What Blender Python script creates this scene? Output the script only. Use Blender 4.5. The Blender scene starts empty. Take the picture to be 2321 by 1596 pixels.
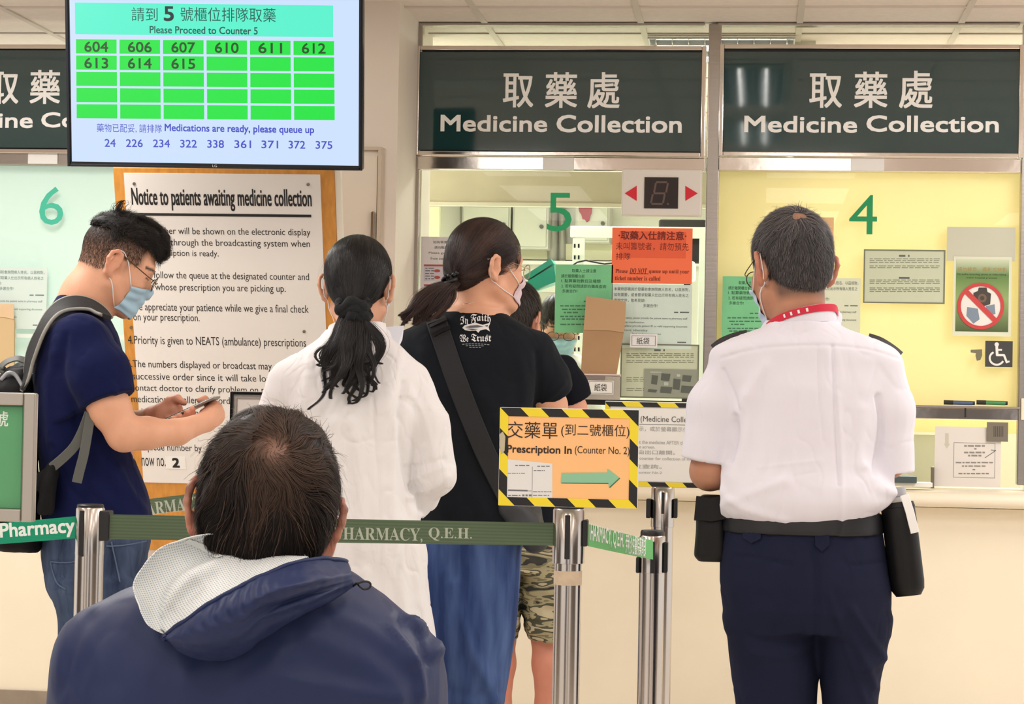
import bpy, bmesh, math, random
import numpy as np
from mathutils import Vector, Matrix, noise
random.seed(7); np.random.seed(7)
SC = bpy.context.scene
COL = SC.collection
PI = math.pi
# ------------------------------------------------------------------ camera, world, lights, exposure
W_PX, H_PX, FOC = 2321.0, 1596.0, 4960.0
EYE = Vector((0, 0, 1.25))
YAW, PITCH, ROLL = math.radians(6.46), math.radians(1.055), math.radians(1.1)
cam_d = bpy.data.cameras.new('camera'); cam = bpy.data.objects.new('camera', cam_d); COL.objects.link(cam)
cam_d.sensor_fit = 'HORIZONTAL'; cam_d.sensor_width = 36.0; cam_d.lens = FOC/W_PX*36.0
cam_d.clip_start = 0.05; cam_d.clip_end = 100
CAMR = (Matrix.Rotation(YAW, 4, 'Z') @ Matrix.Rotation(PI/2+PITCH, 4, 'X') @ Matrix.Rotation(ROLL, 4, 'Z'))
cam.matrix_world = Matrix.Translation(EYE) @ CAMR
cam_d.dof.use_dof = False
SC.camera = cam
SC.view_settings.view_transform = 'Standard'; SC.view_settings.look = 'None'
SC.view_settings.exposure = 0.0; SC.view_settings.gamma = 1.0
SC.view_settings.use_curve_mapping = False
SC.cycles.use_denoising = True
SC.cycles.max_bounces = 8; SC.cycles.diffuse_bounces = 4; SC.cycles.glossy_bounces = 4
SC.cycles.transparent_max_bounces = 16; SC.cycles.transmission_bounces = 6
SC.cycles.caustics_reflective = False; SC.cycles.caustics_refractive = False
wd = bpy.data.worlds.new('world'); SC.world = wd; wd.use_nodes = True
wd.node_tree.nodes['Background'].inputs[0].default_value = (1.0, 0.97, 0.95, 1)
wd.node_tree.nodes['Background'].inputs[1].default_value = 1.17
def area(name, loc, sx, sy, power, rot=(0,0,0), col=(1,0.97,0.94)):
    d = bpy.data.lights.new(name, 'AREA'); d.shape = 'RECTANGLE'; d.size = sx; d.size_y = sy
    d.energy = power; d.color = col
    o = bpy.data.objects.new(name, d); COL.objects.link(o); o.location = loc; o.rotation_euler = rot
    return o
CEIL = 2.67
for X in (-3.3, -1.5, 0.3, 2.1):
    for Y in (3.2, 1.4, -0.4):
        area('unseen_ceiling_lamp', (X, Y, CEIL-0.02), 0.55, 1.15, 11)
for X in (-2.5, 1.8):  # extra unseen lamps added near the counter to brighten its wall
    for Y in (5.0, 6.7):
        area('unseen_ceiling_lamp', (X, Y, CEIL-0.02), 0.55, 1.15, 34)
for X in (-3.0, -1.2, 0.75):
    area('pharmacy_lamp', (X, 9.9, CEIL-0.03), 1.1, 0.5, 92 if X > -2 else 62, col=(1,1,0.95))

# ------------------------------------------------------------------ pixel <-> world
R3 = CAMR.to_3x3()
def ray(px, py):
    return (R3 @ Vector(((px-W_PX/2)/FOC, -(py-H_PX/2)/FOC, -1.0)))
def P(px, py, Y):
    d = ray(px, py); return EYE + d*(Y/d.y)

# ------------------------------------------------------------------ materials
def lin(c):
    c = c/255.0
    return c/12.92 if c <= 0.04045 else ((c+0.055)/1.055)**2.4
def rgb(c): return (lin(c[0]), lin(c[1]), lin(c[2]), 1.0)
MATS = {}
def mat(name, col, rough=0.6, metal=0.0, bump=0.0, bscale=60.0, var=0.0, vscale=6.0, spec=0.5, emit=0.0, sss=0.0,
        stretch=(1,1,1), detail=3.0, coat=0.0, sheen=0.0, alpha=1.0, crease=0.0, cscale=9.0, attr=None, col2=None, ramp=None):
    if name in MATS: return MATS[name]
    m = bpy.data.materials.new(name); m.use_nodes = True; MATS[name] = m
    nt = m.node_tree; b = nt.nodes['Principled BSDF']; c = rgb(col)
    b.inputs['Base Color'].default_value = c
    b.inputs['Roughness'].default_value = rough; b.inputs['Metallic'].default_value = metal
    b.inputs['Specular IOR Level'].default_value = spec
    if coat: b.inputs['Coat Weight'].default_value = coat; b.inputs['Coat Roughness'].default_value = 0.03
    if sheen: b.inputs['Sheen Weight'].default_value = sheen; b.inputs['Sheen Roughness'].default_value = 0.4
    if alpha < 1: b.inputs['Alpha'].default_value = alpha
    if emit:
        b.inputs['Emission Color'].default_value = c; b.inputs['Emission Strength'].default_value = emit
    if sss:
        b.inputs['Subsurface Weight'].default_value = sss
        b.inputs['Subsurface Radius'].default_value = (1.0, 0.35, 0.2); b.inputs['Subsurface Scale'].default_value = 0.008
    tc = nt.nodes.new('ShaderNodeTexCoord'); mp = nt.nodes.new('ShaderNodeMapping')
    mp.inputs['Scale'].default_value = stretch
    nt.links.new(tc.outputs['Object'], mp.inputs['Vector'])
    colsock = None
    if var or col2:
        n = nt.nodes.new('ShaderNodeTexNoise'); n.inputs['Scale'].default_value = vscale; n.inputs['Detail'].default_value = detail
        nt.links.new(mp.outputs[0], n.inputs['Vector'])
        r = nt.nodes.new('ShaderNodeValToRGB')
        lo, hi = ramp or (0.3, 0.7)
        r.color_ramp.elements[0].position = lo; r.color_ramp.elements[1].position = hi
        if col2: e0, e1 = c, rgb(col2)
        else:
            e0 = tuple(x*(1-var) for x in c[:3])+(1,); e1 = tuple(min(1, x*(1+var)) for x in c[:3])+(1,)
        r.color_ramp.elements[0].color = e0; r.color_ramp.elements[1].color = e1
        nt.links.new(n.outputs['Fac'], r.inputs['Fac'])
        nt.links.new(r.outputs['Color'], b.inputs['Base Color']); colsock = r.outputs['Color']
    if attr:      # (attribute name, colour): mixes towards colour where the attribute is 1
        for an, ac in attr:
            a = nt.nodes.new('ShaderNodeAttribute'); a.attribute_name = an
            mx = nt.nodes.new('ShaderNodeMix'); mx.data_type = 'RGBA'
            nt.links.new(a.outputs['Fac'], mx.inputs[0])
            if colsock: nt.links.new(colsock, mx.inputs[6])
            else: mx.inputs[6].default_value = c
            mx.inputs[7].default_value = rgb(ac)
            nt.links.new(mx.outputs[2], b.inputs['Base Color']); colsock = mx.outputs[2]
    if bump:
        n2 = nt.nodes.new('ShaderNodeTexNoise'); n2.inputs['Scale'].default_value = bscale; n2.inputs['Detail'].default_value = 4
        nt.links.new(mp.outputs[0], n2.inputs['Vector'])
        bp = nt.nodes.new('ShaderNodeBump'); bp.inputs['Strength'].default_value = bump; bp.inputs['Distance'].default_value = 0.01
        nt.links.new(n2.outputs['Fac'], bp.inputs['Height']); nt.links.new(bp.outputs[0], b.inputs['Normal'])
        if crease:      # thin fold lines of worn cloth
            n3 = nt.nodes.new('ShaderNodeTexNoise'); n3.inputs['Scale'].default_value = cscale; n3.inputs['Detail'].default_value = 2.5; n3.inputs['Distortion'].default_value = 0.7
            nt.links.new(mp.outputs[0], n3.inputs['Vector'])
            a = nt.nodes.new('ShaderNodeMapRange'); a.inputs[1].default_value = 0.0; a.inputs[2].default_value = 0.11; a.inputs[3].default_value = 0.0; a.inputs[4].default_value = 1.0; a.interpolation_type = 'SMOOTHERSTEP'
            ab = nt.nodes.new('ShaderNodeMath'); ab.operation = 'ABSOLUTE'; sb = nt.nodes.new('ShaderNodeMath'); sb.operation = 'SUBTRACT'; sb.inputs[1].default_value = 0.5
            nt.links.new(n3.outputs['Fac'], sb.inputs[0]); nt.links.new(sb.outputs[0], ab.inputs[0]); nt.links.new(ab.outputs[0], a.inputs[0])
            b2 = nt.nodes.new('ShaderNodeBump'); b2.inputs['Strength'].default_value = crease; b2.inputs['Distance'].default_value = 0.006
            nt.links.new(a.outputs[0], b2.inputs['Height']); nt.links.new(b2.outputs[0], bp.inputs['Normal'])
    return m
def glass_mat(name, tint, refl=1.0, rough=0.0, milk=0.0, milkcol=(230,240,235)):
    if name in MATS: return MATS[name]
    m = bpy.data.materials.new(name); m.use_nodes = True; MATS[name] = m
    nt = m.node_tree; nt.nodes.clear()
    out = nt.nodes.new('ShaderNodeOutputMaterial'); tr = nt.nodes.new('ShaderNodeBsdfTransparent')
    tr.inputs[0].default_value = rgb(tint)
    gl = nt.nodes.new('ShaderNodeBsdfGlossy'); gl.inputs['Roughness'].default_value = rough
    fr = nt.nodes.new('ShaderNodeFresnel'); fr.inputs[0].default_value = 1.45
    mu = nt.nodes.new('ShaderNodeMath'); mu.operation = 'MULTIPLY'; mu.inputs[1].default_value = refl
    nt.links.new(fr.outputs[0], mu.inputs[0])
    mx = nt.nodes.new('ShaderNodeMixShader'); nt.links.new(mu.outputs[0], mx.inputs[0])
    src = tr
    if milk:
        df = nt.nodes.new('ShaderNodeBsdfDiffuse'); df.inputs[0].default_value = rgb(milkcol)
        m2 = nt.nodes.new('ShaderNodeMixShader'); m2.inputs[0].default_value = milk
        nt.links.new(tr.outputs[0], m2.inputs[1]); nt.links.new(df.outputs[0], m2.inputs[2]); src = m2
    nt.links.new(src.outputs[0], mx.inputs[1]); nt.links.new(gl.outputs[0], mx.inputs[2])
    nt.links.new(mx.outputs[0], out.inputs[0])
    return m
def node_mat(name, build):
    m = bpy.data.materials.new(name); m.use_nodes = True; MATS[name] = m
    build(m.node_tree, m.node_tree.nodes['Principled BSDF']); return m
def M_(nt, op, a, b=None, c=None):
    n = nt.nodes.new('ShaderNodeMath'); n.operation = op
    for i, v in enumerate((a, b, c)):
        if v is None: continue
        if isinstance(v, (int, float)): n.inputs[i].default_value = v
        else: nt.links.new(v, n.inputs[i])
    return n.outputs[0]

# ------------------------------------------------------------------ objects
def tag(o, label=None, cat=None, group=None, kind=None):
    if label: o['label'] = label
    if cat: o['category'] = cat
    if group: o['group'] = group
    if kind: o['kind'] = kind
    return o
def empty(name, loc=(0,0,0), mw=None):
    o = bpy.data.objects.new(name, None); COL.objects.link(o); o.empty_display_size = 0.05
    if mw is not None: o.matrix_world = mw
    else: o.location = loc
    return o
def link(name, me, m, parent=None, smooth=False):
    o = bpy.data.objects.new(name, me); COL.objects.link(o)
    if m is not None:
        for mm in (m if isinstance(m, (list, tuple)) else [m]): me.materials.append(mm)
    if parent is not None: o.parent = parent
    if smooth:
        me.polygons.foreach_set('use_smooth', [True]*len(me.polygons)); me.update()
    return o
def mesh_from(verts, faces):
    me = bpy.data.meshes.new('mesh'); me.from_pydata([tuple(v) for v in verts], [], [tuple(f) for f in faces]); me.update(); return me
def bm_obj(name, bm, m, parent=None, smooth=False):
    bmesh.ops.recalc_face_normals(bm, faces=bm.faces[:])
    me = bpy.data.meshes.new(name); bm.to_mesh(me); bm.free()
    return link(name, me, m, parent, smooth)
def add_box(bm, lo, hi, mw=None, bevel=0.0, seg=2):
    lo, hi = Vector(lo), Vector(hi)
    mm = Matrix.Translation((lo+hi)/2) @ Matrix.Diagonal((hi.x-lo.x, hi.y-lo.y, hi.z-lo.z, 1))
    r = bmesh.ops.create_cube(bm, size=1.0, matrix=mm)
    vs = r['verts']
    if bevel:
        es = list({e for v in vs for e in v.link_edges})
        rb = bmesh.ops.bevel(bm, geom=es, offset=bevel, segments=seg, affect='EDGES', profile=0.5)
        vs = list({v for f in rb['faces'] for v in f.verts} | {v for v in vs if v.is_valid})
    if mw is not None: bmesh.ops.transform(bm, matrix=mw, verts=vs)
    return vs
def box(name, lo, hi, m, parent=None, bevel=0.0, mw=None):
    bm = bmesh.new(); add_box(bm, lo, hi, mw, bevel); return bm_obj(name, bm, m, parent)
def add_lathe(bm, prof, seg=32, mw=None, caps=True):
    rings = []
    for r, z in prof:
        rings.append([bm.verts.new((r*math.cos(2*PI*i/seg), r*math.sin(2*PI*i/seg), z)) for i in range(seg)])
    for a, b in zip(rings, rings[1:]):
        for i in range(seg):
            bm.faces.new((a[i], a[(i+1) % seg], b[(i+1) % seg], b[i]))
    if caps:
        bm.faces.new(rings[0][::-1]); bm.faces.new(rings[-1])
    if mw is not None: bmesh.ops.transform(bm, matrix=mw, verts=[v for r in rings for v in r])
def lathe(name, prof, m, parent=None, seg=32, mw=None, smooth=True):
    bm = bmesh.new(); add_lathe(bm, prof, seg, mw); o = bm_obj(name, bm, m, parent, False)
    if smooth: shade_auto(o)
    return o
def shade_auto(o, ang=40):
    me = o.data; me.polygons.foreach_set('use_smooth', [True]*len(me.polygons))
    me.set_sharp_from_angle(angle=math.radians(ang)); me.update()
def catmull(pts, n=8):
    pts = [np.array(p, float) for p in pts]
    if len(pts) < 3: 
        return [pts[0]+(pts[-1]-pts[0])*t for t in np.linspace(0, 1, n+1)]
    out = []; q = [2*pts[0]-pts[1]]+pts+[2*pts[-1]-pts[-2]]
    for i in range(1, len(q)-2):
        p0, p1, p2, p3 = q[i-1], q[i], q[i+1], q[i+2]
        for k in range(n):
            t = k/n
            out.append(0.5*(2*p1+(p2-p0)*t+(2*p0-5*p1+4*p2-p3)*t*t+(3*p1-p0-3*p2+p3)*t**3))
    out.append(pts[-1]); return out
def tube_geo(path, rad, seg=8, caps=True):
    """verts, faces of a tube along path; rad is a number or one per point"""
    path = [Vector(p) for p in path]; n = len(path)
    rad = [rad]*n if isinstance(rad, (int, float)) else list(rad)
    V, F = [], []; up = None
    for i in range(n):
        t = (path[min(i+1, n-1)]-path[max(i-1, 0)])
        if t.length < 1e-9: t = Vector((0, 0, 1))
        t.normalize()
        if up is None:
            up = Vector((0, 0, 1)) if abs(t.z) < 0.9 else Vector((0, 1, 0))
        a = t.cross(up)
        if a.length < 1e-6: a = t.orthogonal()
        a.normalize(); b = a.cross(t).normalized(); up = b
        for k in range(seg):
            an = 2*PI*k/seg; V.append(path[i]+(a*math.cos(an)+b*math.sin(an))*rad[i])
    for i in range(n-1):
        for k in range(seg):
            F.append((i*seg+k, i*seg+(k+1) % seg, (i+1)*seg+(k+1) % seg, (i+1)*seg+k))
    if caps:
        F.append(tuple(range(seg))[::-1]); F.append(tuple((n-1)*seg+k for k in range(seg)))
    return V, F
def tube(name, path, rad, m, parent=None, seg=10):
    V, F = tube_geo(path, rad, seg); return link(name, mesh_from(V, F), m, parent, True)
def strap_geo(path, normals, width, thick):
    """flat band: path points, outward normal per point"""
    V, F = [], []; n = len(path); path = [Vector(p) for p in path]
    for i in range(n):
        t = (path[min(i+1, n-1)]-path[max(i-1, 0)]).normalized(); nn = Vector(normals[i]).normalized()
        s = t.cross(nn).normalized(); w = width[i] if not isinstance(width, (int, float)) else width
        nn = s.cross(t).normalized()
        if nn.dot(Vector(normals[i])) < 0: nn = -nn
        for a, b in ((-1, 0), (-0.92, 1), (0.92, 1), (1, 0)):
            V.append(path[i]+s*(a*w/2)+nn*(b*thick))
    for i in range(n-1):
        for k in range(4):
            F.append((i*4+k, i*4+(k+1) % 4, (i+1)*4+(k+1) % 4, (i+1)*4+k))
    F.append((0, 1, 2, 3)); F.append(tuple((n-1)*4+k for k in (3, 2, 1, 0)))
    return V, F
def strap(name, path, normals, width, thick, m, parent=None):
    V, F = strap_geo(path, normals, width, thick)
    bm = bmesh.new(); bv = [bm.verts.new(v) for v in V]
    for f in F: bm.faces.new([bv[i] for i in f])
    o = bm_obj(name, bm, m, parent); shade_auto(o, 50); return o

# ------------------------------------------------------------------ lettering
_txt_cache = {}
def text_geo(body, bold=0.0, slant=0.0, align='CENTER', spacing=1.0, line=1.0):
    key = (body, bold, slant, align, spacing, line)
    if key in _txt_cache: return _txt_cache[key]
    c = bpy.data.curves.new('lettering', 'FONT'); c.body = body; c.size = 1.0; c.offset = bold; c.shear = slant
    c.align_x = align; c.space_character = spacing; c.space_line = line; c.resolution_u = 3; c.fill_mode = 'FRONT'
    o = bpy.data.objects.new('lettering', c); COL.objects.link(o)
    dg = bpy.context.evaluated_depsgraph_get(); dg.update()
    me = bpy.data.meshes.new_from_object(o.evaluated_get(dg))
    V = np.array([v.co[:] for v in me.vertices]).reshape(-1, 3); F = [tuple(p.vertices) for p in me.polygons]
    bpy.data.objects.remove(o); bpy.data.curves.remove(c); bpy.data.meshes.remove(me)
    _txt_cache[key] = (V, F); return V, F
class Pl:
    """a plane in the world: origin o, axes u (right), v (up), normal n towards the viewer"""
    def __init__(s, o, u, v):
        s.o = Vector(o); s.u = Vector(u).normalized(); s.v = Vector(v); s.v = (s.v-s.u*s.v.dot(s.u)).normalized(); s.n = s.u.cross(s.v).normalized()
        s.mw = Matrix((( s.u.x, s.v.x, s.n.x, s.o.x), (s.u.y, s.v.y, s.n.y, s.o.y), (s.u.z, s.v.z, s.n.z, s.o.z), (0,0,0,1)))
    def hit(s, px, py):
        d = ray(px, py); t = (s.o-EYE).dot(s.n)/d.dot(s.n); p = EYE+d*t-s.o
        return p.dot(s.u), p.dot(s.v)
    def rect(s, x0, y0, x1, y1):
        a, b, c, d = s.hit(x0, y0), s.hit(x1, y0), s.hit(x1, y1), s.hit(x0, y1)
        return (a[0]+d[0])/2, (c[1]+d[1])/2, (b[0]+c[0])/2, (a[1]+b[1])/2
    def at(s, u, v, w=0): return s.o+s.u*u+s.v*v+s.n*w
    def slab(s, name, px, m, parent=None, t=0.004, off=0.0, bevel=0.0):
        u0, v0, u1, v1 = s.rect(*px); bm = bmesh.new(); add_box(bm, (u0, v0, off), (u1, v1, off+t), s.mw, bevel)
        return s._fin(name, bm, m, parent)
    def _fin(s, name, bm, m, parent):
        if parent is not None: bmesh.ops.transform(bm, matrix=parent_mw(parent).inverted(), verts=bm.verts[:])
        return bm_obj(name, bm, m, parent)
    def frame(s, name, px, w, m, parent=None, t=0.02, off=0.0, bevel=0.0):
        """rectangular frame, outer edge at px, border w metres"""
        u0, v0, u1, v1 = s.rect(*px); bm = bmesh.new()
        for lo, hi in (((u0, v0), (u0+w, v1)), ((u1-w, v0), (u1, v1)), ((u0+w, v0), (u1-w, v0+w)), ((u0+w, v1-w), (u1-w, v1))):
            add_box(bm, (*lo, off), (*hi, off+t), s.mw, bevel)
        return s._fin(name, bm, m, parent)
    def polys(s, name, plist, m, parent=None, t=0.001, off=0.0, uv=False):
        """extruded outlines given in pixels (or plane metres when uv)"""
        bm = bmesh.new()
        for k, poly in enumerate(plist):
            off = off+0.00002*(k > 0); pts = poly if uv else [s.hit(*p) for p in poly]
            a = [bm.verts.new(s.at(u, v, off)) for u, v in pts]; b = [bm.verts.new(s.at(u, v, off+t)) for u, v in pts]
            n = len(a); bm.faces.new(b); bm.faces.new(a[::-1])
            for i in range(n): bm.faces.new((a[i], a[(i+1) % n], b[(i+1) % n], b[i]))
        return s._fin(name, bm, m, parent)
    def text(s, items, m, parent=None, name='lettering', off=0.001, t=0.0006):
        """items: (string, x0, y0, x1, y1[, bold, slant]) fitted into pixel boxes; one mesh for all"""
        V, F = [], []
        for it in items:
            body, x0, y0, x1, y1 = it[:5]; bold = it[5] if len(it) > 5 else 0.0; sl = it[6] if len(it) > 6 else 0.0
            g, f = text_geo(body, 0.0, sl)
            if not len(g): continue
            lo, hi = g.min(0), g.max(0); u0, v0, u1, v1 = s.rect(x0, y0, x1, y1); bb = bold*(v1-v0)
            for k, (dx, dy) in enumerate(((-1, -1), (1, -1), (1, 1), (-1, 1), (0, 0)) if bold else ((0, 0),)):
                base = len(V)
                for p in g:
                    V.append(s.at(u0+bb+dx*bb+(p[0]-lo[0])/max(1e-6, hi[0]-lo[0])*(u1-u0-2*bb), v0+bb+dy*bb+(p[1]-lo[1])/max(1e-6, hi[1]-lo[1])*(v1-v0-2*bb), off+k*0.00003))
                F += [tuple(i+base for i in q) for q in f]
        if parent is not None:
            inv = parent_mw(parent).inverted(); V = [inv @ v for v in V]
        return link(name, mesh_from(V, F), m, parent)
    def bars(s, name, rows, m, parent=None, off=0.001, seed=1):
        """rows of word-like dashes: (x0, x1, y, height px, word px)"""
        rnd = random.Random(seed); pl = []
        for x0, x1, y, h, w in rows:
            x = x0
            while x < x1-2:
                ww = min(w*rnd.uniform(0.5, 1.7), x1-x); yy = y
                a, b = s.rect(x, yy, x+ww, yy+h)[:2], s.rect(x, yy, x+ww, yy+h)[2:]
                pl.append([(a[0], a[1]), (b[0], a[1]), (b[0], b[1]), (a[0], b[1])]); x += ww+w*0.28
        bm = bmesh.new()
        for q in pl: bm.faces.new([bm.verts.new(s.at(u, v, off)) for u, v in q])
        return s._fin(name, bm, m, parent)
def parent_mw(p):
    mw = p.matrix_basis.copy()
    while p.parent is not None:
        p = p.parent; mw = p.matrix_basis @ mw
    return mw
def wall_pl(Y): return Pl((0, Y, 0), (1, 0, 0), (0, 0, 1))
# ------------------------------------------------------------------ setting
m_wall = mat('wall paint', (230,219,205), 0.55, bump=0.05, bscale=25, var=0.04, vscale=3)
m_cwall = mat('counter wall paint', (243,232,208), 0.5, bump=0.06, bscale=18, var=0.03, vscale=2.5)
m_ceil = mat('ceiling tile', (236,224,216), 0.8, bump=0.1, bscale=180, var=0.03, vscale=30)
m_tbar = mat('ceiling tee', (214,203,194), 0.5)
m_floor = mat('floor vinyl', (228,218,204), 0.25, var=0.06, vscale=5)
m_skirt = mat('skirting', (150,136,120), 0.4, var=0.15, vscale=9)
m_steel = mat('stainless', (172,164,156), 0.25, 1.0, bump=0.03, bscale=6, stretch=(1,1,14))
m_steel2 = mat('polished stainless', (222,214,206), 0.12, 1.0, bump=0.12, bscale=5)
m_worktop = mat('counter top', (240,228,205), 0.28, var=0.02, vscale=4)
m_white = mat('white plastic', (238,236,232), 0.4)
m_black = mat('black plastic', (18,18,20), 0.4)
m_ink = mat('black ink', (28,26,28), 0.7)
m_paper = mat('paper', (238,236,230), 0.7, bump=0.03, bscale=40)
m_glass = glass_mat('window glass', (254,255,253), 0.3)
YG, YC, YL, YW = 8.33, 7.87, 7.95, 8.05
PG, PC = wall_pl(YG), wall_pl(YC)
xcl, xcr = P(342, 600, YC).x, P(900, 350, YC).x
def st(o): o['kind'] = 'structure'; return o
st(box('floor', (-7, -4, -0.05), (5, 14, 0), m_floor))
st(box('ceiling', (-7, -4, CEIL), (5, 14, CEIL+0.05), m_ceil))
# ceiling tees, tiles 0.6 m
def ceil_hit(px, py): d = ray(px, py); return EYE+d*((CEIL-EYE.z)/d.z)
tx, ty = ceil_hit(1817, 11).x, ceil_hit(1300, 14).y
bm = bmesh.new()
for k in range(-9, 6): add_box(bm, (tx+k*0.6-0.012, -4, CEIL-0.006), (tx+k*0.6+0.012, 12.8, CEIL+0.01))
for k in range(-14, 8): add_box(bm, (-7, ty+k*0.6-0.012, CEIL-0.0055), (5, ty+k*0.6+0.012, CEIL+0.01))
st(bm_obj('trim_1', bm, m_tbar))
# column with the door in it
st(box('wall_column', (xcl, YC, 0), (xcr, YG+0.35, CEIL), m_wall))
st(box('wall_left', (xcl-3.6, YG+0.1, 0), (xcl-2.45, YG+0.3, CEIL), m_wall))
st(box('wall_counter', (xcl-3.6, YW, 0), (2.2, YG-0.02, 0.862), m_cwall))
xr_ = PG.rect(2336, 100, 2345, 1000)[0]
st(box('wall_far_right', (xr_, YG-0.03, 0.92), (2.2, YG+0.2, CEIL), m_wall))
zsk = P(60, 1566, YW-0.012).z
st(box('baseboard_front', (xcl-3.6, YW-0.012, 0), (2.2, YW, zsk), m_skirt))
st(box('baseboard_column', (xcl-0.005, YC-0.012, 0), (xcr+0.005, YC, zsk), m_skirt))
# counter tops on both sides of the column
for x0, x1, lab in ((xcr, 2.2, 'cream counter top with a rounded edge below windows 5 and 4'),
                    (xcl-3.6, xcl, 'cream counter top below window 6 at the far left')):
    ztop = P(1900, 1112, YL).z
    bm = bmesh.new(); prof = [(YL+0.012*0, ztop-0.012)]
    pts = [(YG+0.25, ztop)] + [(YL+0.026-0.026*math.sin(a), ztop-0.026+0.026*math.cos(a)) for a in np.linspace(0, PI, 9)] + [(YG+0.25, ztop-0.052)]
    a = [bm.verts.new((x0, y, z)) for y, z in pts]; b = [bm.verts.new((x1, y, z)) for y, z in pts]
    bm.faces.new(a); bm.faces.new(b[::-1])
    for i in range(len(pts)): bm.faces.new((a[i], b[i], b[(i+1) % len(pts)], a[(i+1) % len(pts)]))
    o = bm_obj('service_counter', bm, m_worktop); shade_auto(o, 50); tag(o, lab, 'counter')
ZT = ztop
# door_1 in the column
d1 = empty('door_1', PC.at(0, 0)); d1['kind'] = 'structure'
m_door = mat('door paint', (232,222,203), 0.45, bump=0.03, bscale=20)
PC.frame('door_frame', (400, 332, 853, 1640), 0.012, mat('door frame', (206,192,170), 0.5), d1, t=0.012)
PC.slab('door_leaf', (412, 352, 843, 1640), m_door, d1, t=0.006)
for y in (512, 1180):
    hg = PC.slab('hinge', (842, y-32, 849, y+34), m_steel, d1, t=0.018, bevel=0.002)
# stainless mullions and rails
def mull(n, px): st(PG.slab('trim_%d' % n, px, m_steel, None, t=0.05, off=-0.03, bevel=0.004))
mull(2, (932, 56, 950, 1100)); mull(3, (1598, 56, 1627, 1100)); mull(4, (2311, 56, 2340, 1100)); mull(5, (-262, 50, -240, 1080))
mull(6, (-240, 343, 420, 375)); 
mull(7, (950, 52, 1598, 60)); mull(8, (1627, 52, 2311, 60))
u0, v0, u1, v1 = PG.rect(950, 905, 1598, 917)
# rails under the signs
for n, px, lab in ((9, (948, 357, 1599, 388), (1232, 359, 1302, 387)), (10, (1628, 359, 2312, 391), (1928, 361, 2003, 389)), (6, None, (68, 346, 135, 373))):
    if px: st(PG.slab('trim_%d' % n, px, m_steel2, None, t=0.045, off=-0.02, bevel=0.004))
    nm = {9: 'above the green numeral of the clear window', 10: 'above the yellow window behind the guard', 6: 'just left of the display screen'}[n]
    o = PG.slab('rail_label', lab, m_white, None, t=0.004, off=0.026 if px else 0.021, bevel=0.001)
    tag(o, 'blank white label plate on the steel rail '+nm, 'label')
# lower rails
st(PG.slab('trim_11', (950, 904, 1598, 916), m_black, None, t=0.03, off=-0.02))
o = st(PG.slab('trim_12', (1627, 916, 2311, 921), m_steel, None, t=0.05, off=-0.02, bevel=0.002))
st(PG.slab('trim_13', (1627, 921, 2311, 947), m_steel2, None, t=0.035, off=-0.02, bevel=0.003))
PG.slab('joint', (2185, 922, 2189, 946), m_black, o, t=0.036, off=-0.02)
# panes
for n, px in ((1, (950, 388, 1598, 905)), (2, (1627, 391, 2311, 917)), (3, (-240, 375, 430, 1080)), (4, (950, 917, 1598, 1098)), (5, (1627, 947, 2311, 1102)),
              (6, (950, 60, 1598, 108)), (7, (1627, 60, 2311, 106))):
    st(PG.slab('window_%d' % n, px, m_glass, None, t=0.006, off=-0.012))
# signs above the windows
m_sign = mat('sign green', (32,64,66), 0.05, coat=0.0, spec=0.95)
m_let = mat('sign lettering', (250,250,248), 0.5)
def csign(fr, pn, items, lab):
    c = PG.rect(*fr); o = empty('counter_sign', PG.at((c[0]+c[2])/2, c[1], 0.03))
    tag(o, lab, 'sign')
    PG.slab('panel', pn, m_sign, o, t=0.01, off=0.018)
    PG.frame('frame', fr, 0.017, m_steel2, o, t=0.025, off=0.012, bevel=0.003)
    PG.slab('backing', (fr[0]+3, fr[1]+3, fr[2]-3, fr[3]-3), m_black, o, t=0.03, off=-0.016)
    PG.text(items, m_let, o, off=0.0295)
    return o
csign((943, 107, 1600, 356), (953, 121, 1590, 344), [('取', 1142, 169, 1211, 246, .012), ('藥', 1237, 166, 1310, 247, .012), ('處', 1333, 166, 1406, 248, .012),
      ('Medicine', 1001, 263, 1242, 301, .03), ('Collection', 1263, 263, 1546, 303, .03)], 'dark green medicine collection sign above window 5')
csign((1630, 104, 2318, 358), (1641, 120, 2308, 348), [('取', 1834, 169, 1908, 247, .012), ('藥', 1935, 165, 2011, 247, .012), ('處', 2037, 163, 2113, 248, .012),
      ('Medicine', 1687, 265, 1942, 303, .03), ('Collection', 1963, 264, 2262, 302, .03)], 'dark green medicine collection sign above window 4 at right')
csign((-232, 104, 428, 350), (-222, 117, 418, 337), [('取', -22, 165, 48, 238, .012), ('藥', 73, 161, 142, 238, .012), ('處', 168, 161, 240, 238, .012),
      ('Medicine', -160, 257, 80, 292, .03), ('Collection', 99, 257, 378, 292, .03)], 'dark green medicine collection sign half hidden by the display screen')
# numerals on the glass
def num(ch, px, col, off, lab, bold=0.0):
    u = PG.rect(*px); g, f = text_geo(ch, bold); lo, hi = g.min(0), g.max(0)
    V = [PG.at(u[0]+(p[0]-lo[0])/(hi[0]-lo[0])*(u[2]-u[0]), u[1]+(p[1]-lo[1])/(hi[1]-lo[1])*(u[3]-u[1]), off) for p in g]
    o = link('window_numeral', mesh_from(V, f), mat('numeral '+ch, col, 0.4)); tag(o, lab, 'number')
num('5', (1240, 437, 1296, 525), (30,170,110), 0.0, 'green numeral 5 stuck on the window glass')
num('4', (1925, 442, 1988, 531), (10,150,90), 0.0, 'green numeral 4 stuck on the yellow window')
num('6', (89, 423, 144, 510), (70,196,165), 0.0, 'mint green numeral 6 stuck on the window at far left')
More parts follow.
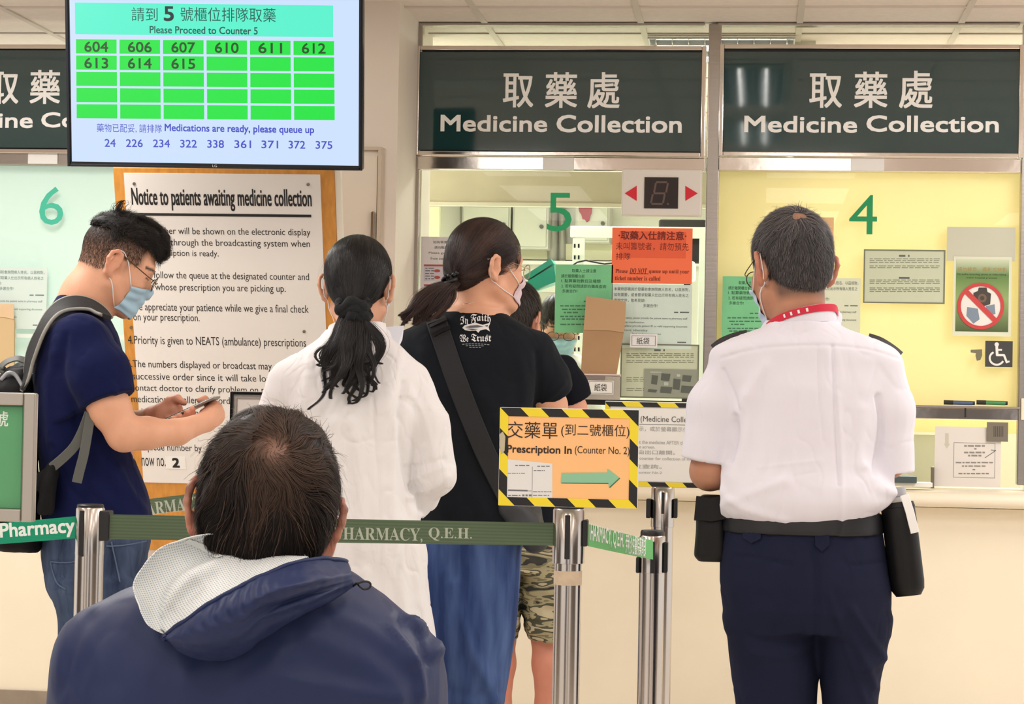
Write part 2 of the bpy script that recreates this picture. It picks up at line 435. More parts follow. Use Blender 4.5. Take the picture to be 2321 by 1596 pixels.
# blinds behind the panes of bays 4 and 6
def acrylic(name, col):
    def b(nt, p):
        p.inputs['Base Color'].default_value = rgb(col); p.inputs['Roughness'].default_value = 0.6
        t = nt.nodes.new('ShaderNodeBsdfTranslucent'); t.inputs[0].default_value = rgb(col); mx = nt.nodes.new('ShaderNodeMixShader'); mx.inputs[0].default_value = 0.45
        out = next(n for n in nt.nodes if n.type == 'OUTPUT_MATERIAL'); nt.links.new(p.outputs[0], mx.inputs[1]); nt.links.new(t.outputs[0], mx.inputs[2]); nt.links.new(mx.outputs[0], out.inputs[0])
    return node_mat(name, b)
m_yel = acrylic('yellow screen', (253,244,206)); m_mint = acrylic('mint screen', (236,249,247))
PB = wall_pl(YG+0.05)
o = PB.slab('window_screen', (1622, 385, 2316, 918), m_yel, None, t=0.004); tag(o, 'pale yellow board closing window 4 behind the glass', 'board')
o = PB.slab('window_screen', (-235, 370, 425, 1068), m_mint, None, t=0.004); tag(o, 'pale mint board closing window 6 behind the glass', 'board')
# ------------------------------------------------------------------ pharmacy interior seen through window 5
m_int = mat('pharmacy wall', (232,234,220), 0.6, var=0.03, vscale=2)
m_sof = mat('pharmacy soffit', (214,208,184), 0.6, var=0.05, vscale=9)
m_cab = mat('cupboard', (222,224,212), 0.4)
st(box('wall_back', (-5, 13.0, 0), (3, 13.1, CEIL), m_int))
st(box('wall_partition', (0.12, 8.75, 0), (0.2, 13.0, CEIL), m_int))
st(box('wall_interior', (-2.3, 8.75, 0), (-2.2, 13.0, CEIL), m_int))
PS = wall_pl(9.3)
st(PS.slab('trim_14', (880, 380, 1640, 466), m_sof, None, t=0.03))
st(PS.slab('trim_15', (880, 462, 1640, 470), mat('soffit edge', (236,233,215), 0.5), None, t=0.04))
PI_ = wall_pl(12.999)
def thing_at(name, pl, px, lab, cat, group=None):
    c = pl.rect(*px); o = empty(name, pl.at((c[0]+c[2])/2, c[1], 0)); return tag(o, lab, cat, group)
# wall cupboards
for i, (px, lab) in enumerate((((1060, 474, 1168, 560), 'leftmost pale wall cupboard inside the pharmacy, above the head of the woman in black'),
              ((1172, 474, 1252, 570), 'pale wall cupboard left of the pipes behind numeral 5'), ((1312, 474, 1388, 556), 'cream wall cupboard behind the red cloth'))):
    c = thing_at('wall_cupboard', PI_, px, lab, 'cupboard')
    PI_.slab('body', px, m_cab, c, t=0.25, off=0.0, bevel=0.004)
    d = PI_.slab('door', (px[0]+4, px[1]+4, px[2]-4, px[3]-4), mat('cupboard door', (214,218,200), 0.4), c, t=0.02, off=0.252, bevel=0.003)
    k = PI_.at(*PI_.hit(px[2]-14, (px[1]+px[3])/2), 0.295)
    V, F = tube_geo([k-PI_.n*0.02, k], 0.012, 10); kk = link('knob', mesh_from([parent_mw(d).inverted() @ v for v in V], F), mat('dark knob', (90,88,84), 0.4), d)
o = PI_.slab('cabinet_end', (956, 470, 998, 570), mat('glowing yellow panel', (252,250,205), 0.5, emit=0.35), None, t=0.05, off=0.0); tag(o, 'bright pale yellow cabinet end panel at the left edge of window 5', 'panel')  # emission added so the panel looks brightly lit; it is no lamp
for x, r in ((1050, 5), (1062, 5), (1076, 7), (1255, 13), (1276, 9)):
    a, b = PI_.at(*PI_.hit(x, 420), 0.06), PI_.at(*PI_.hit(x, 620), 0.06)
    o = tube('wall_pipe', [a, b], r*12.3/4960, mat('pipe grey', (170,170,160), 0.4, 0.3), None, 14)
    tag(o, {1050: 'thinnest leftmost pale pipe of three inside window 5', 1062: 'middle pale pipe of the three inside window 5', 1076: 'rightmost of three pale pipes left inside window 5', 1255: 'thick grey pipe behind numeral 5', 1276: 'thinner grey pipe just right of numeral 5'}[x], 'pipe')
bm = bmesh.new(); 
pts = [(1320, 470), (1350, 470), (1349, 492), (1346, 498), (1344, 508), (1338, 512), (1334, 506), (1329, 505), (1327, 496), (1322, 490)]
o = PI_.polys('hanging_cloth', [pts], mat('red cloth', (170,70,80), 0.8), None, t=0.03, off=0.273); tag(o, 'small dark red cloth hanging inside the pharmacy', 'cloth')
# back counter, wall lines
o = PI_.slab('wall_rail', (950, 594, 1640, 602), mat('rail white', (245,245,238), 0.4), None, t=0.1, off=0.0); tag(o, 'long white shelf board along the pharmacy back wall', 'shelf')
o = PI_.slab('wall_rail', (1180, 556, 1640, 592), mat('wall unit', (214,212,178), 0.5), None, t=0.06, off=0.0); tag(o, 'beige panel strip below the pharmacy cupboards', 'panel')
# white slotted rack
PR = wall_pl(9.6)
rk = thing_at('slotted_rack', PR, (1294, 515, 1430, 640), 'white slotted steel rack behind the orange notice', 'rack')
m_rack = mat('rack white', (240,246,240), 0.35)
PR.slab('top_rail', (1294, 515, 1600, 540), m_rack, rk, t=0.03, off=0.0, bevel=0.002)
u_ = PR.slab('upright', (1294, 541, 1320, 1156), m_rack, rk, t=0.03, off=0.0, bevel=0.002)
PR.slab('upright', (1580, 541, 1602, 1160), m_rack, rk, t=0.03, off=0.0, bevel=0.002)
PR.polys('slots', [[(x, y), (x+4, y), (x+4, y+9), (x, y+9)] for x in (1302, 1311) for y in range(554, 890, 26)], m_black, u_, t=0.001, off=0.03)
tube('cable', [parent_mw(rk).inverted() @ PR.at(*PR.hit(x, y), 0.05) for x, y in ((1296, 606), (1310, 596), (1330, 592), (1350, 596), (1372, 600), (1392, 598))], 0.004, m_black, rk)
# teal trays stacked at a tilt
PT = wall_pl(9.35)
for i, (pts, lab) in enumerate((([(1190, 626), (1250, 588), (1256, 598), (1197, 636)], 'teal plastic tray, upper of the tilted pair'),
                                ([(1196, 640), (1258, 602), (1262, 640), (1208, 660)], 'teal plastic tray, lower of the tilted pair'))):
    o = PT.polys('plastic_tray', [pts], mat('teal plastic', (40,160,140), 0.35), None, t=0.16, off=-0.12); tag(o, lab, 'tray')
o = PT.slab('paper_box', (1181, 640, 1190, 662), mat('cream box', (232,236,220), 0.6), None, t=0.1, off=-0.06, bevel=0.003); tag(o, 'small cream box below the teal trays', 'box')
o = PT.slab('desk_cabinet', (1180, 663, 1266, 1180), mat('pale cabinet', (226,234,220), 0.5), None, t=0.2, off=-0.14, bevel=0.004); tag(o, 'pale cabinet under the teal trays behind the clerk', 'cabinet')
# monitor and white box at the right of window 5
mo = thing_at('computer_monitor', PR, (1494, 498, 1590, 600), 'black computer monitor seen from behind in window 5', 'monitor')
PR.slab('case', (1492, 497, 1600, 596), m_black, mo, t=0.04, off=-0.05, bevel=0.008)
PR.slab('stand', (1545, 596, 1560, 1158), m_black, mo, t=0.03, off=-0.07)
o = PR.slab('printer_box', (1534, 598, 1578, 640), mat('white box', (244,248,244), 0.4, emit=0.15), None, t=0.15, off=0.035, bevel=0.01); tag(o, 'white device box below the monitor at the right of window 5', 'box')  # faint glow put into the box colour, not a light source
# desk
st(box('trim_16', (-2.2, 8.62, 0.70), (0.12, 9.75, 0.74), mat('desk', (214,222,205), 0.4)))

# unseen dark panels added behind the viewer to darken reflections in polished metal
m_dark_panel = mat('dark reflection panel', (70,60,54), 0.5)
st(box('reflection_panel_right', (4.2, -2.0, 0), (4.35, 3.6, 2.3), m_dark_panel)); st(box('reflection_panel_left', (-5.6, 0.5, 0), (-5.45, 4.4, 2.3), m_dark_panel)); st(box('reflection_panel_rear', (-2.4, -3.9, 0), (-0.6, -3.8, 2.4), m_dark_panel)); st(box('reflection_panel_rear_side', (1.2, -3.9, 0), (2.6, -3.8, 2.4), m_dark_panel))
# ------------------------------------------------------------------ papers and fittings on the windows
m_txt2 = mat('faded ink', (96,104,100), 0.7)
def sheet(name, pl, px, col, lab, cat, t=0.0012, off=0.0, rough=0.5, m=None, **kw):
    o = empty(name, pl.at(*[(pl.rect(*px)[0]+pl.rect(*px)[2])/2, pl.rect(*px)[1]], off)); tag(o, lab, cat)
    pl.slab('page', px, m or mat(name+str(col), col, rough, bump=0.02, bscale=30, **kw), o, t=t, off=off)
    o['t'] = off+t+0.0006; return o
def ptext(pl, o, items, m): pl.text(items, m, o, off=o['t'])
# orange notice
o = sheet('paper_notice', PG, (1387, 517, 1569, 643), (255,120,76), 'orange notice on window 5 about queuing before the call', 'notice', off=0.0)
ptext(PG, o, [('‧取藥入仕請注意‧', 1402, 524, 1556, 544, .02)], mat('dark red ink', (120,36,24), 0.7))
PG.slab('darker_band', (1404, 525, 1555, 585), mat('orange band', (236,98,60), 0.5), o, t=0.0003, off=0.0012)
ptext(PG, o, [('未叫籌號者，請勿預先', 1396, 550, 1561, 568), ('排隊', 1396, 573, 1429, 589), ('𝐏𝐥𝐞𝐚𝐬𝐞', 1395, 610, 1423, 619), ('𝑫𝑶 𝑵𝑶𝑻', 1427, 608, 1467, 620),
     ('𝐪𝐮𝐞𝐮𝐞 𝐮𝐩 𝐮𝐧𝐭𝐢𝐥 𝐲𝐨𝐮𝐫', 1471, 611, 1562, 622), ('𝐭𝐢𝐜𝐤𝐞𝐭 𝐧𝐮𝐦𝐛𝐞𝐫 𝐢𝐬 𝐜𝐚𝐥𝐥𝐞𝐝', 1394, 626, 1497, 636)], mat('dark red ink', (120,36,24), 0.7))
PG.slab('underline', (1427, 620, 1470, 621.5), mat('dark red ink', (120,36,24)), o, t=0.0005, off=0.0015)
# green notices
m_gpap = mat('green paper', (126,208,152), 0.55, var=0.05, vscale=14)
m_gink = mat('green paper ink', (38,86,60), 0.7)
def green(px, lab):
    o = sheet('paper_notice', PG, px, (126,208,152), lab, 'notice', off=-0.004 if False else 0.0, m=m_gpap)
    x, y, X, Y = px; w = X-x
    q = lambda a, b, c, d: (x+a*w/128, y+b, x+c*w/128, y+d)
    ptext(PG, o, [('取藥人士請注意', *q(38, 10, 92, 18)), ('請於離開櫃台前', *q(14, 22, 66, 30)), ('1. 點算藥物數目及種類', *q(14, 33, 102, 41)), ('2. 若有疑問請即向職員查詢', *q(14, 45, 114, 53)), ('多謝合作!', *q(16, 56, 50, 64))], m_gink)
    PG.bars('small_print', [(x+w*.5, x+w*.83, y+82, 3, 12), (x+12, x+w*.9, y+92, 3, 9), (x+16, x+w*.9, y+100, 3, 9), (x+20, x+w*.4, y+107, 3, 9), (x+12, x+w*.8, y+116, 3, 9), (x+16, x+w*.9, y+122, 3, 9), (x+12, x+w*.85, y+134, 3, 9)], mat('green print pale', (74,132,98), 0.7), o, off=o['t'])
    return o
green((1258, 600, 1388, 755), 'green notice on window 5 beside the orange notice')
green((1637, 627, 1762, 775), 'green notice on the yellow window 4 behind the guard')
def a4(pl, px, lab, m, ink):
    o = sheet('paper_notice', pl, px, (224,238,230), lab, 'notice', m=m)
    x, y, X, Y = px; w = X-x; q = lambda a, b, c, d: (x+a*w/182, y+b, x+c*w/182, y+d)
    ptext(pl, o, [('本藥劑部職員於發藥前會詢問病人姓名，以茲核對，', *q(6, 7, 177, 15)), ('如有需要，或會要求取藥人仕出示所有病人姓名之', *q(6, 20, 175, 28)), ('有效文件，敬希見諒!', *q(6, 32, 76, 40)), ('多謝合作!', *q(72, 44, 104, 52)), ('For patient safety, please provide the patient name to pharmacy staff', *q(4, 74, 172, 80)),
         ('during the medication', *q(4, 83, 74, 89)), ('If needed, please provide patient ID or valid supporting document', *q(4, 92, 172, 98)), ('of patient identity', *q(4, 101, 82, 107)), ('Thank you for your cooperation', *q(46, 110, 112, 115))], ink)
    pl.bars('small_print', [(x+w*.78, X-6, y+62, 2.5, 14), (x+w*.82, X-8, y+130, 2.5, 14)], ink, o, off=o['t'])
    return o
m_lam = mat('laminated paper', (216,234,224), 0.3, var=0.02, vscale=10)
a4(PG, (1386, 645, 1568, 790), 'white notice about names below the orange notice', m_lam, m_txt2)
a4(PG, (1786, 630, 1950, 772), 'white notice on yellow window 4 behind the guard', mat('laminated paper yellow', (226,232,206), 0.3), m_txt2)
a4(PG, (-70, 606, 106, 745), 'white notice on mint window 6 at the far left', mat('laminated paper mint', (222,240,233), 0.3), mat('faded ink teal', (110,130,128)))
# notice with medicine pictures, left part of window 5
o = sheet('paper_notice', PG, (953, 537, 1046, 724), (226,222,224), 'white notice with small pictures at the left of window 5', 'notice')
ptext(PG, o, [('如有需要', 982, 546, 1014, 552), ('請向職員', 985, 558, 1014, 564), ('Please get', 972, 571, 1012, 577), ('from staff', 976, 583, 1010, 589)], m_txt2)
for k, y in enumerate((600, 645)):
    PG.slab('picture_panel', (961, y, 1034, y+38), mat('lilac print', (206,200,212)), o, t=0.0005, off=0.0014)
    PG.slab('picture_head', (961, y, 1034, y+4), mat('red print', (176,80,70)), o, t=0.0008, off=0.0014)
    PG.polys('picture_pill', [[(991+7*math.cos(a), y+14+dy+3.5*math.sin(a)) for a in np.linspace(0, 2*PI, 13)[:-1]] for dy in (0, 15)], mat('red print'  , (176,80,70)), o, t=0.0004, off=0.002)
    PG.bars('small_print', [(964, 984, y+7+j*6, 2, 8) for j in range(5)], m_txt2, o, off=0.0022)
# bag tags, paper bags, bag holder
PH = wall_pl(YG-0.03)
m_kraft = mat('kraft paper', (178,142,104), 0.75, bump=0.05, bscale=30, var=0.05, vscale=9)
m_kraft2 = mat('kraft fold', (196,160,122), 0.75, bump=0.05, bscale=30)
for px, off, tp, lab in (((1316, 716, 1392, 868), 0.0, 6, 'tan kraft paper bag at the back of the bundle on window 5'), ((1318, 672, 1420, 850), 0.012, 3, 'larger tan kraft paper bag in front of the bundle on window 5')):
    x0, y0, x1, y1 = px; b = tag(empty('paper_bag', PH.at(*PH.hit((x0+x1)/2, y1), off)), lab, 'bag')
    f = y0+ (y1-y0)*0.44
    PH.polys('bag_body', [[(x0+5, f-10), (x1-5, f), (x1-22, y1), (x0, y1)]], m_kraft, b, t=0.012, off=off)
    PH.polys('bag_flap', [[(x0+12, y0), (x1, y0+12), (x1-4, f+4), (x1-40, f-1), (x0+6, f-2)]], m_kraft2, b, t=0.003, off=off+0.0125)
bh = tag(empty('bag_holder', PH.at(*PH.hit(1362, 905), 0)), 'clear plastic holder for paper bags at the bottom of window 5', 'holder')
m_clear = glass_mat('clear plastic', (240,236,234), 1.0, 0.1, 0.25, (232,222,220))
PH.slab('tray', (1318, 851, 1406, 906), m_clear, bh, t=0.004, off=0.03); PH.slab('tray_lip', (1316, 848, 1408, 853), mat('pink plastic', (226,206,200), 0.4), bh, t=0.034, off=0.0)
PH.slab('tray_back', (1318, 851, 1406, 906), m_clear, bh, t=0.003, off=-0.005)
lb = PH.slab('label', (1334, 863, 1392, 894), m_paper, bh, t=0.001, off=0.0345)
PH.frame('label_border', (1336, 865, 1390, 892), 0.0015, m_txt2, bh, t=0.0004, off=0.0356)
PH.text([('紙袋', 1349, 870, 1377, 887)], m_ink, bh, off=0.0364)
o = sheet('bag_tag', PH, (1428, 757, 1490, 788), (236,236,236), 'small white label with two characters above the framed notice', 'label', off=0.0)
PH.frame('border', (1432, 761, 1486, 784), 0.0015, m_txt2, o, t=0.0004, off=0.0014); ptext(PH, o, [('紙袋', 1443, 765, 1472, 781)], m_ink)
# framed notice plus photo sheet
m_pale = mat('pale notice paper', (206,214,186), 0.5)
def framed(px, lab, lines, ttl):
    o = sheet('framed_notice', PG, px, (206,214,186), lab, 'notice', m=m_pale, t=0.001)
    PG.frame('border', px, 0.005, mat('frame grey green', (120,124,104), 0.5), o, t=0.002, off=0.0008)
    x, y, X, Y = px
    PG.bars('small_print', [(x+14, X-12, yy, 1.8, 11) for yy in lines], mat('pale ink', (140,146,126), 0.7), o, off=o['t'])
    PG.bars('heading', [((x+X)/2-12, (x+X)/2+12, yy, 4, 22) for yy in ttl], m_txt2, o, off=o['t']); return o
framed((1957, 566, 2142, 688), 'framed notice with small print on the yellow window, right of the guard', [586, 590, 594, 602, 606, 634, 638, 642, 652, 656, 660], [578, 628])
framed((1406, 780, 1584, 903), 'framed notice with small print at the bottom of window 5', [801, 805, 809, 817, 821, 855, 859, 863, 880, 884], [792])
o = sheet('photo_sheet', PG, (1460, 837, 1582, 901), (150,156,140), 'grey photograph sheet over the lower framed notice in window 5', 'photo', off=0.003)
rr = random.Random(5)
PG.polys('picture_shapes', [[(x, y), (x+w, y+2), (x+w-3, y+h), (x-2, y+h-2)] for x, y, w, h in ((1478, 850, 14, 22), (1500, 846, 20, 18), (1527, 858, 16, 26), (1548, 850, 20, 16), (1545, 874, 28, 18), (1498, 876, 26, 16), (1470, 882, 20, 8))], mat('photo dark', (92,98,90)), o, t=0.0004, off=o['t'])
PG.polys('picture_lights', [[(x, y), (x+w, y+1), (x+w, y+h), (x, y+h)] for x, y, w, h in ((1505, 866, 10, 8), (1552, 878, 14, 6), (1534, 848, 8, 6), (1474, 842, 26, 3))], mat('photo light', (190,196,184)), o, t=0.0004, off=o['t'])
# bay 4: tan strip, grey film, no camera poster, wheelchair sign, pointing hand, markers
o = PG.slab('tan_strip', (1850, 493, 1889, 620), mat('tan paper', (233,190,140), 0.6), None, t=0.002); tag(o, 'tan paper strip behind the head of the guard', 'paper')
o = PG.slab('film_sheet', (2146, 515, 2301, 592), mat('grey film', (206,206,186), 0.35), None, t=0.001); tag(o, 'grey film patch above the no photography poster', 'sheet')
o = sheet('poster', PG, (2160, 582, 2292, 762), (226,230,206), 'no photography poster with a crossed out camera on the yellow window', 'poster', off=0.002)
def poster_green(nt, b):
    tc = nt.nodes.new('ShaderNodeTexCoord'); sp = nt.nodes.new('ShaderNodeSeparateXYZ'); nt.links.new(tc.outputs['Generated'], sp.inputs[0])
    r = nt.nodes.new('ShaderNodeValToRGB'); nt.links.new(sp.outputs['Z'], r.inputs[0])
    e = r.color_ramp.elements; e[0].color = rgb((74,92,50)); e[1].color = rgb((212,222,190)); e[0].position = 0.0; e[1].position = 1.0
    x = e.new(0.45); x.color = rgb((150,176,110)); x = e.new(0.78); x.color = rgb((96,134,66)); b.inputs['Roughness'].default_value = 0.4
    nt.links.new(r.outputs[0], b.inputs['Base Color'])
PG.slab('printed_field', (2166, 588, 2286, 752), node_mat('poster print', poster_green), o, t=0.0006, off=0.0033)
ptext(PG, o, [('醫院範圍內', 2196, 592, 2252, 601)], m_ink)
PG.text([('請勿錄音、攝影或錄影', 2170, 606, 2282, 616)], mat('poster gold', (170,140,70)), o, off=0.0042)
PG.text([('No audio recording, photo or video taking', 2170, 620, 2280, 625), ('within hospital premises', 2190, 628, 2260, 633)], m_ink, o, off=0.0042)
cx, cy, R = 2222.5, 694, 53
circ = lambda r, n=40: [(cx+r*math.cos(a), cy+r*math.sin(a)) for a in np.linspace(0, 2*PI, n+1)[:-1]]
PG.polys('disc', [circ(46)], m_paper, o, t=0.0004, off=0.0042)
PG.polys('camera_picture', [[(2206, 664), (2216, 660), (2218, 652), (2236, 652), (2238, 662), (2246, 666), (2244, 690), (2230, 694), (2206, 684)]], mat('camera dark', (70,66,60)), o, t=0.0004, off=0.0048)
PG.polys('lens_picture', [[(2226+10*math.cos(a), 676+10*math.sin(a)) for a in np.linspace(0, 2*PI, 19)[:-1]]], mat('lens brown', (120,96,80)), o, t=0.0004, off=0.0052)
PG.polys('lens_centre', [[(2226+5*math.cos(a), 676+5*math.sin(a)) for a in np.linspace(0, 2*PI, 13)[:-1]]], mat('camera dark', (70,66,60)), o, t=0.0004, off=0.0056)  # dark middle of the printed lens
PG.polys('camcorder_picture', [[(2192, 696), (2216, 700), (2220, 724), (2206, 734), (2190, 716)], [(2234, 694), (2254, 690), (2256, 712), (2240, 716)]], mat('blue grey print', (130,146,164)), o, t=0.0004, off=0.0048)
ring = []
n = 48
for i in range(n):
    a, b = 2*PI*i/n, 2*PI*(i+1)/n
    ring.append([(cx+45*math.cos(a), cy+45*math.sin(a)), (cx+R*math.cos(a), cy+R*math.sin(a)), (cx+R*math.cos(b), cy+R*math.sin(b)), (cx+45*math.cos(b), cy+45*math.sin(b))])
ring.append([(cx-39, cy-31), (cx-31, cy-39), (cx+39, cy+31), (cx+31, cy+39)])
PG.polys('ban_ring', ring, mat('ban red', (205,66,66), 0.5), o, t=0.0004, off=0.0058)
o = sheet('wheelchair_sign', PG, (2233, 773, 2295, 832), (62,62,60), 'dark square wheelchair access sign on the yellow window', 'sign', t=0.002)
def seg(a, b, w):
    a, b = np.array(a, float), np.array(b, float); d = (b-a)/np.linalg.norm(b-a); nn = np.array((-d[1], d[0]))*w/2
    return [tuple(a+nn), tuple(b+nn), tuple(b-nn), tuple(a-nn)]
arc = [seg((2259+16*math.cos(a), 812+15*math.sin(a)), (2259+16*math.cos(b), 812+15*math.sin(b)), 4.5) for a, b in [(PI*1.35-k*0.235, PI*1.35-(k+1.1)*0.235) for k in range(16)]]
PG.polys('wheelchair_symbol', [[(2259+5*math.cos(a), 781+5*math.sin(a)) for a in np.linspace(0, 2*PI, 15)[:-1]], seg((2259, 785), (2260, 806), 6), seg((2259, 793), (2271, 793), 4), seg((2258, 805), (2276, 805), 5), seg((2275, 804), (2282, 822), 5), seg((2280, 822), (2288, 819), 4)]+arc, m_white, o, t=0.0006, off=o['t'])
o = PG.polys('hand_sticker', [[(2200, 793), (2226, 792), (2226, 806), (2222, 816), (2214, 818), (2211, 806), (2212, 801), (2200, 799)]], mat('hand grey', (120,116,92), 0.5), None, t=0.001); tag(o, 'small grey pointing hand sticker left of the wheelchair sign', 'sticker')
for x0, x1, c, lab in ((2138, 2208, (70,92,128), 'blue marker pen lying on the steel rail of window 4'), (2212, 2282, (60,140,80), 'green marker pen lying on the steel rail of window 4')):
    mk = tag(empty('marker_pen', PG.at(*PG.hit((x0+x1)/2, 918), 0.02)), lab, 'pen')
    a, b = PG.at(*PG.hit(x0, 912), 0.024), PG.at(*PG.hit(x1, 914), 0.024); iv = parent_mw(mk).inverted()
    for nm, t0, t1, r, mm in (('cap', 0, 0.3, 0.0085, m_black), ('barrel', 0.3, 0.93, 0.008, mat('marker'+str(c), c, 0.4)), ('end_plug', 0.93, 1, 0.007, m_black)):
        V, F = tube_geo([iv @ a.lerp(b, t0), iv @ a.lerp(b, t1)], r, 12); link(nm, mesh_from(V, F), mm, mk)
# below the rail of bay 4
o = sheet('paper_notice', PG, (2118, 968, 2268, 1104), (228,222,216), 'white notice with a boxed text standing below the steel rail of window 4', 'notice', off=0.004)
PG.frame('text_box', (2161, 1004, 2255, 1083), 0.0012, m_txt2, o, t=0.0004, off=0.0054)
PG.bars('small_print', [(2185, 2232, 1009, 3.5, 9), (2208, 2213, 1016, 3, 5), (2185, 2232, 1024, 3.5, 9), (2194, 2224, 1031, 3.5, 9), (2166, 2250, 1047, 3, 9), (2180, 2236, 1055, 3, 9), (2204, 2212, 1063, 3, 8), (2172, 2244, 1072, 3, 9)], mat('pale print', (142,138,134), 0.7), o, off=0.006)
PG.polys('printed_arrow', [[(2142, 982), (2150, 982), (2150, 1006), (2153, 1006), (2146, 1017), (2139, 1006), (2142, 1006)]], mat('arrow grey', (206,200,184)), o, t=0.0004, off=0.0054)
PG.polys('thin_arrow', [seg((2232, 1038), (2257, 1021), 1.4), seg((2257, 1021), (2246, 1020), 1.4)], m_txt2, o, t=0.0004, off=0.0054)
sp = tag(empty('intercom_plate', PG.at(*PG.hit(2260, 1000), 0.01)), 'grey slotted metal intercom plate at the corner of the boxed notice', 'intercom')
PG.slab('plate', (2236, 957, 2284, 1001), mat('grey metal', (132,124,112), 0.4, 0.6), sp, t=0.008, off=0.0065, bevel=0.001)
PG.polys('grille', [[(x, 966), (x+2, 966), (x+2, 990), (x, 990)] for x in range(2251, 2272, 4)], mat('grille dark', (84,78,70)), sp, t=0.0006, off=0.0146)
o = PG.slab('pane_bracket', (2109, 1058, 2116, 1106), mat('bracket grey', (120,112,96), 0.4, 0.5), None, t=0.03, off=0.005, bevel=0.002); tag(o, 'small grey bracket at the foot of the boxed notice', 'bracket')
PI3 = wall_pl(8.6)
o = PI3.slab('clear_folder', (2040, 985, 2118, 1098), glass_mat('crinkled film', (240,240,230), 1.5, 0.25, 0.35, (244,244,238)), None, t=0.02); tag(o, 'clear plastic folder behind the pane right of the guard', 'folder')
o = PI3.slab('yellow_ledge', (1880, 950, 2330, 979), m_yel, None, t=0.05); tag(o, 'yellow ledge board right behind the lower pane of window 4', 'board')
PI4 = wall_pl(9.2)
o = PI4.slab('low_cabinet', (1640, 940, 2330, 1100), mat('pale back', (236,240,226), 0.5), None, t=0.02); tag(o, 'pale cabinet back inside the lower pane of window 4', 'cabinet')
tray = tag(empty('document_tray', PG.at(*PG.hit(2030, 1096), 0.1)), 'dark tray with papers beside the elbow of the guard', 'tray')
pz = wall_pl(YG-0.1)
pz.slab('dark_tray', (1990, 1077, 2074, 1092), mat('tray dark', (70,84,86), 0.35), tray, t=0.12, off=-0.02, bevel=0.003)
pz.slab('paper_stack', (2004, 1092, 2110, 1101), m_paper, tray, t=0.1, off=-0.02)
o = PG.slab('switch_plate', (2312, 903, 2330, 952), mat('switch cream', (236,226,200), 0.4), None, t=0.012, off=0.021, bevel=0.003); tag(o, 'cream wall plate on the steel post at the right edge', 'switch')
# bay 6 bag and dispenser shelf
bg = tag(empty('paper_bag', PH.at(*PH.hit(10, 860), 0)), 'tan kraft paper bag on mint window 6 at the left edge', 'bag')
PH.polys('bag_body', [[(-60, 715), (34, 722), (34, 868), (-60, 862)]], mat('kraft paper light', (214,186,140), 0.75, bump=0.05, bscale=30), bg, t=0.012)
PH.polys('bag_flap', [[(-60, 688), (34, 690), (34, 724), (16, 720), (-60, 718)]], mat('kraft fold light', (228,196,156), 0.75), bg, t=0.003, off=0.0125)
o = PG.slab('shelf_strip', (-200, 757, 330, 766), mat('mint strip', (236,248,240), 0.3), None, t=0.006); tag(o, 'pale strip across mint window 6', 'strip')
# red counter display unit
du = tag(empty('number_display', PG.at(*PG.hit(1502, 495), 0.02)), 'white box with an unlit digit between two red arrows on window 5', 'display')
PG.slab('case', (1412, 388, 1592, 493), mat('display case', (226,220,212), 0.35), du, t=0.06, off=0.024, bevel=0.006)
PG.slab('digit_window', (1463, 407, 1539, 477), mat('digit window', (34,22,20), 0.15), du, t=0.004, off=0.0825)
dm = mat('unlit segment', (96,74,68), 0.4)
S = lambda a, b: seg(a, b, 4.2)
PG.polys('digit', [S((1489, 418), (1514, 418)), S((1484, 443), (1510, 443)), S((1479, 467), (1504, 467)), S((1489, 420), (1485, 441)), S((1516, 420), (1512, 441)), S((1482, 445), (1478, 465)), S((1509, 445), (1505, 465)), [(1514, 465), (1518, 465), (1518, 469), (1514, 469)]], dm, du, t=0.0006, off=0.0866)
PG.polys('arrow', [[(1419, 443), (1446, 426), (1446, 460)]], mat('arrow red', (214,24,44), 0.4), du, t=0.001, off=0.0842)
PG.polys('arrow', [[(1583, 443), (1555, 426), (1555, 460)]], mat('arrow red', (214,24,44), 0.4), du, t=0.001, off=0.0842)
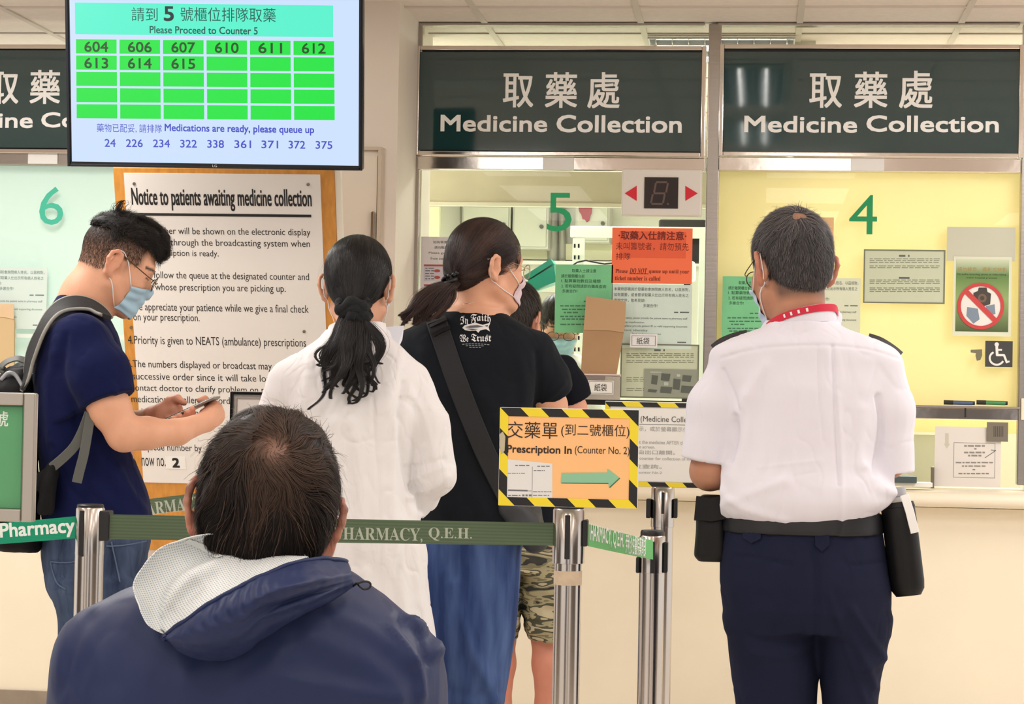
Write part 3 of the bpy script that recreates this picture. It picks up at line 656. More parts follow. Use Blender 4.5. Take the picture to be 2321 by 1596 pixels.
# troffer inside the pharmacy, seen through the transom glass
def troffer(x0, x1, y0, y1, lab, dirx=True, group=None):
    t = tag(empty('ceiling_light', ((x0+x1)/2, (y0+y1)/2, CEIL)), lab, 'light', group); iv = parent_mw(t).inverted()
    bm = bmesh.new(); add_box(bm, (x0, y0, CEIL-0.012), (x1, y1, CEIL-0.007))
    bmesh.ops.transform(bm, matrix=iv, verts=bm.verts[:]); bm_obj('reflector', bm, mat('mirror reflector', (235,236,238), 0.12, 1.0, bump=0.2, bscale=30), t)
    bm = bmesh.new(); dz = 0.034
    for k in range(9):
        xx = x0+(x1-x0)*(k+0.5)/9; add_box(bm, (xx-0.002, y0+0.006, CEIL-dz), (xx+0.002, y1-0.006, CEIL-0.013))
    for k in range(4):
        yy = y0+(y1-y0)*(k+0.5)/4; add_box(bm, (x0+0.006, yy-0.002, CEIL-dz-0.001), (x1-0.006, yy+0.002, CEIL-0.013))
    bmesh.ops.transform(bm, matrix=iv, verts=bm.verts[:]); bm_obj('louvre', bm, mat('louvre steel', (228,229,232), 0.25, 0.9), t)
    bm = bmesh.new(); e = CEIL-0.016
    add_box(bm, (x0, y0, e-0.004), (x0+0.006, y1, CEIL-0.012)); add_box(bm, (x1-0.006, y0, e-0.004), (x1, y1, CEIL-0.012))
    add_box(bm, (x0+0.006, y0, e-0.004), (x1-0.006, y0+0.006, CEIL-0.012)); add_box(bm, (x0+0.006, y1-0.006, e-0.004), (x1-0.006, y1, CEIL-0.012))
    bmesh.ops.transform(bm, matrix=iv, verts=bm.verts[:]); bm_obj('housing', bm, m_white, t)
    for f in (0.3, 0.7):
        if dirx: a, b = (x0+0.03, y0+(y1-y0)*f, CEIL-0.026), (x1-0.03, y0+(y1-y0)*f, CEIL-0.026)
        else: a, b = (x0+(x1-x0)*f, y0+0.03, CEIL-0.026), (x0+(x1-x0)*f, y1-0.03, CEIL-0.026)
        V, F = tube_geo([iv @ Vector(a), iv @ Vector(b)], 0.009, 10); link('lamp_tube', mesh_from(V, F), mat('lamp tube', (255,252,245), emit=9), t)
c = ceil_hit(1480, 70)
troffer(tx-0.588, tx-0.012, ty+0.6+0.01, ty+1.18, 'mirrored ceiling light with louvres above the pharmacy signs')
for (x0, x1, y0, y1, w) in ((-0.2, 0.1, 6.1, 7.25, 'nearer to the counter'), (-0.2, 0.1, 4.5, 5.4, 'further out, over the guard'), (-1.95, -1.65, 4.0, 5.2, 'over the white shirted woman'),):
    troffer(x0, x1, y0, y1, 'mirrored ceiling light in the waiting hall '+w, False)
# ------------------------------------------------------------------ display screen, notice board, queue posts, belts, stand signs
def emat(name, col, k=1.0):
    def b(nt, p):
        p.inputs['Base Color'].default_value = (0.01, 0.01, 0.01, 1); p.inputs['Roughness'].default_value = 0.3
        p.inputs['Emission Color'].default_value = rgb(col); p.inputs['Emission Strength'].default_value = k
    return node_mat(name, b)
def same_height(p0, p1, Y0):
    z = P(*p0, Y0).z; d = ray(*p1); return EYE+d*((z-EYE.z)/d.z)
a, b = P(157, 373, 6.9), same_height((822, 383), (822, 383), 6.9)
b = same_height((157, 373), (157, 373), 6.9); 
d_ = ray(822, 383); b = EYE+d_*((a.z-EYE.z)/d_.z)
tu = (b-a).normalized(); tl = math.radians(9)
tn = tu.cross(Vector((0, 0, 1))).normalized()      # towards the viewer
TV = Pl(a, tu, Vector((0, 0, 1))*math.cos(tl)+tn*math.sin(tl))
tv = tag(empty('display_screen', TV.at(*TV.hit(490, 377), 0)), 'large black framed queue display with green number cells', 'screen')
TV.slab('case', (150, -14, 822, 382), m_black, tv, t=0.05, off=-0.055, bevel=0.006)
TV.frame('bezel', (150, -14, 822, 382), 0.009, mat('bezel black', (14,16,22), 0.2), tv, t=0.008, off=-0.005, bevel=0.002)
TV.slab('screen', (160, -6, 813, 371), emat('screen pale blue', (203,223,252)), tv, t=0.002, off=-0.004)
TV.slab('banner', (170, 9, 755, 81), emat('screen cyan', (84,240,204)), tv, t=0.0005, off=-0.0019)
gm = emat('screen green', (0,226,62))
cells = []
for r in range(5):
    for c in range(6):
        x = 172+c*98.6+r*0.4; y = 89+r*36.8+c*0.75; cells.append([(x, y), (x+92, y+0.6), (x+92, y+32.6), (x, y+32)])
TV.polys('number_cells', cells, gm, tv, t=0.0005, off=-0.0019)
td = emat('screen dark teal', (12,88,78)); tk = emat('screen dark green', (14,70,20)); tb = emat('screen blue', (62,76,196)); t5 = emat('screen black', (10,40,40))
TV.text([('請到', 298, 17, 357, 48), ('號櫃位排隊取藥', 409, 17, 625, 49), ('Please Proceed to Counter 5', 339, 60, 584, 77, .02)], td, tv, off=-0.001)
TV.text([('5', 371, 14, 394, 48, .03)], t5, tv, off=-0.001)
its = []
for i, s_ in enumerate(('604', '606', '607', '610', '611', '612', '613', '614', '615')):
    r, c = divmod(i, 6); x = 172+c*98.6+19; y = 94+r*37+c*0.75; its.append((s_, x, y, x+54, y+24, .02))
TV.text(its, tk, tv, name='lettering', off=-0.001)
its = [('藥物已配妥, 請排隊', 219, 281, 367, 301), ('Medications are ready, please queue up', 373, 283, 712, 305, .02)]
for i, s_ in enumerate(('24', '226', '234', '322', '338', '361', '371', '372', '375')):
    x1 = 262+i*61.4; its.append((s_, x1-(25 if i == 0 else 38), 315+i*0.6, x1, 333+i*0.6, .015))
TV.text(its, tb, tv, name='ready_text', off=-0.001)
TV.text([('LG', 482, 373, 492, 379)], mat('logo grey', (190,190,190), 0.4), tv, name='logo', off=0.0035)
br = TV.at(*TV.hit(486, 60), -0.08); iv = parent_mw(tv).inverted()
tube('ceiling_pole', [iv @ (br+Vector((0, 0.03, -0.1))), iv @ Vector((br.x, br.y+0.03, CEIL))], 0.02, m_steel, tv, 14)
TV.slab('mount', (430, 30, 545, 150), m_black, tv, t=0.05, off=-0.1)
# notice board
bt = math.radians(17)
BP = Pl(P(490, 1252, 7.79), (1, 0, 0), (0, -math.sin(bt), math.cos(bt)))
nb = tag(empty('notice_board', BP.o), 'wooden board with a large white printed notice for patients, below the display screen', 'board')
m_wood = mat('board wood', (206,140,56), 0.45, var=0.12, vscale=9, stretch=(8,8,1), bump=0.03, bscale=30)
w0, w1, w2, w3 = BP.rect(252, 380, 738, 1252)
tl_, tr_ = BP.hit(256, 380), BP.hit(757, 387)
bm = bmesh.new(); add_box(bm, (tl_[0], w1, -0.02), (tr_[0], tl_[1], 0.0), BP.mw, 0.002); BP._fin('backboard', bm, m_wood, nb)
bm = bmesh.new(); add_box(bm, (tr_[0], w1, -0.025), (tr_[0]+0.022, tl_[1], -0.004), BP.mw, 0.002); BP._fin('edge_strip', bm, mat('pale strip', (238,230,214), 0.5), nb)
p0, p1, p2 = BP.hit(281, 392), BP.hit(726, 398), BP.hit(300, 1092)
bm = bmesh.new(); add_box(bm, (p0[0], p2[1], 0.0), (p1[0], p0[1], 0.004), BP.mw); BP._fin('notice_sheet', bm, mat('notice sheet', (232,226,220), 0.5, bump=0.04, bscale=5), nb)
L = [('Notice to patients awaiting medicine collection', 299, 427, 707, 478, .012),
 ('1.Your number will be shown on the electronic display', 287, 516, 704, 536), ('and called through the broadcasting system when', 302, 542, 703, 562), ('your prescription is ready.', 302, 566, 496, 584),
 ('2.Please follow the queue at the designated counter and', 286, 616, 701, 637), ('tell us whose prescription you are picking up.', 302, 643, 648, 664),
 ('3.We appreciate your patience while we give a final check', 286, 688, 700, 711), ('on your prescription.', 303, 711, 453, 732),
 ('4.Priority is given to NEATS (ambulance) prescriptions', 291, 763, 694, 788),
 ('5.The numbers displayed or broadcast may not be in', 289, 819, 690, 840), ('successive order since it will take longer if we', 301, 847, 688, 868), ('contact doctor to clarify problem on prescription', 299, 874, 687, 893), ('medications or allergy record on your prescription', 299, 899, 686, 920), ('and your medication', 299, 926, 450, 946),
 ('queue number by', 330, 1006, 458, 1026), ('now no.', 322, 1037, 376, 1056)]
BP.text(L, m_ink, nb, off=0.0046)
BP.slab('rule', (303, 484, 706, 490), m_ink, nb, t=0.0004, off=0.0046)
o_ = BP.slab('number_patch', (376, 1033, 422, 1062), m_paper, nb, t=0.0008, off=0.0046)
BP.text([('2', 391, 1037, 408, 1059, .05)], m_ink, nb, name='patch_numeral', off=0.0058)
for x, y in ((305, 416), (699, 418), (298, 742), (690, 751)):
    k = BP.hit(x, y); V, F = tube_geo([parent_mw(nb).inverted() @ BP.at(*k, 0.003), parent_mw(nb).inverted() @ BP.at(*k, 0.007)], 0.0055, 10)
    link('screw', mesh_from(V, F), mat('screw grey', (120,112,104), 0.35, 0.8), nb)
bm = bmesh.new(); add_box(bm, (-0.1, w1+0.005, -(YC-7.80)/math.cos(bt)+0.012), (0.1, w1+0.05, -0.02), BP.mw); BP._fin('wall_bracket', bm, m_steel, nb)
bm = bmesh.new(); add_box(bm, (-0.1, tl_[1]-0.2, -(YC-7.80+(tl_[1]-0.16)*math.sin(bt))/math.cos(bt)+0.012), (0.1, tl_[1]-0.16, -0.02), BP.mw); BP._fin('wall_bracket', bm, m_steel, nb)

# queue posts
m_post = mat('brushed steel post', (196,188,180), 0.2, 1.0, bump=0.06, bscale=40, stretch=(1,1,0.02))
m_rec = mat('belt housing', (26,26,28), 0.45)
def post(cx, top, Y, r, lab, head_r=None, head_px=125, slots=(), recs=(), tape=None, group=None, cap=0.006, pole_mat=None):
    t = P(cx, top, Y); o = tag(empty('queue_post', (t.x, t.y, 0)), lab, 'post', group)
    s = FOC/Y; hz = head_px/s; hr = head_r or r*1.06; z = t.z
    lathe('base', [(0.16, 0.0), (0.162, 0.012), (0.15, 0.022), (0.05, 0.034), (r*1.3, 0.05)], m_post, o, 40)
    lathe('pole', [(r, 0.03), (r, z-hz)], m_post, o, 36)
    lathe('head', [(r*0.9, z-hz-0.002), (hr, z-hz), (hr, z-0.004), (hr-0.003, z)], m_post, o, 36)
    lathe('cap', [(hr*0.93, z-0.001), (hr*0.93, z+cap*0.6), (hr*0.85, z+cap)], m_rec, o, 32)
    pl = wall_pl(Y-hr); 
    for (x0, y0, x1, y1) in slots: pl.slab('slot', (x0, y0, x1, y1), m_rec, o, t=0.006, off=-0.004, bevel=0.0015)
    for (x0, y0, x1, y1) in recs: wall_pl(Y).slab('belt_end', (x0, y0, x1, y1), m_rec, o, t=0.036, off=-0.018, bevel=0.003)
    if tape:
        za, zb = P(cx, tape[1], Y).z, P(cx, tape[0], Y).z; rt = r+0.0012
        lathe('tape_band', [(rt, za), (rt, zb)], mat('old tape', (196,176,150), 0.5, var=0.12, vscale=40), o, 36)
    return o, t
post(205, 1149, 4.70, 0.0312, 'steel queue post at left holding a green belt and the dark belt', 0.0318, 110, [(180, 1157, 190, 1262)], [(228, 1157, 252, 1225)])
post(1290, 1152, 4.70, 0.0294, 'steel queue post with beige tape holding up the orange prescription sign', 0.0345, 124, [(1280, 1168, 1292, 1268)], [(1321, 1178, 1333, 1238)], (1293, 1325))
post(1479, 1213, 5.40, 0.0310, 'steel queue post with a thick black cap at the end of the light green belt', 0.0320, 85, [(1474, 1228, 1484, 1300)], [(1442, 1262, 1451, 1298), (1504, 1228, 1514, 1298)], cap=0.012)
post(1503, 1104, 6.00, 0.0300, 'steel queue post holding up the white medicine collection stand sign', 0.0316, 90, [(1499, 1116, 1506, 1165)], [(1465, 1130, 1476, 1174), (1527, 1130, 1536, 1174)])
post(608, 1010, 6.30, 0.0300, 'steel queue post under the black framed sign behind the seated man', 0.0316, 90)
post(210, 1140, 6.35, 0.0300, 'steel queue post hidden behind the man with the phone', 0.0316, 90)
# belts
def belt(pa, pb, ha, hb, col, lab, items=(), tcol=None, rib=True, bold=0.0):
    """pa, pb: (px, py centre, Y); ha, hb heights in px"""
    A0, A1 = P(pa[0], pa[1]+ha/2, pa[2]), P(pa[0], pa[1]-ha/2, pa[2]); B0, B1 = P(pb[0], pb[1]+hb/2, pb[2]), P(pb[0], pb[1]-hb/2, pb[2])
    pl = Pl(A0, B0-A0, A1-A0); g = lambda p: ((p-pl.o).dot(pl.u), (p-pl.o).dot(pl.v))
    o = tag(empty('belt', (A0+B0)/2), lab, 'belt')
    def bm_(nt, b):
        tc = nt.nodes.new('ShaderNodeTexCoord'); sp = nt.nodes.new('ShaderNodeSeparateXYZ'); nt.links.new(tc.outputs['Object'], sp.inputs[0])
        w = M_(nt, 'SINE', M_(nt, 'MULTIPLY', sp.outputs['Z'], 900.0)); r = nt.nodes.new('ShaderNodeMapRange'); nt.links.new(w, r.inputs[0])
        r.inputs[1].default_value = -1; r.inputs[2].default_value = 1; r.inputs[3].default_value = 0.82 if rib else 0.97; r.inputs[4].default_value = 1.1 if rib else 1.02
        mx = nt.nodes.new('ShaderNodeMix'); mx.data_type = 'RGBA'; mx.blend_type = 'MULTIPLY'; mx.inputs[0].default_value = 1
        mx.inputs[6].default_value = rgb(col); nt.links.new(r.outputs[0], mx.inputs[7]); nt.links.new(mx.outputs[2], b.inputs['Base Color']); b.inputs['Roughness'].default_value = 0.7
    u_b = g(B0); n = 24; top = [(g(A1)[0]+(g(B1)[0]-g(A1)[0])*i/n, g(A1)[1]+(g(B1)[1]-g(A1)[1])*i/n-0.0006*math.sin(PI*i/n)) for i in range(n+1)]
    bot = [(g(B0)[0]*(1-i/n), g(B0)[1]*(1-i/n)-0.0006*math.sin(PI*i/n)) for i in range(n+1)]
    pl.polys('webbing', [bot[::-1]+top[::-1]], node_mat('webbing'+lab, bm_), o, t=0.0015, off=0.0, uv=True)
    if items: pl.text(items, mat('belt lettering'+str(tcol), tcol, 0.6), o, off=0.0022)
    return o
belt((250, 1194, 4.69), (1256, 1211, 4.69), 56, 52, (80,98,72), 'long dark olive queue belt in front of the queue', [('𝐏𝐇𝐀𝐑𝐌𝐀𝐂𝐘,', 757, 1196, 958, 1229), ('𝐐.𝐄.𝐇.', 972, 1196, 1070, 1226)], (168,176,158))
belt((-95, 1217, 4.69), (174, 1195, 4.69), 46, 50, (0,150,112), 'bright green belt reading Pharmacy at the left edge', [('Pharmacy', 0, 1180, 171, 1223, .025)], (240,248,244), rib=False)
belt((1332, 1213, 4.71), (1479, 1247, 5.36), 50, 43, (104,186,112), 'short light green belt running back from the taped post', [('HARMACY, Q.E.H.', 1336, 1196, 1412, 1240, .02), ('伊利沙伯醫院藥劑部', 1415, 1214, 1462, 1259, .01)], (236,246,234), rib=False)
belt((225, 1163, 6.33), (590, 1116, 6.28), 36, 34, (88,104,76), 'olive queue belt behind the man with the phone', [('𝐏𝐇𝐀𝐑𝐌𝐀𝐂𝐘', 290, 1134, 462, 1164)], (176,182,166))
# hazard tape
def haz(name, sgn=1.0, f=11.5):
    def b(nt, p):
        tc = nt.nodes.new('ShaderNodeTexCoord'); sp = nt.nodes.new('ShaderNodeSeparateXYZ'); nt.links.new(tc.outputs['Object'], sp.inputs[0])
        d = M_(nt, 'ADD', sp.outputs['X'], M_(nt, 'MULTIPLY', sp.outputs['Z'], sgn)); q = M_(nt, 'GREATER_THAN', M_(nt, 'FRACT', M_(nt, 'ADD', M_(nt, 'MULTIPLY', d, f), 10.32)), 0.5)
        mx = nt.nodes.new('ShaderNodeMix'); mx.data_type = 'RGBA'; nt.links.new(q, mx.inputs[0]); mx.inputs[6].default_value = rgb((24,22,22)); mx.inputs[7].default_value = rgb((238,216,44))
        nt.links.new(mx.outputs[2], p.inputs['Base Color']); p.inputs['Roughness'].default_value = 0.4
    return node_mat(name, b)
m_haz = haz('hazard tape'); m_alu = mat('aluminium frame', (176,168,158), 0.35, 0.7)
SP = wall_pl(4.64)
so = tag(empty('stand_sign', SP.at(*SP.hit(1289, 1150), 0)), 'orange prescription sign with hazard tape border on the taped post', 'sign')
SP.slab('backing', (1131, 926, 1447, 1150), mat('sign back white', (226,226,220), 0.4), so, t=0.012, off=-0.012, bevel=0.002)
SP.frame('hazard_border', (1132, 927, 1446, 1149), 0.0178, m_haz, so, t=0.0025, off=0.0)
SP.slab('panel', (1149, 946, 1428, 1132), mat('orange sheet', (250,198,128), 0.4, col2=(250,186,134), vscale=3), so, t=0.001, off=0.0)
SP.text([('交藥單', 1150, 956, 1264, 994), ('(到二號櫃位)', 1272, 962, 1427, 993), ('Prescription In', 1149, 1010, 1296, 1033, .022), ('(Counter No. 2)', 1303, 1012, 1427, 1034)], mat('brown black ink', (52,34,22), 0.6), so, off=0.0016)
pic = SP.polys('form_picture', [[(1150, 1041), (1252, 1051), (1252, 1130), (1149, 1130)]], mat('form white', (226,226,224), 0.5), so, t=0.0005, off=0.0011)
SP.bars('form_print', [(1168, 1200, 1054, 2, 9), (1218, 1250, 1056, 2, 8), (1151, 1190, 1072, 1.5, 6), (1210, 1235, 1066, 1.5, 6), (1152, 1196, 1110, 3.5, 40), (1152, 1180, 1122, 2, 8), (1184, 1205, 1121, 4, 9), (1208, 1250, 1114, 1.5, 6), (1208, 1245, 1122, 1.5, 9)], mat('form ink', (110,112,116), 0.6), so, off=0.0019)
SP.polys('form_line', [seg((1207, 1058), (1206, 1129), 0.8), seg((1151, 1112), (1205, 1113), 1)], mat('form ink', (110,112,116), 0.6), so, t=0.0001, off=0.0018)
AR = [(1273, 1072), (1376, 1071), (1377, 1062), (1404, 1083), (1380, 1105), (1379, 1095), (1271, 1094)]
SP.polys('arrow_edge', [[(1275, 1074), (1377, 1073), (1378, 1064), (1406, 1084.5), (1382, 1107), (1380, 1097), (1272, 1096)]], mat('arrow edge', (60,110,84), 0.5), so, t=0.0003, off=0.0011)
SP.polys('arrow', [AR], mat('arrow green', (140,194,158), 0.5), so, t=0.0004, off=0.0015)
SP.polys('tape_patch', [[(1132, 985), (1140, 978), (1146, 990), (1144, 1022), (1136, 1030), (1133, 1010)]], mat('torn tape', (190,180,150), 0.5), so, t=0.0008, off=0.0027)
SP2 = wall_pl(5.95)
so = tag(empty('stand_sign', SP2.at(*SP2.hit(1502, 1103), 0)), 'white medicine collection stand sign behind the orange prescription sign', 'sign')
SP2.slab('backing', (1370, 911, 1634, 1105), mat('sign back white', (226,226,220), 0.4), so, t=0.012, off=-0.012, bevel=0.002)
SP2.frame('hazard_border', (1371, 913, 1633, 1104), 0.0125, haz('hazard tape fine', 1.0, 10.5), so, t=0.0025, off=0.0)
SP2.slab('panel', (1380, 926, 1622, 1092), mat('white sheet', (236,234,228), 0.4), so, t=0.001, off=0.0)
SP2.text([('取藥', 1400, 944, 1440, 959), ('(Medicine Collection)', 1452, 944, 1596, 961)], mat('grey ink', (84,82,82), 0.6), so, off=0.0016)
SP2.slab('rule', (1400, 962, 1597, 963.2), m_txt2, so, t=0.0002, off=0.0012)
SP2.text([('請依照指示，或於螢幕顯示後', 1398, 967, 1560, 978), ('取藥後由出口離開。', 1398, 1020, 1530, 1030), ('到櫃位查詢。', 1398, 1052, 1500, 1062)], mat('pale grey ink', (160,160,158), 0.6), so, off=0.0016)
SP2.text([('Please collect the medicine AFTER the number', 1398, 999, 1590, 1007), ('shows on the screen.', 1398, 1009, 1485, 1016), ('Wait at the counter for collection of medicine', 1398, 1036, 1594, 1043), ('or go to Counter No.2', 1398, 1068, 1500, 1075)], mat('pale grey ink', (160,160,158), 0.6), so, name='small_text', off=0.0016)
SP3 = wall_pl(6.27)
so = tag(empty('stand_sign', SP3.at(*SP3.hit(608, 1010), 0)), 'black framed blank stand sign just left of the white shirted woman', 'sign')
SP3.slab('backing', (522, 888, 694, 1010), m_white, so, t=0.014, off=-0.014)
SP3.frame('frame', (522, 889, 694, 1010), 0.0095, mat('gloss black frame', (20,18,18), 0.15), so, t=0.01, off=0.0, bevel=0.002)
SP3.slab('panel', (532, 901, 684, 1000), mat('blank sheet', (214,206,200), 0.4), so, t=0.001, off=0.0)
SP3.frame('inner_lip', (532, 900, 684, 1000), 0.006, m_alu, so, t=0.004, off=0.0)
# aluminium framed sign at the left edge, on its own post
SP4 = wall_pl(4.28)
so = tag(empty('stand_sign', Vector((P(-95, 1180, 4.28).x, 4.28, 0))), 'aluminium framed green stand sign cut by the left edge', 'sign')
SP4.frame('frame', (-150, 889, 84, 1180), 0.0255, m_alu, so, t=0.018, off=0.0, bevel=0.003)
SP4.slab('panel', (-128, 910, 60, 1158), mat('stand sign green', (88,158,108), 0.45, var=0.06, vscale=4), so, t=0.004, off=0.0)
SP4.slab('rim', (-126, 914, 56, 1154), mat('stand sign green dark', (60,128,84), 0.45), so, t=0.002, off=0.003); 
SP4.slab('face', (-122, 921, 51, 1150), mat('stand sign green'  , (88,158,108)), so, t=0.001, off=0.0046)
SP4.text([('號', -13, 932, 21, 967, .01)], mat('sign letter pale', (222,232,222), 0.5), so, off=0.006)
SP4.slab('back', (-148, 892, 82, 1178), m_white, so, t=0.003, off=-0.004)
zt = P(-95, 1180, 4.28).z
lathe('post', [(0.032, 0.03), (0.032, zt+0.05)], m_post, so, 32, mw=Matrix.Translation((0, 0.035, 0)))
lathe('base', [(0.16, 0), (0.16, 0.015), (0.04, 0.035)], m_post, so, 32, mw=Matrix.Translation((0, 0.035, 0)))
# ------------------------------------------------------------------ people: distance fields, meshing, hair
RNG = np.random.RandomState(11)
_lat = RNG.rand(32, 32, 32).astype(np.float32)
def vnoise(p):
    i = np.floor(p).astype(int); f = p-i; f = f*f*(3-2*f); out = 0
    for a in (0, 1):
        for b in (0, 1):
            for c in (0, 1):
                w = (f[:, 0] if a else 1-f[:, 0])*(f[:, 1] if b else 1-f[:, 1])*(f[:, 2] if c else 1-f[:, 2])
                out = out+w*_lat[(i[:, 0]+a) % 32, (i[:, 1]+b) % 32, (i[:, 2]+c) % 32]
    return out*2-1
def fbm(p, freq, octv=3, sc=(1, 1, 1), seed=0.0):
    q = np.asarray(p)*np.array(sc)*freq+seed*7.31+100; a, o = 1.0, 0
    for k in range(octv):
        o = o+a*vnoise(q); q = q*2.03+3.7; a *= 0.5
    return o
def axes(yaw=0, pitch=0, roll=0):
    """head or body axes as columns (right, forward, up): yaw to the right, pitch down, roll clockwise, in degrees; 0 faces +y"""
    y, p, r = (math.radians(v) for v in (yaw, pitch, roll))
    M = Matrix.Rotation(-y, 3, 'Z') @ Matrix.Rotation(-p, 3, 'X') @ Matrix.Rotation(r, 3, 'Y')
    return np.array(M)
class Person:
    def __init__(s, px, Y, label):
        d = ray(px, 898); ey = Vector((d.x, d.y, 0)).normalized(); ex = Vector((ey.y, -ey.x, 0)); t = Y/ey.y
        o = ey*t; s.dist = t
        s.mw = Matrix(((ex.x, ey.x, 0, o.x), (ex.y, ey.y, 0, o.y), (0, 0, 1, 0), (0, 0, 0, 1))); s.inv = s.mw.inverted()
        s.root = empty('person', mw=s.mw); tag(s.root, label, 'person')
        s.ex, s.ey, s.o = ex, ey, o
        a, b = s.L(px-50, 900), s.L(px+50, 900); s.ppm = 100/np.linalg.norm(b-a)
    def L(s, px, py, d=0.0):
        r = ray(px, py); n = s.ey; t = ((s.o-EYE).dot(n)+d)/r.dot(n); return np.array(s.inv @ (EYE+r*t))
    def m(s, n): return n/s.ppm
    def proj(s, V):
        M = np.array((Matrix.Translation(EYE) @ CAMR).inverted() @ s.mw)
        q = np.c_[V, np.ones(len(V))] @ M.T
        return np.c_[W_PX/2+FOC*q[:, 0]/-q[:, 2], H_PX/2-FOC*q[:, 1]/-q[:, 2]]
    def rows(s, rows, d=0.0):
        """rows: (py, x left, x right, half depth[, depth shift]) -> sections (z, cx, cy, hw, hd)"""
        out = []
        for r in rows:
            dd = d+(r[4] if len(r) > 4 else 0.0)
            a, b = s.L(r[1], r[0], dd), s.L(r[2], r[0], dd); out.append(((a[2]+b[2])/2, (a[0]+b[0])/2, dd, (b[0]-a[0])/2, r[3]))
        return sorted(out)
class Sdf:
    def __init__(s, lo, hi, res):
        s.lo = np.array(lo, float); s.res = res; s.n = np.ceil((np.array(hi)-s.lo)/res).astype(int)+1
        s.f = np.full(s.n, 1.0, np.float32); s.ax = [(s.lo[i]+res*np.arange(s.n[i])).astype(np.float32) for i in range(3)]
    def _blk(s, lo, hi, pad=0.06):
        a = np.clip(np.floor((np.array(lo)-pad-s.lo)/s.res).astype(int), 0, s.n); b = np.clip(np.ceil((np.array(hi)+pad-s.lo)/s.res).astype(int)+1, 0, s.n)
        sl = tuple(slice(a[i], b[i]) for i in range(3))
        return sl, s.ax[0][sl[0]][:, None, None], s.ax[1][sl[1]][None, :, None], s.ax[2][sl[2]][None, None, :]
    def _mix(s, sl, d, k, op='add'):
        f = s.f[sl]
        if f.size == 0: return
        if op == 'add':
            if k > 0:
                h = np.clip(0.5+0.5*(f-d)/k, 0, 1); s.f[sl] = f*(1-h)+d*h-k*h*(1-h)
            else: s.f[sl] = np.minimum(f, d)
        elif op == 'sub':
            d = -d
            if k > 0:
                h = np.clip(0.5-0.5*(f-d)/k, 0, 1); s.f[sl] = f*(1-h)+d*h+k*h*(1-h)
            else: s.f[sl] = np.maximum(f, d)
    def cap(s, a, b, ra, rb=None, k=0.015, op='add'):
        a, b = np.array(a, float), np.array(b, float); rb = ra if rb is None else rb; r = max(ra, rb)
        sl, X, Y, Z = s._blk(np.minimum(a, b)-r, np.maximum(a, b)+r); ba = b-a; L2 = max(1e-9, ba @ ba)
        h = np.clip(((X-a[0])*ba[0]+(Y-a[1])*ba[1]+(Z-a[2])*ba[2])/L2, 0, 1)
        d = np.sqrt((X-a[0]-h*ba[0])**2+(Y-a[1]-h*ba[1])**2+(Z-a[2]-h*ba[2])**2)-(ra+(rb-ra)*h)
        s._mix(sl, d, k, op)
    def chain(s, pts, rads, k=0.015, op='add'):
        for i in range(len(pts)-1): s.cap(pts[i], pts[i+1], rads[i], rads[i+1], k, op)
    def ell(s, c, r, R=None, k=0.02, op='add'):
        c, r = np.array(c, float), np.array(r, float); m = r.max(); sl, X, Y, Z = s._blk(c-m, c+m)
        x, y, z = X-c[0], Y-c[1], Z-c[2]
        if R is not None: x, y, z = (x*R[0, i]+y*R[1, i]+z*R[2, i] for i in range(3))
        k0 = np.sqrt((x/r[0])**2+(y/r[1])**2+(z/r[2])**2); k1 = np.sqrt((x/r[0]**2)**2+(y/r[1]**2)**2+(z/r[2]**2)**2)+1e-6
        s._mix(sl, k0*(k0-1)/k1, k, op)
    def stack(s, secs, k=0.02, n=2.3, grow=0.0, op='add', R=None, c=None):
        """elliptical sections (z, cx, cy, hw, hd); smooth between"""
        A = np.array(secs, float); zz = np.linspace(A[0, 0], A[-1, 0], 200)
        it = [np.interp(zz, A[:, 0], A[:, i]) for i in range(1, 5)]
        ker = np.ones(9)/9; it = [np.convolve(np.r_[[v[0]]*4, v, [v[-1]]*4], ker, 'valid') for v in it]
        lo = (min(A[:, 1]-A[:, 3])-grow, min(A[:, 2]-A[:, 4])-grow, A[0, 0]-grow); hi = (max(A[:, 1]+A[:, 3])+grow, max(A[:, 2]+A[:, 4])+grow, A[-1, 0]+grow)
        sl, X, Y, Z = s._blk(lo, hi); z1 = Z.ravel()
        cx, cy, hw, hd = (np.interp(z1, zz, v)[None, None, :] for v in it); hw = hw+grow; hd = hd+grow
        q = (np.abs((X-cx)/hw)**n+np.abs((Y-cy)/hd)**n)**(1/n)
        g = np.sqrt(((X-cx)/hw**2)**2+((Y-cy)/hd**2)**2)/np.maximum(np.sqrt(((X-cx)/hw)**2+((Y-cy)/hd)**2), 1e-4)
        d = (q-1)/np.maximum(g, 1e-3)
        zc = np.maximum(A[0, 0]-grow-Z, Z-A[-1, 0]-grow); d = np.maximum(d, zc)
        s._mix(sl, d.astype(np.float32), k, op)
    def cut(s, fn):
        """keep where fn(X, Y, Z) < 0"""
        X, Y, Z = s.ax[0][:, None, None], s.ax[1][None, :, None], s.ax[2][None, None, :]
        s.f = np.maximum(s.f, fn(X, Y, Z)).astype(np.float32)
    def half(s, p, n):
        n = np.array(n, float)/np.linalg.norm(n); s.cut(lambda X, Y, Z: (X-p[0])*n[0]+(Y-p[1])*n[1]+(Z-p[2])*n[2])
    def sample(s, P_):
        q = (P_-s.lo)/s.res; q = np.clip(q, 0, np.array(s.n)-1.001); i = q.astype(int); f = q-i; o = 0
        for a in (0, 1):
            for b in (0, 1):
                for c in (0, 1):
                    w = (f[:, 0] if a else 1-f[:, 0])*(f[:, 1] if b else 1-f[:, 1])*(f[:, 2] if c else 1-f[:, 2])
                    o = o+w*s.f[i[:, 0]+a, i[:, 1]+b, i[:, 2]+c]
        return o
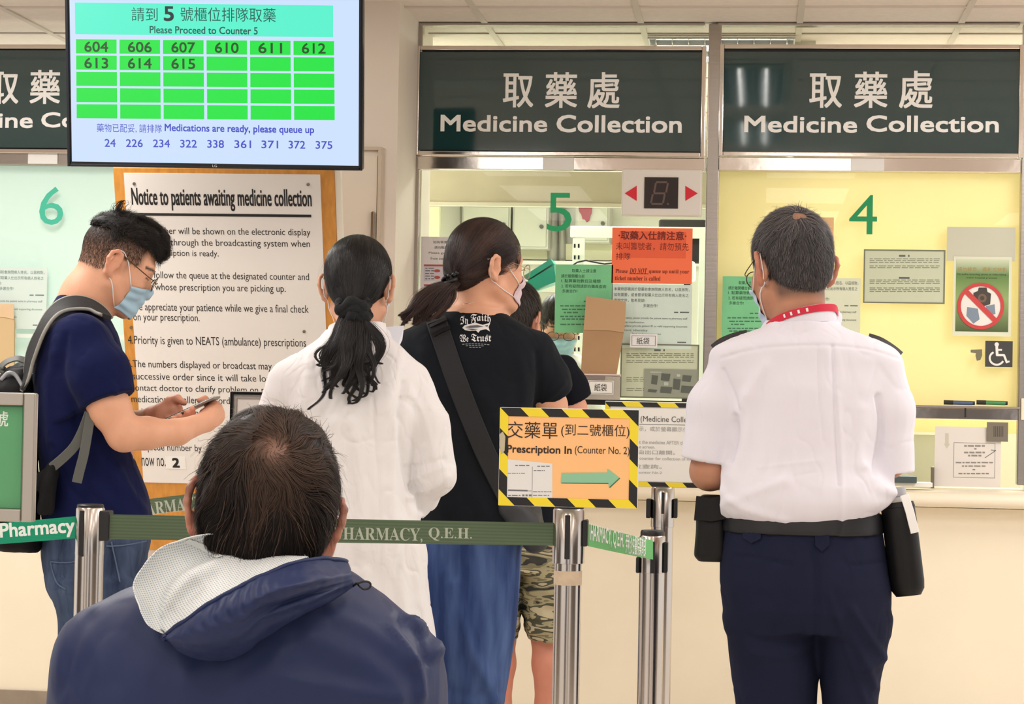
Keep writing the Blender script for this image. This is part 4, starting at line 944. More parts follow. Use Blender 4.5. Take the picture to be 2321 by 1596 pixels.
    def grad(s, P_):
        e = s.res; g = np.stack([s.sample(P_+np.eye(3)[i]*e)-s.sample(P_-np.eye(3)[i]*e) for i in range(3)], 1)
        return g/(np.linalg.norm(g, axis=1, keepdims=True)+1e-9)
    def mesh(s, smooth=2):
        f = s.f.copy(); f[0], f[-1], f[:, 0], f[:, -1], f[:, :, 0], f[:, :, -1] = 1, 1, 1, 1, 1, 1
        neg = f < 0
        c = sum(neg[a:neg.shape[0]-1+a, b:neg.shape[1]-1+b, d:neg.shape[2]-1+d].astype(np.int8) for a in (0, 1) for b in (0, 1) for d in (0, 1))
        act = (c > 0) & (c < 8); idx = np.argwhere(act); ids = np.full(act.shape, -1, np.int64); ids[act] = np.arange(len(idx))
        acc = np.zeros((len(idx), 3)); cnt = np.zeros(len(idx))
        cor = [(a, b, d) for a in (0, 1) for b in (0, 1) for d in (0, 1)]
        for p in cor:
            for ax in range(3):
                if p[ax]: continue
                q = list(p); q[ax] = 1
                v0 = f[idx[:, 0]+p[0], idx[:, 1]+p[1], idx[:, 2]+p[2]]; v1 = f[idx[:, 0]+q[0], idx[:, 1]+q[1], idx[:, 2]+q[2]]
                cr = (v0 < 0) != (v1 < 0); t = np.where(cr, v0/(v0-v1+1e-12), 0)
                pt = np.tile(np.array(p, float), (len(idx), 1)); pt[:, ax] += t; acc[cr] += pt[cr]; cnt[cr] += 1
        V = s.lo+(idx+acc/cnt[:, None])*s.res; Q = []
        for ax in range(3):
            sa = [slice(None)]*3; sb = [slice(None)]*3; sa[ax] = slice(0, -1); sb[ax] = slice(1, None)
            n0, n1 = neg[tuple(sa)], neg[tuple(sb)]; e = np.argwhere(n0 != n1); u, w = [(1, 2), (2, 0), (0, 1)][ax]
            ok = (e[:, u] > 0) & (e[:, w] > 0); e = e[ok]; fl = n0[e[:, 0], e[:, 1], e[:, 2]]
            def cell(du, dw):
                g = e.copy(); g[:, u] -= du; g[:, w] -= dw; return ids[g[:, 0], g[:, 1], g[:, 2]]
            q = np.stack([cell(1, 1), cell(0, 1), cell(0, 0), cell(1, 0)], 1); q[~fl] = q[~fl][:, ::-1]; Q.append(q)
        Q = np.concatenate(Q); Q = Q[(Q >= 0).all(1)]
        for _ in range(smooth): V = lap(V, Q, 0.5)
        return V, Q
def lap(V, Q, w):
    S = np.zeros_like(V); C = np.zeros(len(V)); k = Q.shape[1]
    for a in range(k):
        for b in ((a+1) % k, (a-1) % k):
            np.add.at(S, Q[:, a], V[Q[:, b]]); np.add.at(C, Q[:, a], 1)
    return V*(1-w)+w*S/np.maximum(C, 1)[:, None]
def normals(V, Q):
    n = np.cross(V[Q[:, 2]]-V[Q[:, 0]], V[Q[:, 3]]-V[Q[:, 1]]); N = np.zeros_like(V)
    for a in range(4): np.add.at(N, Q[:, a], n)
    return N/(np.linalg.norm(N, axis=1, keepdims=True)+1e-12)
def np_mesh(name, V, Q, m, parent, attrs=None, smooth=True):
    V = np.asarray(V, np.float32); Q = np.asarray(Q); me = bpy.data.meshes.new(name); k = Q.shape[1]
    me.vertices.add(len(V)); me.vertices.foreach_set('co', V.ravel()); me.loops.add(len(Q)*k); me.loops.foreach_set('vertex_index', Q.ravel().astype(np.int32))
    me.polygons.add(len(Q)); me.polygons.foreach_set('loop_start', np.arange(0, len(Q)*k, k, dtype=np.int32)); me.polygons.foreach_set('loop_total', np.full(len(Q), k, np.int32))
    me.update(calc_edges=True); me.validate()
    for an, av in (attrs or {}).items():
        at = me.attributes.new(an, 'FLOAT', 'POINT')
        if len(at.data) == len(av): at.data.foreach_set('value', np.asarray(av, np.float32))
    return link(name, me, m, parent, smooth)
def poly_dist(p, poly):
    poly = np.array(poly, float); best = np.full(len(p), 1e9)
    for a, b in zip(poly[:-1], poly[1:]):
        ba = b-a; t = np.clip(((p-a) @ ba)/(ba @ ba+1e-9), 0, 1); best = np.minimum(best, np.linalg.norm(p-a-t[:, None]*ba, axis=1))
    return best
def folds(per, V, N, fl, front=0.1):
    """fl: (pixel polyline, height m, width px); ridges where height > 0, creases where < 0"""
    px = per.proj(V); mk = np.clip((front-N[:, 1])*3, 0, 1); d = np.zeros(len(V))
    for poly, h, w in fl:
        c = np.array(catmull([np.array(q, float) for q in poly], 6)) if len(poly) > 2 else np.array(poly, float)
        ok = (px[:, 0] > c[:, 0].min()-3*w) & (px[:, 0] < c[:, 0].max()+3*w) & (px[:, 1] > c[:, 1].min()-3*w) & (px[:, 1] < c[:, 1].max()+3*w)
        if ok.any(): d[ok] += h*np.exp(-(poly_dist(px[ok], c)/w)**2)
    return V+N*(d*mk)[:, None]
def cloth(per, name, sdf, m, parent, amp=0.003, freq=9, sc=(1, 1, 0.5), fl=(), smooth=3, seed=1.0, ridged=0.0, attrs=None, fine=0.0012):
    V, Q = sdf.mesh(smooth); N = normals(V, Q)
    d = amp*fbm(V, freq, 3, sc, seed)
    if ridged: d = d-ridged*np.abs(fbm(V, freq*1.1, 2, sc, seed+3))+ridged*0.4
    if fine: d = d-fine*np.exp(-(fbm(V, freq*1.7, 2, sc, seed+9)/0.10)**2)
    V = V+N*d[:, None]; N = normals(V, Q)
    if fl: V = folds(per, V, N, fl)
    o = np_mesh(name, V, Q, m, parent, attrs(V) if attrs else None); o['_v'] = 0; del o['_v']
    return o, V, Q
# ------------------------------------------------------------------ heads
def head(S, c, R, sc=1.0, ears=(1, 1), k=0.02, jaw=1.0):
    c = np.array(c, float); T = lambda x, y, z: c+R @ (np.array((x, y, z))*sc)
    S.ell(T(0, -0.006, 0.045), np.array((0.076, 0.095, 0.086))*sc, R, 0.02)
    S.ell(T(0, 0.045, -0.012), np.array((0.061, 0.05, 0.078))*sc, R, 0.03)
    for sx in (-1, 1):
        S.cap(T(sx*0.054, 0.012, -0.045), T(sx*0.022, 0.070, -0.084), 0.018*sc, 0.016*sc, 0.03)
        S.ell(T(sx*0.040, 0.066, -0.016), np.array((0.024, 0.024, 0.026))*sc, R, 0.02)
    S.cap(T(-0.014, 0.080, -0.088), T(0.014, 0.080, -0.088), 0.014*sc, None, 0.025)
    S.cap(T(-0.036, 0.080, 0.034), T(0.036, 0.080, 0.034), 0.012*sc, None, 0.02)
    for sx in (-1, 1): S.ell(T(sx*0.032, 0.098, 0.012), np.array((0.017, 0.012, 0.011))*sc, R, 0.012, 'sub')
    for sx in (-1, 1): S.ell(T(sx*0.032, 0.082, 0.011), np.array((0.0145, 0.0125, 0.012))*sc, R, 0.004)
    S.cap(T(0, 0.090, 0.016), T(0, 0.109, -0.022), 0.008*sc, 0.011*sc, 0.012)
    for sx in (-1, 1): S.cap(T(sx*0.010, 0.102, -0.026), T(sx*0.012, 0.096, -0.027), 0.008*sc, None, 0.008)
    S.ell(T(0, 0.094, -0.050), np.array((0.022, 0.010, 0.006))*sc, R, 0.006); S.ell(T(0, 0.093, -0.060), np.array((0.019, 0.010, 0.007))*sc, R, 0.006)
    for sx, on in ((-1, ears[0]), (1, ears[1])):
        if not on: continue
        E = lambda x, y, z: T(sx*(0.0735+x), -0.004+y, 0.002+z)     # ear: x outwards, y forward, z up
        S.ell(E(0.004, -0.006, 0.0), np.array((0.008, 0.017, 0.030))*sc, R @ np.array(Matrix.Rotation(sx*math.radians(-24), 3, 'Z')), 0.008)
        ring = [(0.003, 0.010, 0.014), (0.008, 0.006, 0.029), (0.015, -0.008, 0.034), (0.020, -0.019, 0.024), (0.0205, -0.022, 0.008), (0.016, -0.017, -0.010), (0.010, -0.008, -0.024), (0.006, 0.001, -0.030)]
        S.chain([E(*p) for p in ring], [0.005*sc, 0.005*sc, 0.005*sc, 0.0052*sc, 0.005*sc, 0.005*sc, 0.0065*sc, 0.0065*sc], 0.006)
        S.ell(E(0.016, -0.003, 0.000), np.array((0.0065, 0.0085, 0.013))*sc, R, 0.003, 'sub'); S.ell(E(0.017, -0.006, 0.020), np.array((0.0045, 0.0085, 0.007))*sc, R, 0.003, 'sub')
        S.cap(E(0.006, 0.010, 0.002), E(0.008, 0.010, -0.004), 0.004*sc, None, 0.005)
    return T
def hc_fn(c, R, sc):
    """pixel grid -> head coordinates"""
    c = np.array(c, float); Ri = np.linalg.inv(R)/sc
    def g(X, Y, Z):
        x, y, z = X-c[0], Y-c[1], Z-c[2]
        return tuple(Ri[i, 0]*x+Ri[i, 1]*y+Ri[i, 2]*z for i in range(3))
    return g
def ribbons(Pts, Nrm, w, tone):
    """Pts (n, k, 3) strand points, Nrm same shape; returns V, Q, tone per vertex"""
    n, k, _ = Pts.shape; T = np.gradient(Pts, axis=1); S = np.cross(T, Nrm); S /= np.linalg.norm(S, axis=2, keepdims=True)+1e-9
    ww = (w[:, None]*np.linspace(1, 0.25, k)[None, :]**0.7)[:, :, None]*0.5
    V = np.stack([Pts-S*ww, Pts+Nrm*ww*0.5, Pts+S*ww], 2).reshape(-1, 3)
    b = (np.arange(n)[:, None]*k+np.arange(k-1)[None, :]).ravel()*3
    Q = np.concatenate([np.stack([b, b+1, b+4, b+3], 1), np.stack([b+1, b+2, b+5, b+4], 1)])
    return V, Q, np.repeat(tone, k*3)
def grow(S, roots, flow, length, k=9, lift=(0.0008, 0.004), jit=0.15, wid=0.0014, clump=0.0, seed=0, tone=None, curl=0.0, gravity=0.0):
    rs = np.random.RandomState(seed+5); n = len(roots); p = roots.copy(); out = [p.copy()]; nn = [S.grad(p)]
    L = length if isinstance(length, np.ndarray) else length*rs.uniform(0.7, 1.15, n); dev = rs.normal(0, jit, (n, 3)); lf = rs.uniform(lift[0], lift[1], n)
    ph = rs.uniform(0, 6.28, n)
    for i in range(1, k):
        g = S.grad(p); d = flow(p)+dev+0.25*jit*rs.normal(0, 1, (n, 3))
        if clump: d = d+clump*np.stack([vnoise(p*55+7*j) for j in range(3)], 1)
        if curl: d = d+curl*np.cross(g, d)*np.sin(ph+i*1.3)[:, None]
        d[:, 2] -= gravity*i/k
        d = d-g*(d*g).sum(1, keepdims=True)*0.9; d /= np.linalg.norm(d, axis=1, keepdims=True)+1e-9
        p = p+d*(L/(k-1))[:, None]; g = S.grad(p); h = lf*(i/(k-1))
        sd = S.sample(p); p = p-g*np.clip(sd-h, -0.02, 0.012)[:, None]
        out.append(p.copy()); nn.append(g)
    P_ = np.stack(out, 1); N_ = np.stack(nn, 1); w = wid*rs.uniform(0.6, 1.3, n); t = rs.rand(n) if tone is None else tone
    return ribbons(P_, N_, w, t)
def surf_pts(V, Q, n, keep=None, seed=0):
    rs = np.random.RandomState(seed); a = np.linalg.norm(np.cross(V[Q[:, 2]]-V[Q[:, 0]], V[Q[:, 3]]-V[Q[:, 1]]), axis=1); f = rs.choice(len(Q), n*3 if keep else n, p=a/a.sum())
    u, v = rs.rand(len(f), 1), rs.rand(len(f), 1); q = Q[f]; p = (V[q[:, 0]]*(1-u)+V[q[:, 1]]*u)*(1-v)+(V[q[:, 3]]*(1-u)+V[q[:, 2]]*u)*v
    if keep is not None: p = p[keep(p, rs)][:n]
    return p
def join_geo(parts):
    V, Q, T, o = [], [], [], 0
    for v, q, t in parts: V.append(v); Q.append(q+o); T.append(t); o += len(v)
    return np.concatenate(V), np.concatenate(Q), np.concatenate(T)
def hair_mat(name, dark, light, rough=0.38, spec=0.28):
    return mat(name, dark, rough, attr=(('tone', light),), spec=spec)
SKIN = lambda n, c, hair=(60,46,40): mat(n, c, 0.5, sss=0.12, bump=0.04, bscale=350, var=0.05, vscale=25, attr=(('stubble', hair), ('flush', (200,110,90))))
def project_on(per, obj_V, obj_Q, px, off=0.0008):
    """pixel points -> local points on the front of a cloth mesh, plus normals"""
    from mathutils.bvhtree import BVHTree
    key = id(obj_V)
    if key not in _bvh: _bvh[key] = (BVHTree.FromPolygons([tuple(v) for v in obj_V], [tuple(int(i) for i in q) for q in obj_Q]), obj_V)
    t = _bvh[key][0]; e = per.inv @ EYE; r3 = per.inv.to_3x3(); out, nn = [], []
    for x, y in px:
        d = (r3 @ ray(x, y)).normalized(); h = t.ray_cast(e, d)
        if h[0] is None:
            h = t.find_nearest(Vector(per.L(x, y, -0.1)))
        n = h[1] if h[1].dot(d) < 0 else -h[1]
        out.append(np.array(h[0]+n*off)); nn.append(np.array(n))
    return out, nn
_bvh = {}
def decal(per, name, m, parent, V, Q, items, off=0.0012, polys=()):
    """lettering laid onto a cloth mesh; items (string, x0, y0, x1, y1[, arc px])"""
    GV, GF = [], []
    for it in items:
        g, f = text_geo(it[0]); lo, hi = g.min(0), g.max(0); arc = it[5] if len(it) > 5 else 0; b = len(GV)
        for p in g:
            u = (p[0]-lo[0])/(hi[0]-lo[0]); v = (p[1]-lo[1])/(hi[1]-lo[1]); GV.append((it[1]+u*(it[3]-it[1]), it[4]+(it[2]-it[4])*v+arc*((2*u-1)**2)))
        GF += [tuple(i+b for i in q) for q in f]
    for pl in polys:
        b = len(GV); GV += list(pl); GF.append(tuple(range(b, b+len(pl))))
    P_, N_ = project_on(per, V, Q, GV, off); return link(name, mesh_from(P_, GF), m, parent)
def lay_strap(per, name, path, width, m, parent, V, Q, off=0.002, thick=0.003, n=6):
    c = catmull([np.array(p, float) for p in path], n); P_, N_ = project_on(per, V, Q, c, off)
    for _ in range(3):
        N_ = [N_[0]]+[(N_[i-1]+N_[i]*2+N_[i+1])/4 for i in range(1, len(N_)-1)]+[N_[-1]]; P_ = [P_[0]]+[(P_[i-1]+P_[i]*2+P_[i+1])/4 for i in range(1, len(P_)-1)]+[P_[-1]]
    P_ = [p+nn*0.002 for p, nn in zip(P_, N_)]
    return strap(name, P_, N_, width, thick, m, parent), P_, N_
def loft(name, A, B, m, parent, nu=40, nv=14, bulge=0.0, thick=0.003, wr=0.0, wf=30, prof=None, extra=None, seed=0):
    """surface between two curves of local points"""
    def rs(C):
        C = np.array(catmull(C, 8)); L = np.r_[0, np.cumsum(np.linalg.norm(np.diff(C, axis=0), axis=1))]; t = np.linspace(0, L[-1], nu)
        return np.stack([np.interp(t, L, C[:, i]) for i in range(3)], 1)
    a, b = rs(A), rs(B); v = np.linspace(0, 1, nv)[None, :, None]; G = a[:, None]*(1-v)+b[:, None]*v
    bl = bulge if not callable(bulge) else None
    pf = (prof or (lambda t: 4*t*(1-t)))(np.linspace(0, 1, nv))[None, :]
    uu = np.linspace(0, 1, nu)
    amt = (np.full(nu, bl) if bl is not None else np.array([bulge(t) for t in uu]))[:, None]*pf
    G[:, :, 1] -= amt
    if extra is not None: G = extra(G, uu, np.linspace(0, 1, nv))
    V = G.reshape(-1, 3); idx = np.arange(nu*nv).reshape(nu, nv); Q = np.stack([idx[:-1, :-1], idx[1:, :-1], idx[1:, 1:], idx[:-1, 1:]], 2).reshape(-1, 4)
    N = normals(V, Q)
    if N[:, 1].mean() > 0: Q = Q[:, ::-1]; N = -N
    if wr: V = V+N*(wr*fbm(V, wf, 3, (1, 1, 1), seed))[:, None]
    o = np_mesh(name, V, Q, m, parent); md = o.modifiers.new('thickness', 'SOLIDIFY'); md.thickness = thick; md.offset = -1
    return o, V, Q
# ------------------------------------------------------------------ masks and glasses
def face_mask(p, S, T, mname, col, ears=(1, 1), cup=False, m=None):
    """sheet following the lower face; grid in face angles, pushed onto the head field"""
    nu, nv = 41, 23; V = []
    for i in range(nu):
        for j in range(nv):
            u = (i/(nu-1))*2-1; v = j/(nv-1)
            a = u*(1.18 if cup else 1.46); z = -0.006-(0.100)*v-(0.004*abs(u)+(0.0 if cup else 0.014)*u*u)*(1-v)
            if cup: z = -0.004-0.09*v+abs(u)**2*(0.5-v)*-0.055
            V.append(T(0.067*math.sin(a), 0.052+0.058*math.cos(a)-0.010*abs(v-0.4), z))
    V = np.array(V); idx = np.arange(nu*nv).reshape(nu, nv); Q = np.stack([idx[:-1, :-1], idx[1:, :-1], idx[1:, 1:], idx[:-1, 1:]], 2).reshape(-1, 4)
    for _ in range(12):
        d = S.sample(V); g = S.grad(V); V = V-g*np.clip(d-0.0055, -0.006, 0.004)[:, None]; V = lap(V, Q, 0.35)
    jj = np.arange(len(V)); uu_ = jj//nv; vv_ = jj % nv
    edge = np.minimum(np.minimum(uu_, nu-1-uu_)/5.0, np.minimum(vv_, nv-1-vv_)/4.0+0.25); tgt = 0.0016+0.0040*np.clip(edge, 0, 1)
    for _ in range(8):
        d = S.sample(V); g = S.grad(V); V = V-g*np.clip(d-tgt, -0.006, 0.008)[:, None]
    V = lap(V, Q, 0.3)
    N = normals(V, Q); ctr = T(0, 0, 0)
    if ((V-ctr)*N).sum(1).mean() < 0: Q = Q[:, ::-1]; N = -N
    if not cup:
        vv = np.tile(np.linspace(0, 1, nv), nu); V = V+N*(0.0022*np.sin(vv*2*PI*3.2))[:, None]
    mm = m or mat(mname, col, 0.75, bump=0.04, bscale=60)
    o = np_mesh('face_mask', V, Q, mm, p.root); md = o.modifiers.new('thickness', 'SOLIDIFY'); md.thickness = 0.0015; md.offset = 0
    G = V.reshape(nu, nv, 3); ml = mat('mask loop', (240,240,240), 0.6)
    for sx, e in ((-1, ears[0]), (1, ears[1])):
        if not e: continue
        i = 0 if sx < 0 else nu-1
        pts = [G[i, 1], T(sx*0.074, 0.028, 0.018), T(sx*0.078, 0.010, 0.034), T(sx*0.084, -0.012, 0.036), T(sx*0.085, -0.026, 0.016), T(sx*0.080, -0.016, -0.018), T(sx*0.072, 0.012, -0.044), G[i, nv-2]]
        pts = np.array(catmull(pts, 5)); d = S.sample(pts); g = S.grad(pts); pts = pts-g*np.minimum(d-0.0022, 0)[:, None]
        tube('ear_loop', pts, 0.0013, ml, o, 6)
    return o
def glasses(p, T, col, lens=True, dz=0.0):
    m = mat('spectacle frame'+str(col), col, 0.3, 0.6); g = empty('spare') if False else None
    V, F = [], []
    def addt(path, r):
        v, f = tube_geo(path, r, 6); b = len(V); V.extend(v); F.extend([tuple(i+b for i in q) for q in f])
    lp = []
    for sx in (-1, 1):
        ring = [T(sx*0.033+0.024*math.cos(a), 0.113-0.010*abs(math.cos(a)*sx*0.5+0.5)**2*0.6, 0.006+dz+0.019*math.sin(a)) for a in np.linspace(0, 2*PI, 25)]
        addt(ring, 0.0013); lp.append(ring[:-1])
        addt(catmull([T(sx*0.057, 0.104, 0.012+dz), T(sx*0.070, 0.085, 0.014+dz), T(sx*0.078, 0.03, 0.026), T(sx*0.0785, -0.004, 0.034), T(sx*0.079, -0.030, 0.026)], 5), 0.0013)
        addt(catmull([T(sx*0.0785, 0.004, 0.0345), T(sx*0.0795, -0.012, 0.034), T(sx*0.0795, -0.032, 0.024)], 4), 0.0024)
    addt(catmull([T(-0.010, 0.116, 0.012+dz), T(0, 0.119, 0.015+dz), T(0.010, 0.116, 0.012+dz)], 4), 0.0013)
    o = link('glasses', mesh_from(V, F), m, p.root, True)
    if lens:
        LV, LF = [], []
        for r in lp: b = len(LV); LV += list(r); LF.append(tuple(range(b, b+len(r))))
        link('lens', mesh_from(LV, LF), glass_mat('spectacle lens', (240,244,242), 1.0), o)
    return o
# ------------------------------------------------------------------ seated man in the navy hooded jacket, nearest the viewer
def seated_man():
    p = Person(590, 2.60, 'person seated in front, seen from behind, balding dark hair and a navy hooded jacket'); L = p.L
    c = L(598, 1178, -0.02); R = axes(0, 2, 7); sc = 0.985
    S = Sdf(c+(-0.16, -0.17, -0.36), c+(0.16, 0.19, 0.18), 0.004)
    T = head(S, c, R, sc)
    S.cap(T(0, -0.02, -0.04), L(600, 1330, -0.02), 0.060, 0.066, 0.03); S.ell(L(600, 1400, -0.02), (0.15, 0.09, 0.06), None, 0.04)
    V, Q = S.mesh(2); hl = (V-c) @ np.linalg.inv(R).T/sc
    flush = np.clip(1-np.abs(np.abs(hl[:, 0])-0.085)/0.014, 0, 1)*0.6
    np_mesh('body', V, Q, SKIN('skin seated', (206,150,124)), p.root, {'flush': flush, 'stubble': 0.62*np.clip((hl[:, 2]-0.0)/0.02, 0, 1)})
    # hair: cap with a thin crown, strands swirling from the whorl
    H = Sdf(c+(-0.15, -0.15, -0.14), c+(0.15, 0.16, 0.19), 0.0035); hg = hc_fn(c, R, sc)
    H.ell(T(0, -0.006, 0.046), np.array((0.0815, 0.1005, 0.0905))*sc, R, 0); H.ell(T(0, -0.055, -0.01), np.array((0.058, 0.048, 0.062))*sc, R, 0.03)
    for sx in (-1, 1): H.ell(T(sx*0.054, -0.040, 0.012), np.array((0.022, 0.042, 0.05))*sc, R, 0.03)
    full = H.f.copy()
    def keep(X, Y, Z):
        x, y, z = hg(X, Y, Z)
        a = np.maximum(-0.070-0.10*np.abs(x)-z, 0.02-z+0*x)*0      # placeholder zero
        low = (-0.064+0.25*np.maximum(y+0.06, 0)+0.5*np.maximum(np.abs(x)-0.055, 0))-z      # nape and around the ears
        ear = np.minimum(0.03-z, np.minimum(y+0.022, 0.06-y))                                         # open over the ears
        return np.maximum(low, ear)
    H.cut(keep); capf = Sdf.__new__(Sdf); capf.__dict__ = dict(H.__dict__); capf.f = full
    wh = c+R @ (np.array((-0.002, -0.086, 0.084))*sc)       # whorl
    cv, cq = H.mesh(2)
    # open the cap at the crown: drop faces around the whorl, noisy edge
    d0 = np.linalg.norm((cv-wh)*np.array((1.25, 1, 0.85)), axis=1)+0.010*fbm(cv, 60, 2)
    cq = cq[(d0[cq] > 0.030).all(1)]
    N = normals(cv, cq); cv = cv+N*(0.0035*fbm(cv, 30, 3, (1, 1, 0.5)))[:, None]
    tone0 = np.clip(0.25-(d0-0.03)*6, 0, 0.3)
    fv, fq = cv, cq
    up = R @ np.array((0, 0, 1.0))
    def flow(q):
        r = q-wh; dist = np.linalg.norm(r, axis=1, keepdims=True); o = r/(dist+1e-6)
        g = capf.grad(q); sw = np.cross(g, o); w = np.clip(1-dist/0.10, 0, 1)
        down = np.tile(-up, (len(q), 1)); hl = (q-c) @ np.linalg.inv(R).T/sc
        side = np.clip(0.02-hl[:, 2:3], 0, 0.05)*18
        return o+0.75*sw*w+side*down*0.9+0.25*np.stack([vnoise(q*22+9*j) for j in range(3)], 1)
    # strand roots over the whole scalp, thinner towards the whorl
    sv = Sdf.__new__(Sdf); sv.__dict__ = dict(H.__dict__); bv, bq = H.mesh(2)
    def dens(q, rs):
        d = np.linalg.norm(q-wh, axis=1); return rs.rand(len(q)) < np.clip(0.42+(d-0.006)/0.05, 0.4, 1)
    r1 = surf_pts(bv, bq, 24000, dens, 1); dd = np.linalg.norm(r1-wh, axis=1)
    tone = np.clip(0.62-(dd-0.015)*11+0.45*(np.random.RandomState(3).rand(len(r1))-0.45)+0.25*vnoise(r1*45), 0.0, 1)
    r1 = r1-capf.grad(r1)*0.003
    g1 = grow(capf, r1, flow, np.clip(0.032+dd*0.45, 0.036, 0.080), 11, (0.000, 0.0065), 0.07, 0.00072, 0.75, 2, tone)
    r2 = surf_pts(bv, bq, 700, lambda q, rs: np.linalg.norm(q-wh, axis=1) > 0.05, 4)
    g2 = grow(capf, r2, flow, 0.055, 9, (0.006, 0.018), 0.25, 0.0008, 0.4, 7)
    V, Q, t = join_geo([(fv, fq, tone0), g1, g2]); np_mesh('hair', V, Q, hair_mat('hair seated', (22,18,17), (92,72,60), 0.5, 0.15), p.root, {'tone': t})
    # jacket
    mj = mat('navy nylon', (40,50,86), 0.5, bump=0.10, bscale=14, spec=0.22, crease=0.25, cscale=5.0, stretch=(1,1,0.7))
    J = Sdf((-0.36, -0.24, 0.40), (0.40, 0.26, 1.16), 0.0075)
    J.stack(p.rows([(1262, 500, 745, 0.07, -0.01), (1290, 420, 800, 0.09, -0.005), (1312, 318, 822, 0.105), (1345, 258, 862, 0.12), (1380, 205, 900, 0.128), (1420, 160, 942, 0.135), (1450, 140, 962, 0.14), (1500, 124, 985, 0.145), (1560, 119, 997, 0.15), (1640, 116, 1005, 0.15), (1800, 120, 1005, 0.15), (2100, 150, 975, 0.15), (2600, 190, 940, 0.16)]), 0.0, 2.4)
    for sx, a, b, e in ((-1, (272, 1510), (255, 1900), (290, 2000)), (1, (856, 1520), (872, 1900), (840, 2000))):
        J.chain([L(*a, 0.0), L(*b, -0.01), L(*e, 0.2)], [0.072, 0.06, 0.055], 0.05)
    fl = [([(880, 1420), (925, 1475), (950, 1530), (955, 1580)], 0.006, 11), ([(905, 1400), (948, 1440), (968, 1500)], -0.005, 9), ([(700, 1440), (800, 1490), (900, 1560)], 0.005, 28), ([(760, 1400), (850, 1440), (930, 1500)], 0.004, 18),
          ([(200, 1400), (165, 1460), (140, 1560)], -0.004, 14), ([(320, 1380), (250, 1480), (200, 1590)], 0.004, 26), ([(640, 1540), (760, 1560), (900, 1590)], 0.006, 20), ([(640, 1480), (600, 1530), (560, 1590)], 0.004, 26), ([(420, 1530), (440, 1590)], 0.004, 26), ([(930, 1410), (985, 1430), (990, 1480)], 0.010, 14)]
    o, JV, JQ = cloth(p, 'jacket', J, mj, p.root, 0.005, 7, (1, 1, 0.7), fl, 2, 2.0, 0.007)
    # hood: mesh lining lying open at the left, navy roll to the right
    def C(pts): return [L(x, y, d) for x, y, d in pts]
    ml = node_mat('white mesh lining', lambda nt, b: None); nt = ml.node_tree; b = nt.nodes['Principled BSDF']
    tc = nt.nodes.new('ShaderNodeTexCoord'); at = nt.nodes.new('ShaderNodeAttribute'); at.attribute_name = 'gu'; av = nt.nodes.new('ShaderNodeAttribute'); av.attribute_name = 'gv'
    def cell(sock): return M_(nt, 'SINE', M_(nt, 'MULTIPLY', sock, 2*PI))
    hole = M_(nt, 'GREATER_THAN', M_(nt, 'MINIMUM', cell(at.outputs['Fac']), cell(av.outputs['Fac'])), -0.12)
    mx = nt.nodes.new('ShaderNodeMix'); mx.data_type = 'RGBA'; nt.links.new(hole, mx.inputs[0]); mx.inputs[6].default_value = rgb((226,228,224)); mx.inputs[7].default_value = rgb((172,182,192))
    nt.links.new(mx.outputs[2], b.inputs['Base Color']); b.inputs['Roughness'].default_value = 0.6
    topc = C([(372, 1436, -0.150), (334, 1417, -0.150), (316, 1379, -0.140), (307, 1332, -0.125), (322, 1292, -0.115), (362, 1246, -0.105), (420, 1222, -0.100), (458, 1214, -0.100), (505, 1216, -0.104), (560, 1233, -0.106), (610, 1243, -0.106), (650, 1250, -0.104), (700, 1262, -0.10)])
    rim = C([(372, 1438, -0.155), (394, 1424, -0.172), (434, 1394, -0.186), (474, 1365, -0.190), (518, 1340, -0.188), (559, 1317, -0.182), (600, 1294, -0.172), (640, 1276, -0.160), (690, 1264, -0.140)])
    def ex(G, u, v):
        U, Vv = np.meshgrid(u, v, indexing='ij')
        ridge = np.exp(-(np.where(Vv > 0.50+0.10*np.sin(U*4), 0.45, 1.0)*(Vv-0.50-0.10*np.sin(U*4))/0.075)**2)*np.clip(np.sin(np.clip((U-0.12)/0.55, 0, 1)*PI), 0, 1)
        ridge2 = np.exp(-((U-0.42)/0.03)**2)*0.25*np.sin(Vv*PI); ridge3 = np.exp(-((U-0.70-0.05*Vv)/0.04)**2)*0.5*np.sin(Vv*PI)
        G[:, :, 1] += 0.050*np.sin(PI*Vv)**0.8*np.sin(PI*np.clip(U, 0.04, 1))**0.6; G[:, :, 1] -= 0.038*ridge+0.010*ridge2+0.010*ridge3
        G[:, :, 2] += 0.006*ridge
        return G
    o, V, Q = loft('hood_lining', topc, rim, ml, p.root, 120, 60, 0.0, 0.0015, 0.0025, 26, extra=ex, seed=4)
    for an, ax_ in (('gu', (0.9, 0.2, 0.35)), ('gv', (-0.3, 0.25, 1.0))):
        a_ = o.data.attributes.new(an, 'FLOAT', 'POINT'); a_.data.foreach_set('value', (V @ np.array(ax_)/0.0028).astype(np.float32))
    for iu, jm in ((62, 34), (98, 40)):
        pts = [V[min(119, iu+j//6)*60+j] for j in range(1, jm, 3)]; Nl = normals(V, Q); nn_ = [Nl[min(119, iu+j//6)*60+j] for j in range(1, jm, 3)]
        if nn_[0][1] > 0: nn_ = [-x for x in nn_]
        strap('lining_seam', [a+0.001*b for a, b in zip(pts, nn_)], nn_, 0.0075, 0.0006, mat('lining tape', (228,230,228), 0.6), o)
    rim2 = [q+np.array((0, -0.0015, 0)) for q in C([(370, 1440, -0.155), (394, 1424, -0.172), (434, 1394, -0.186), (474, 1365, -0.190), (518, 1340, -0.188), (559, 1317, -0.182), (600, 1294, -0.172), (640, 1276, -0.160), (690, 1264, -0.140), (740, 1262, -0.115), (785, 1275, -0.085)])]
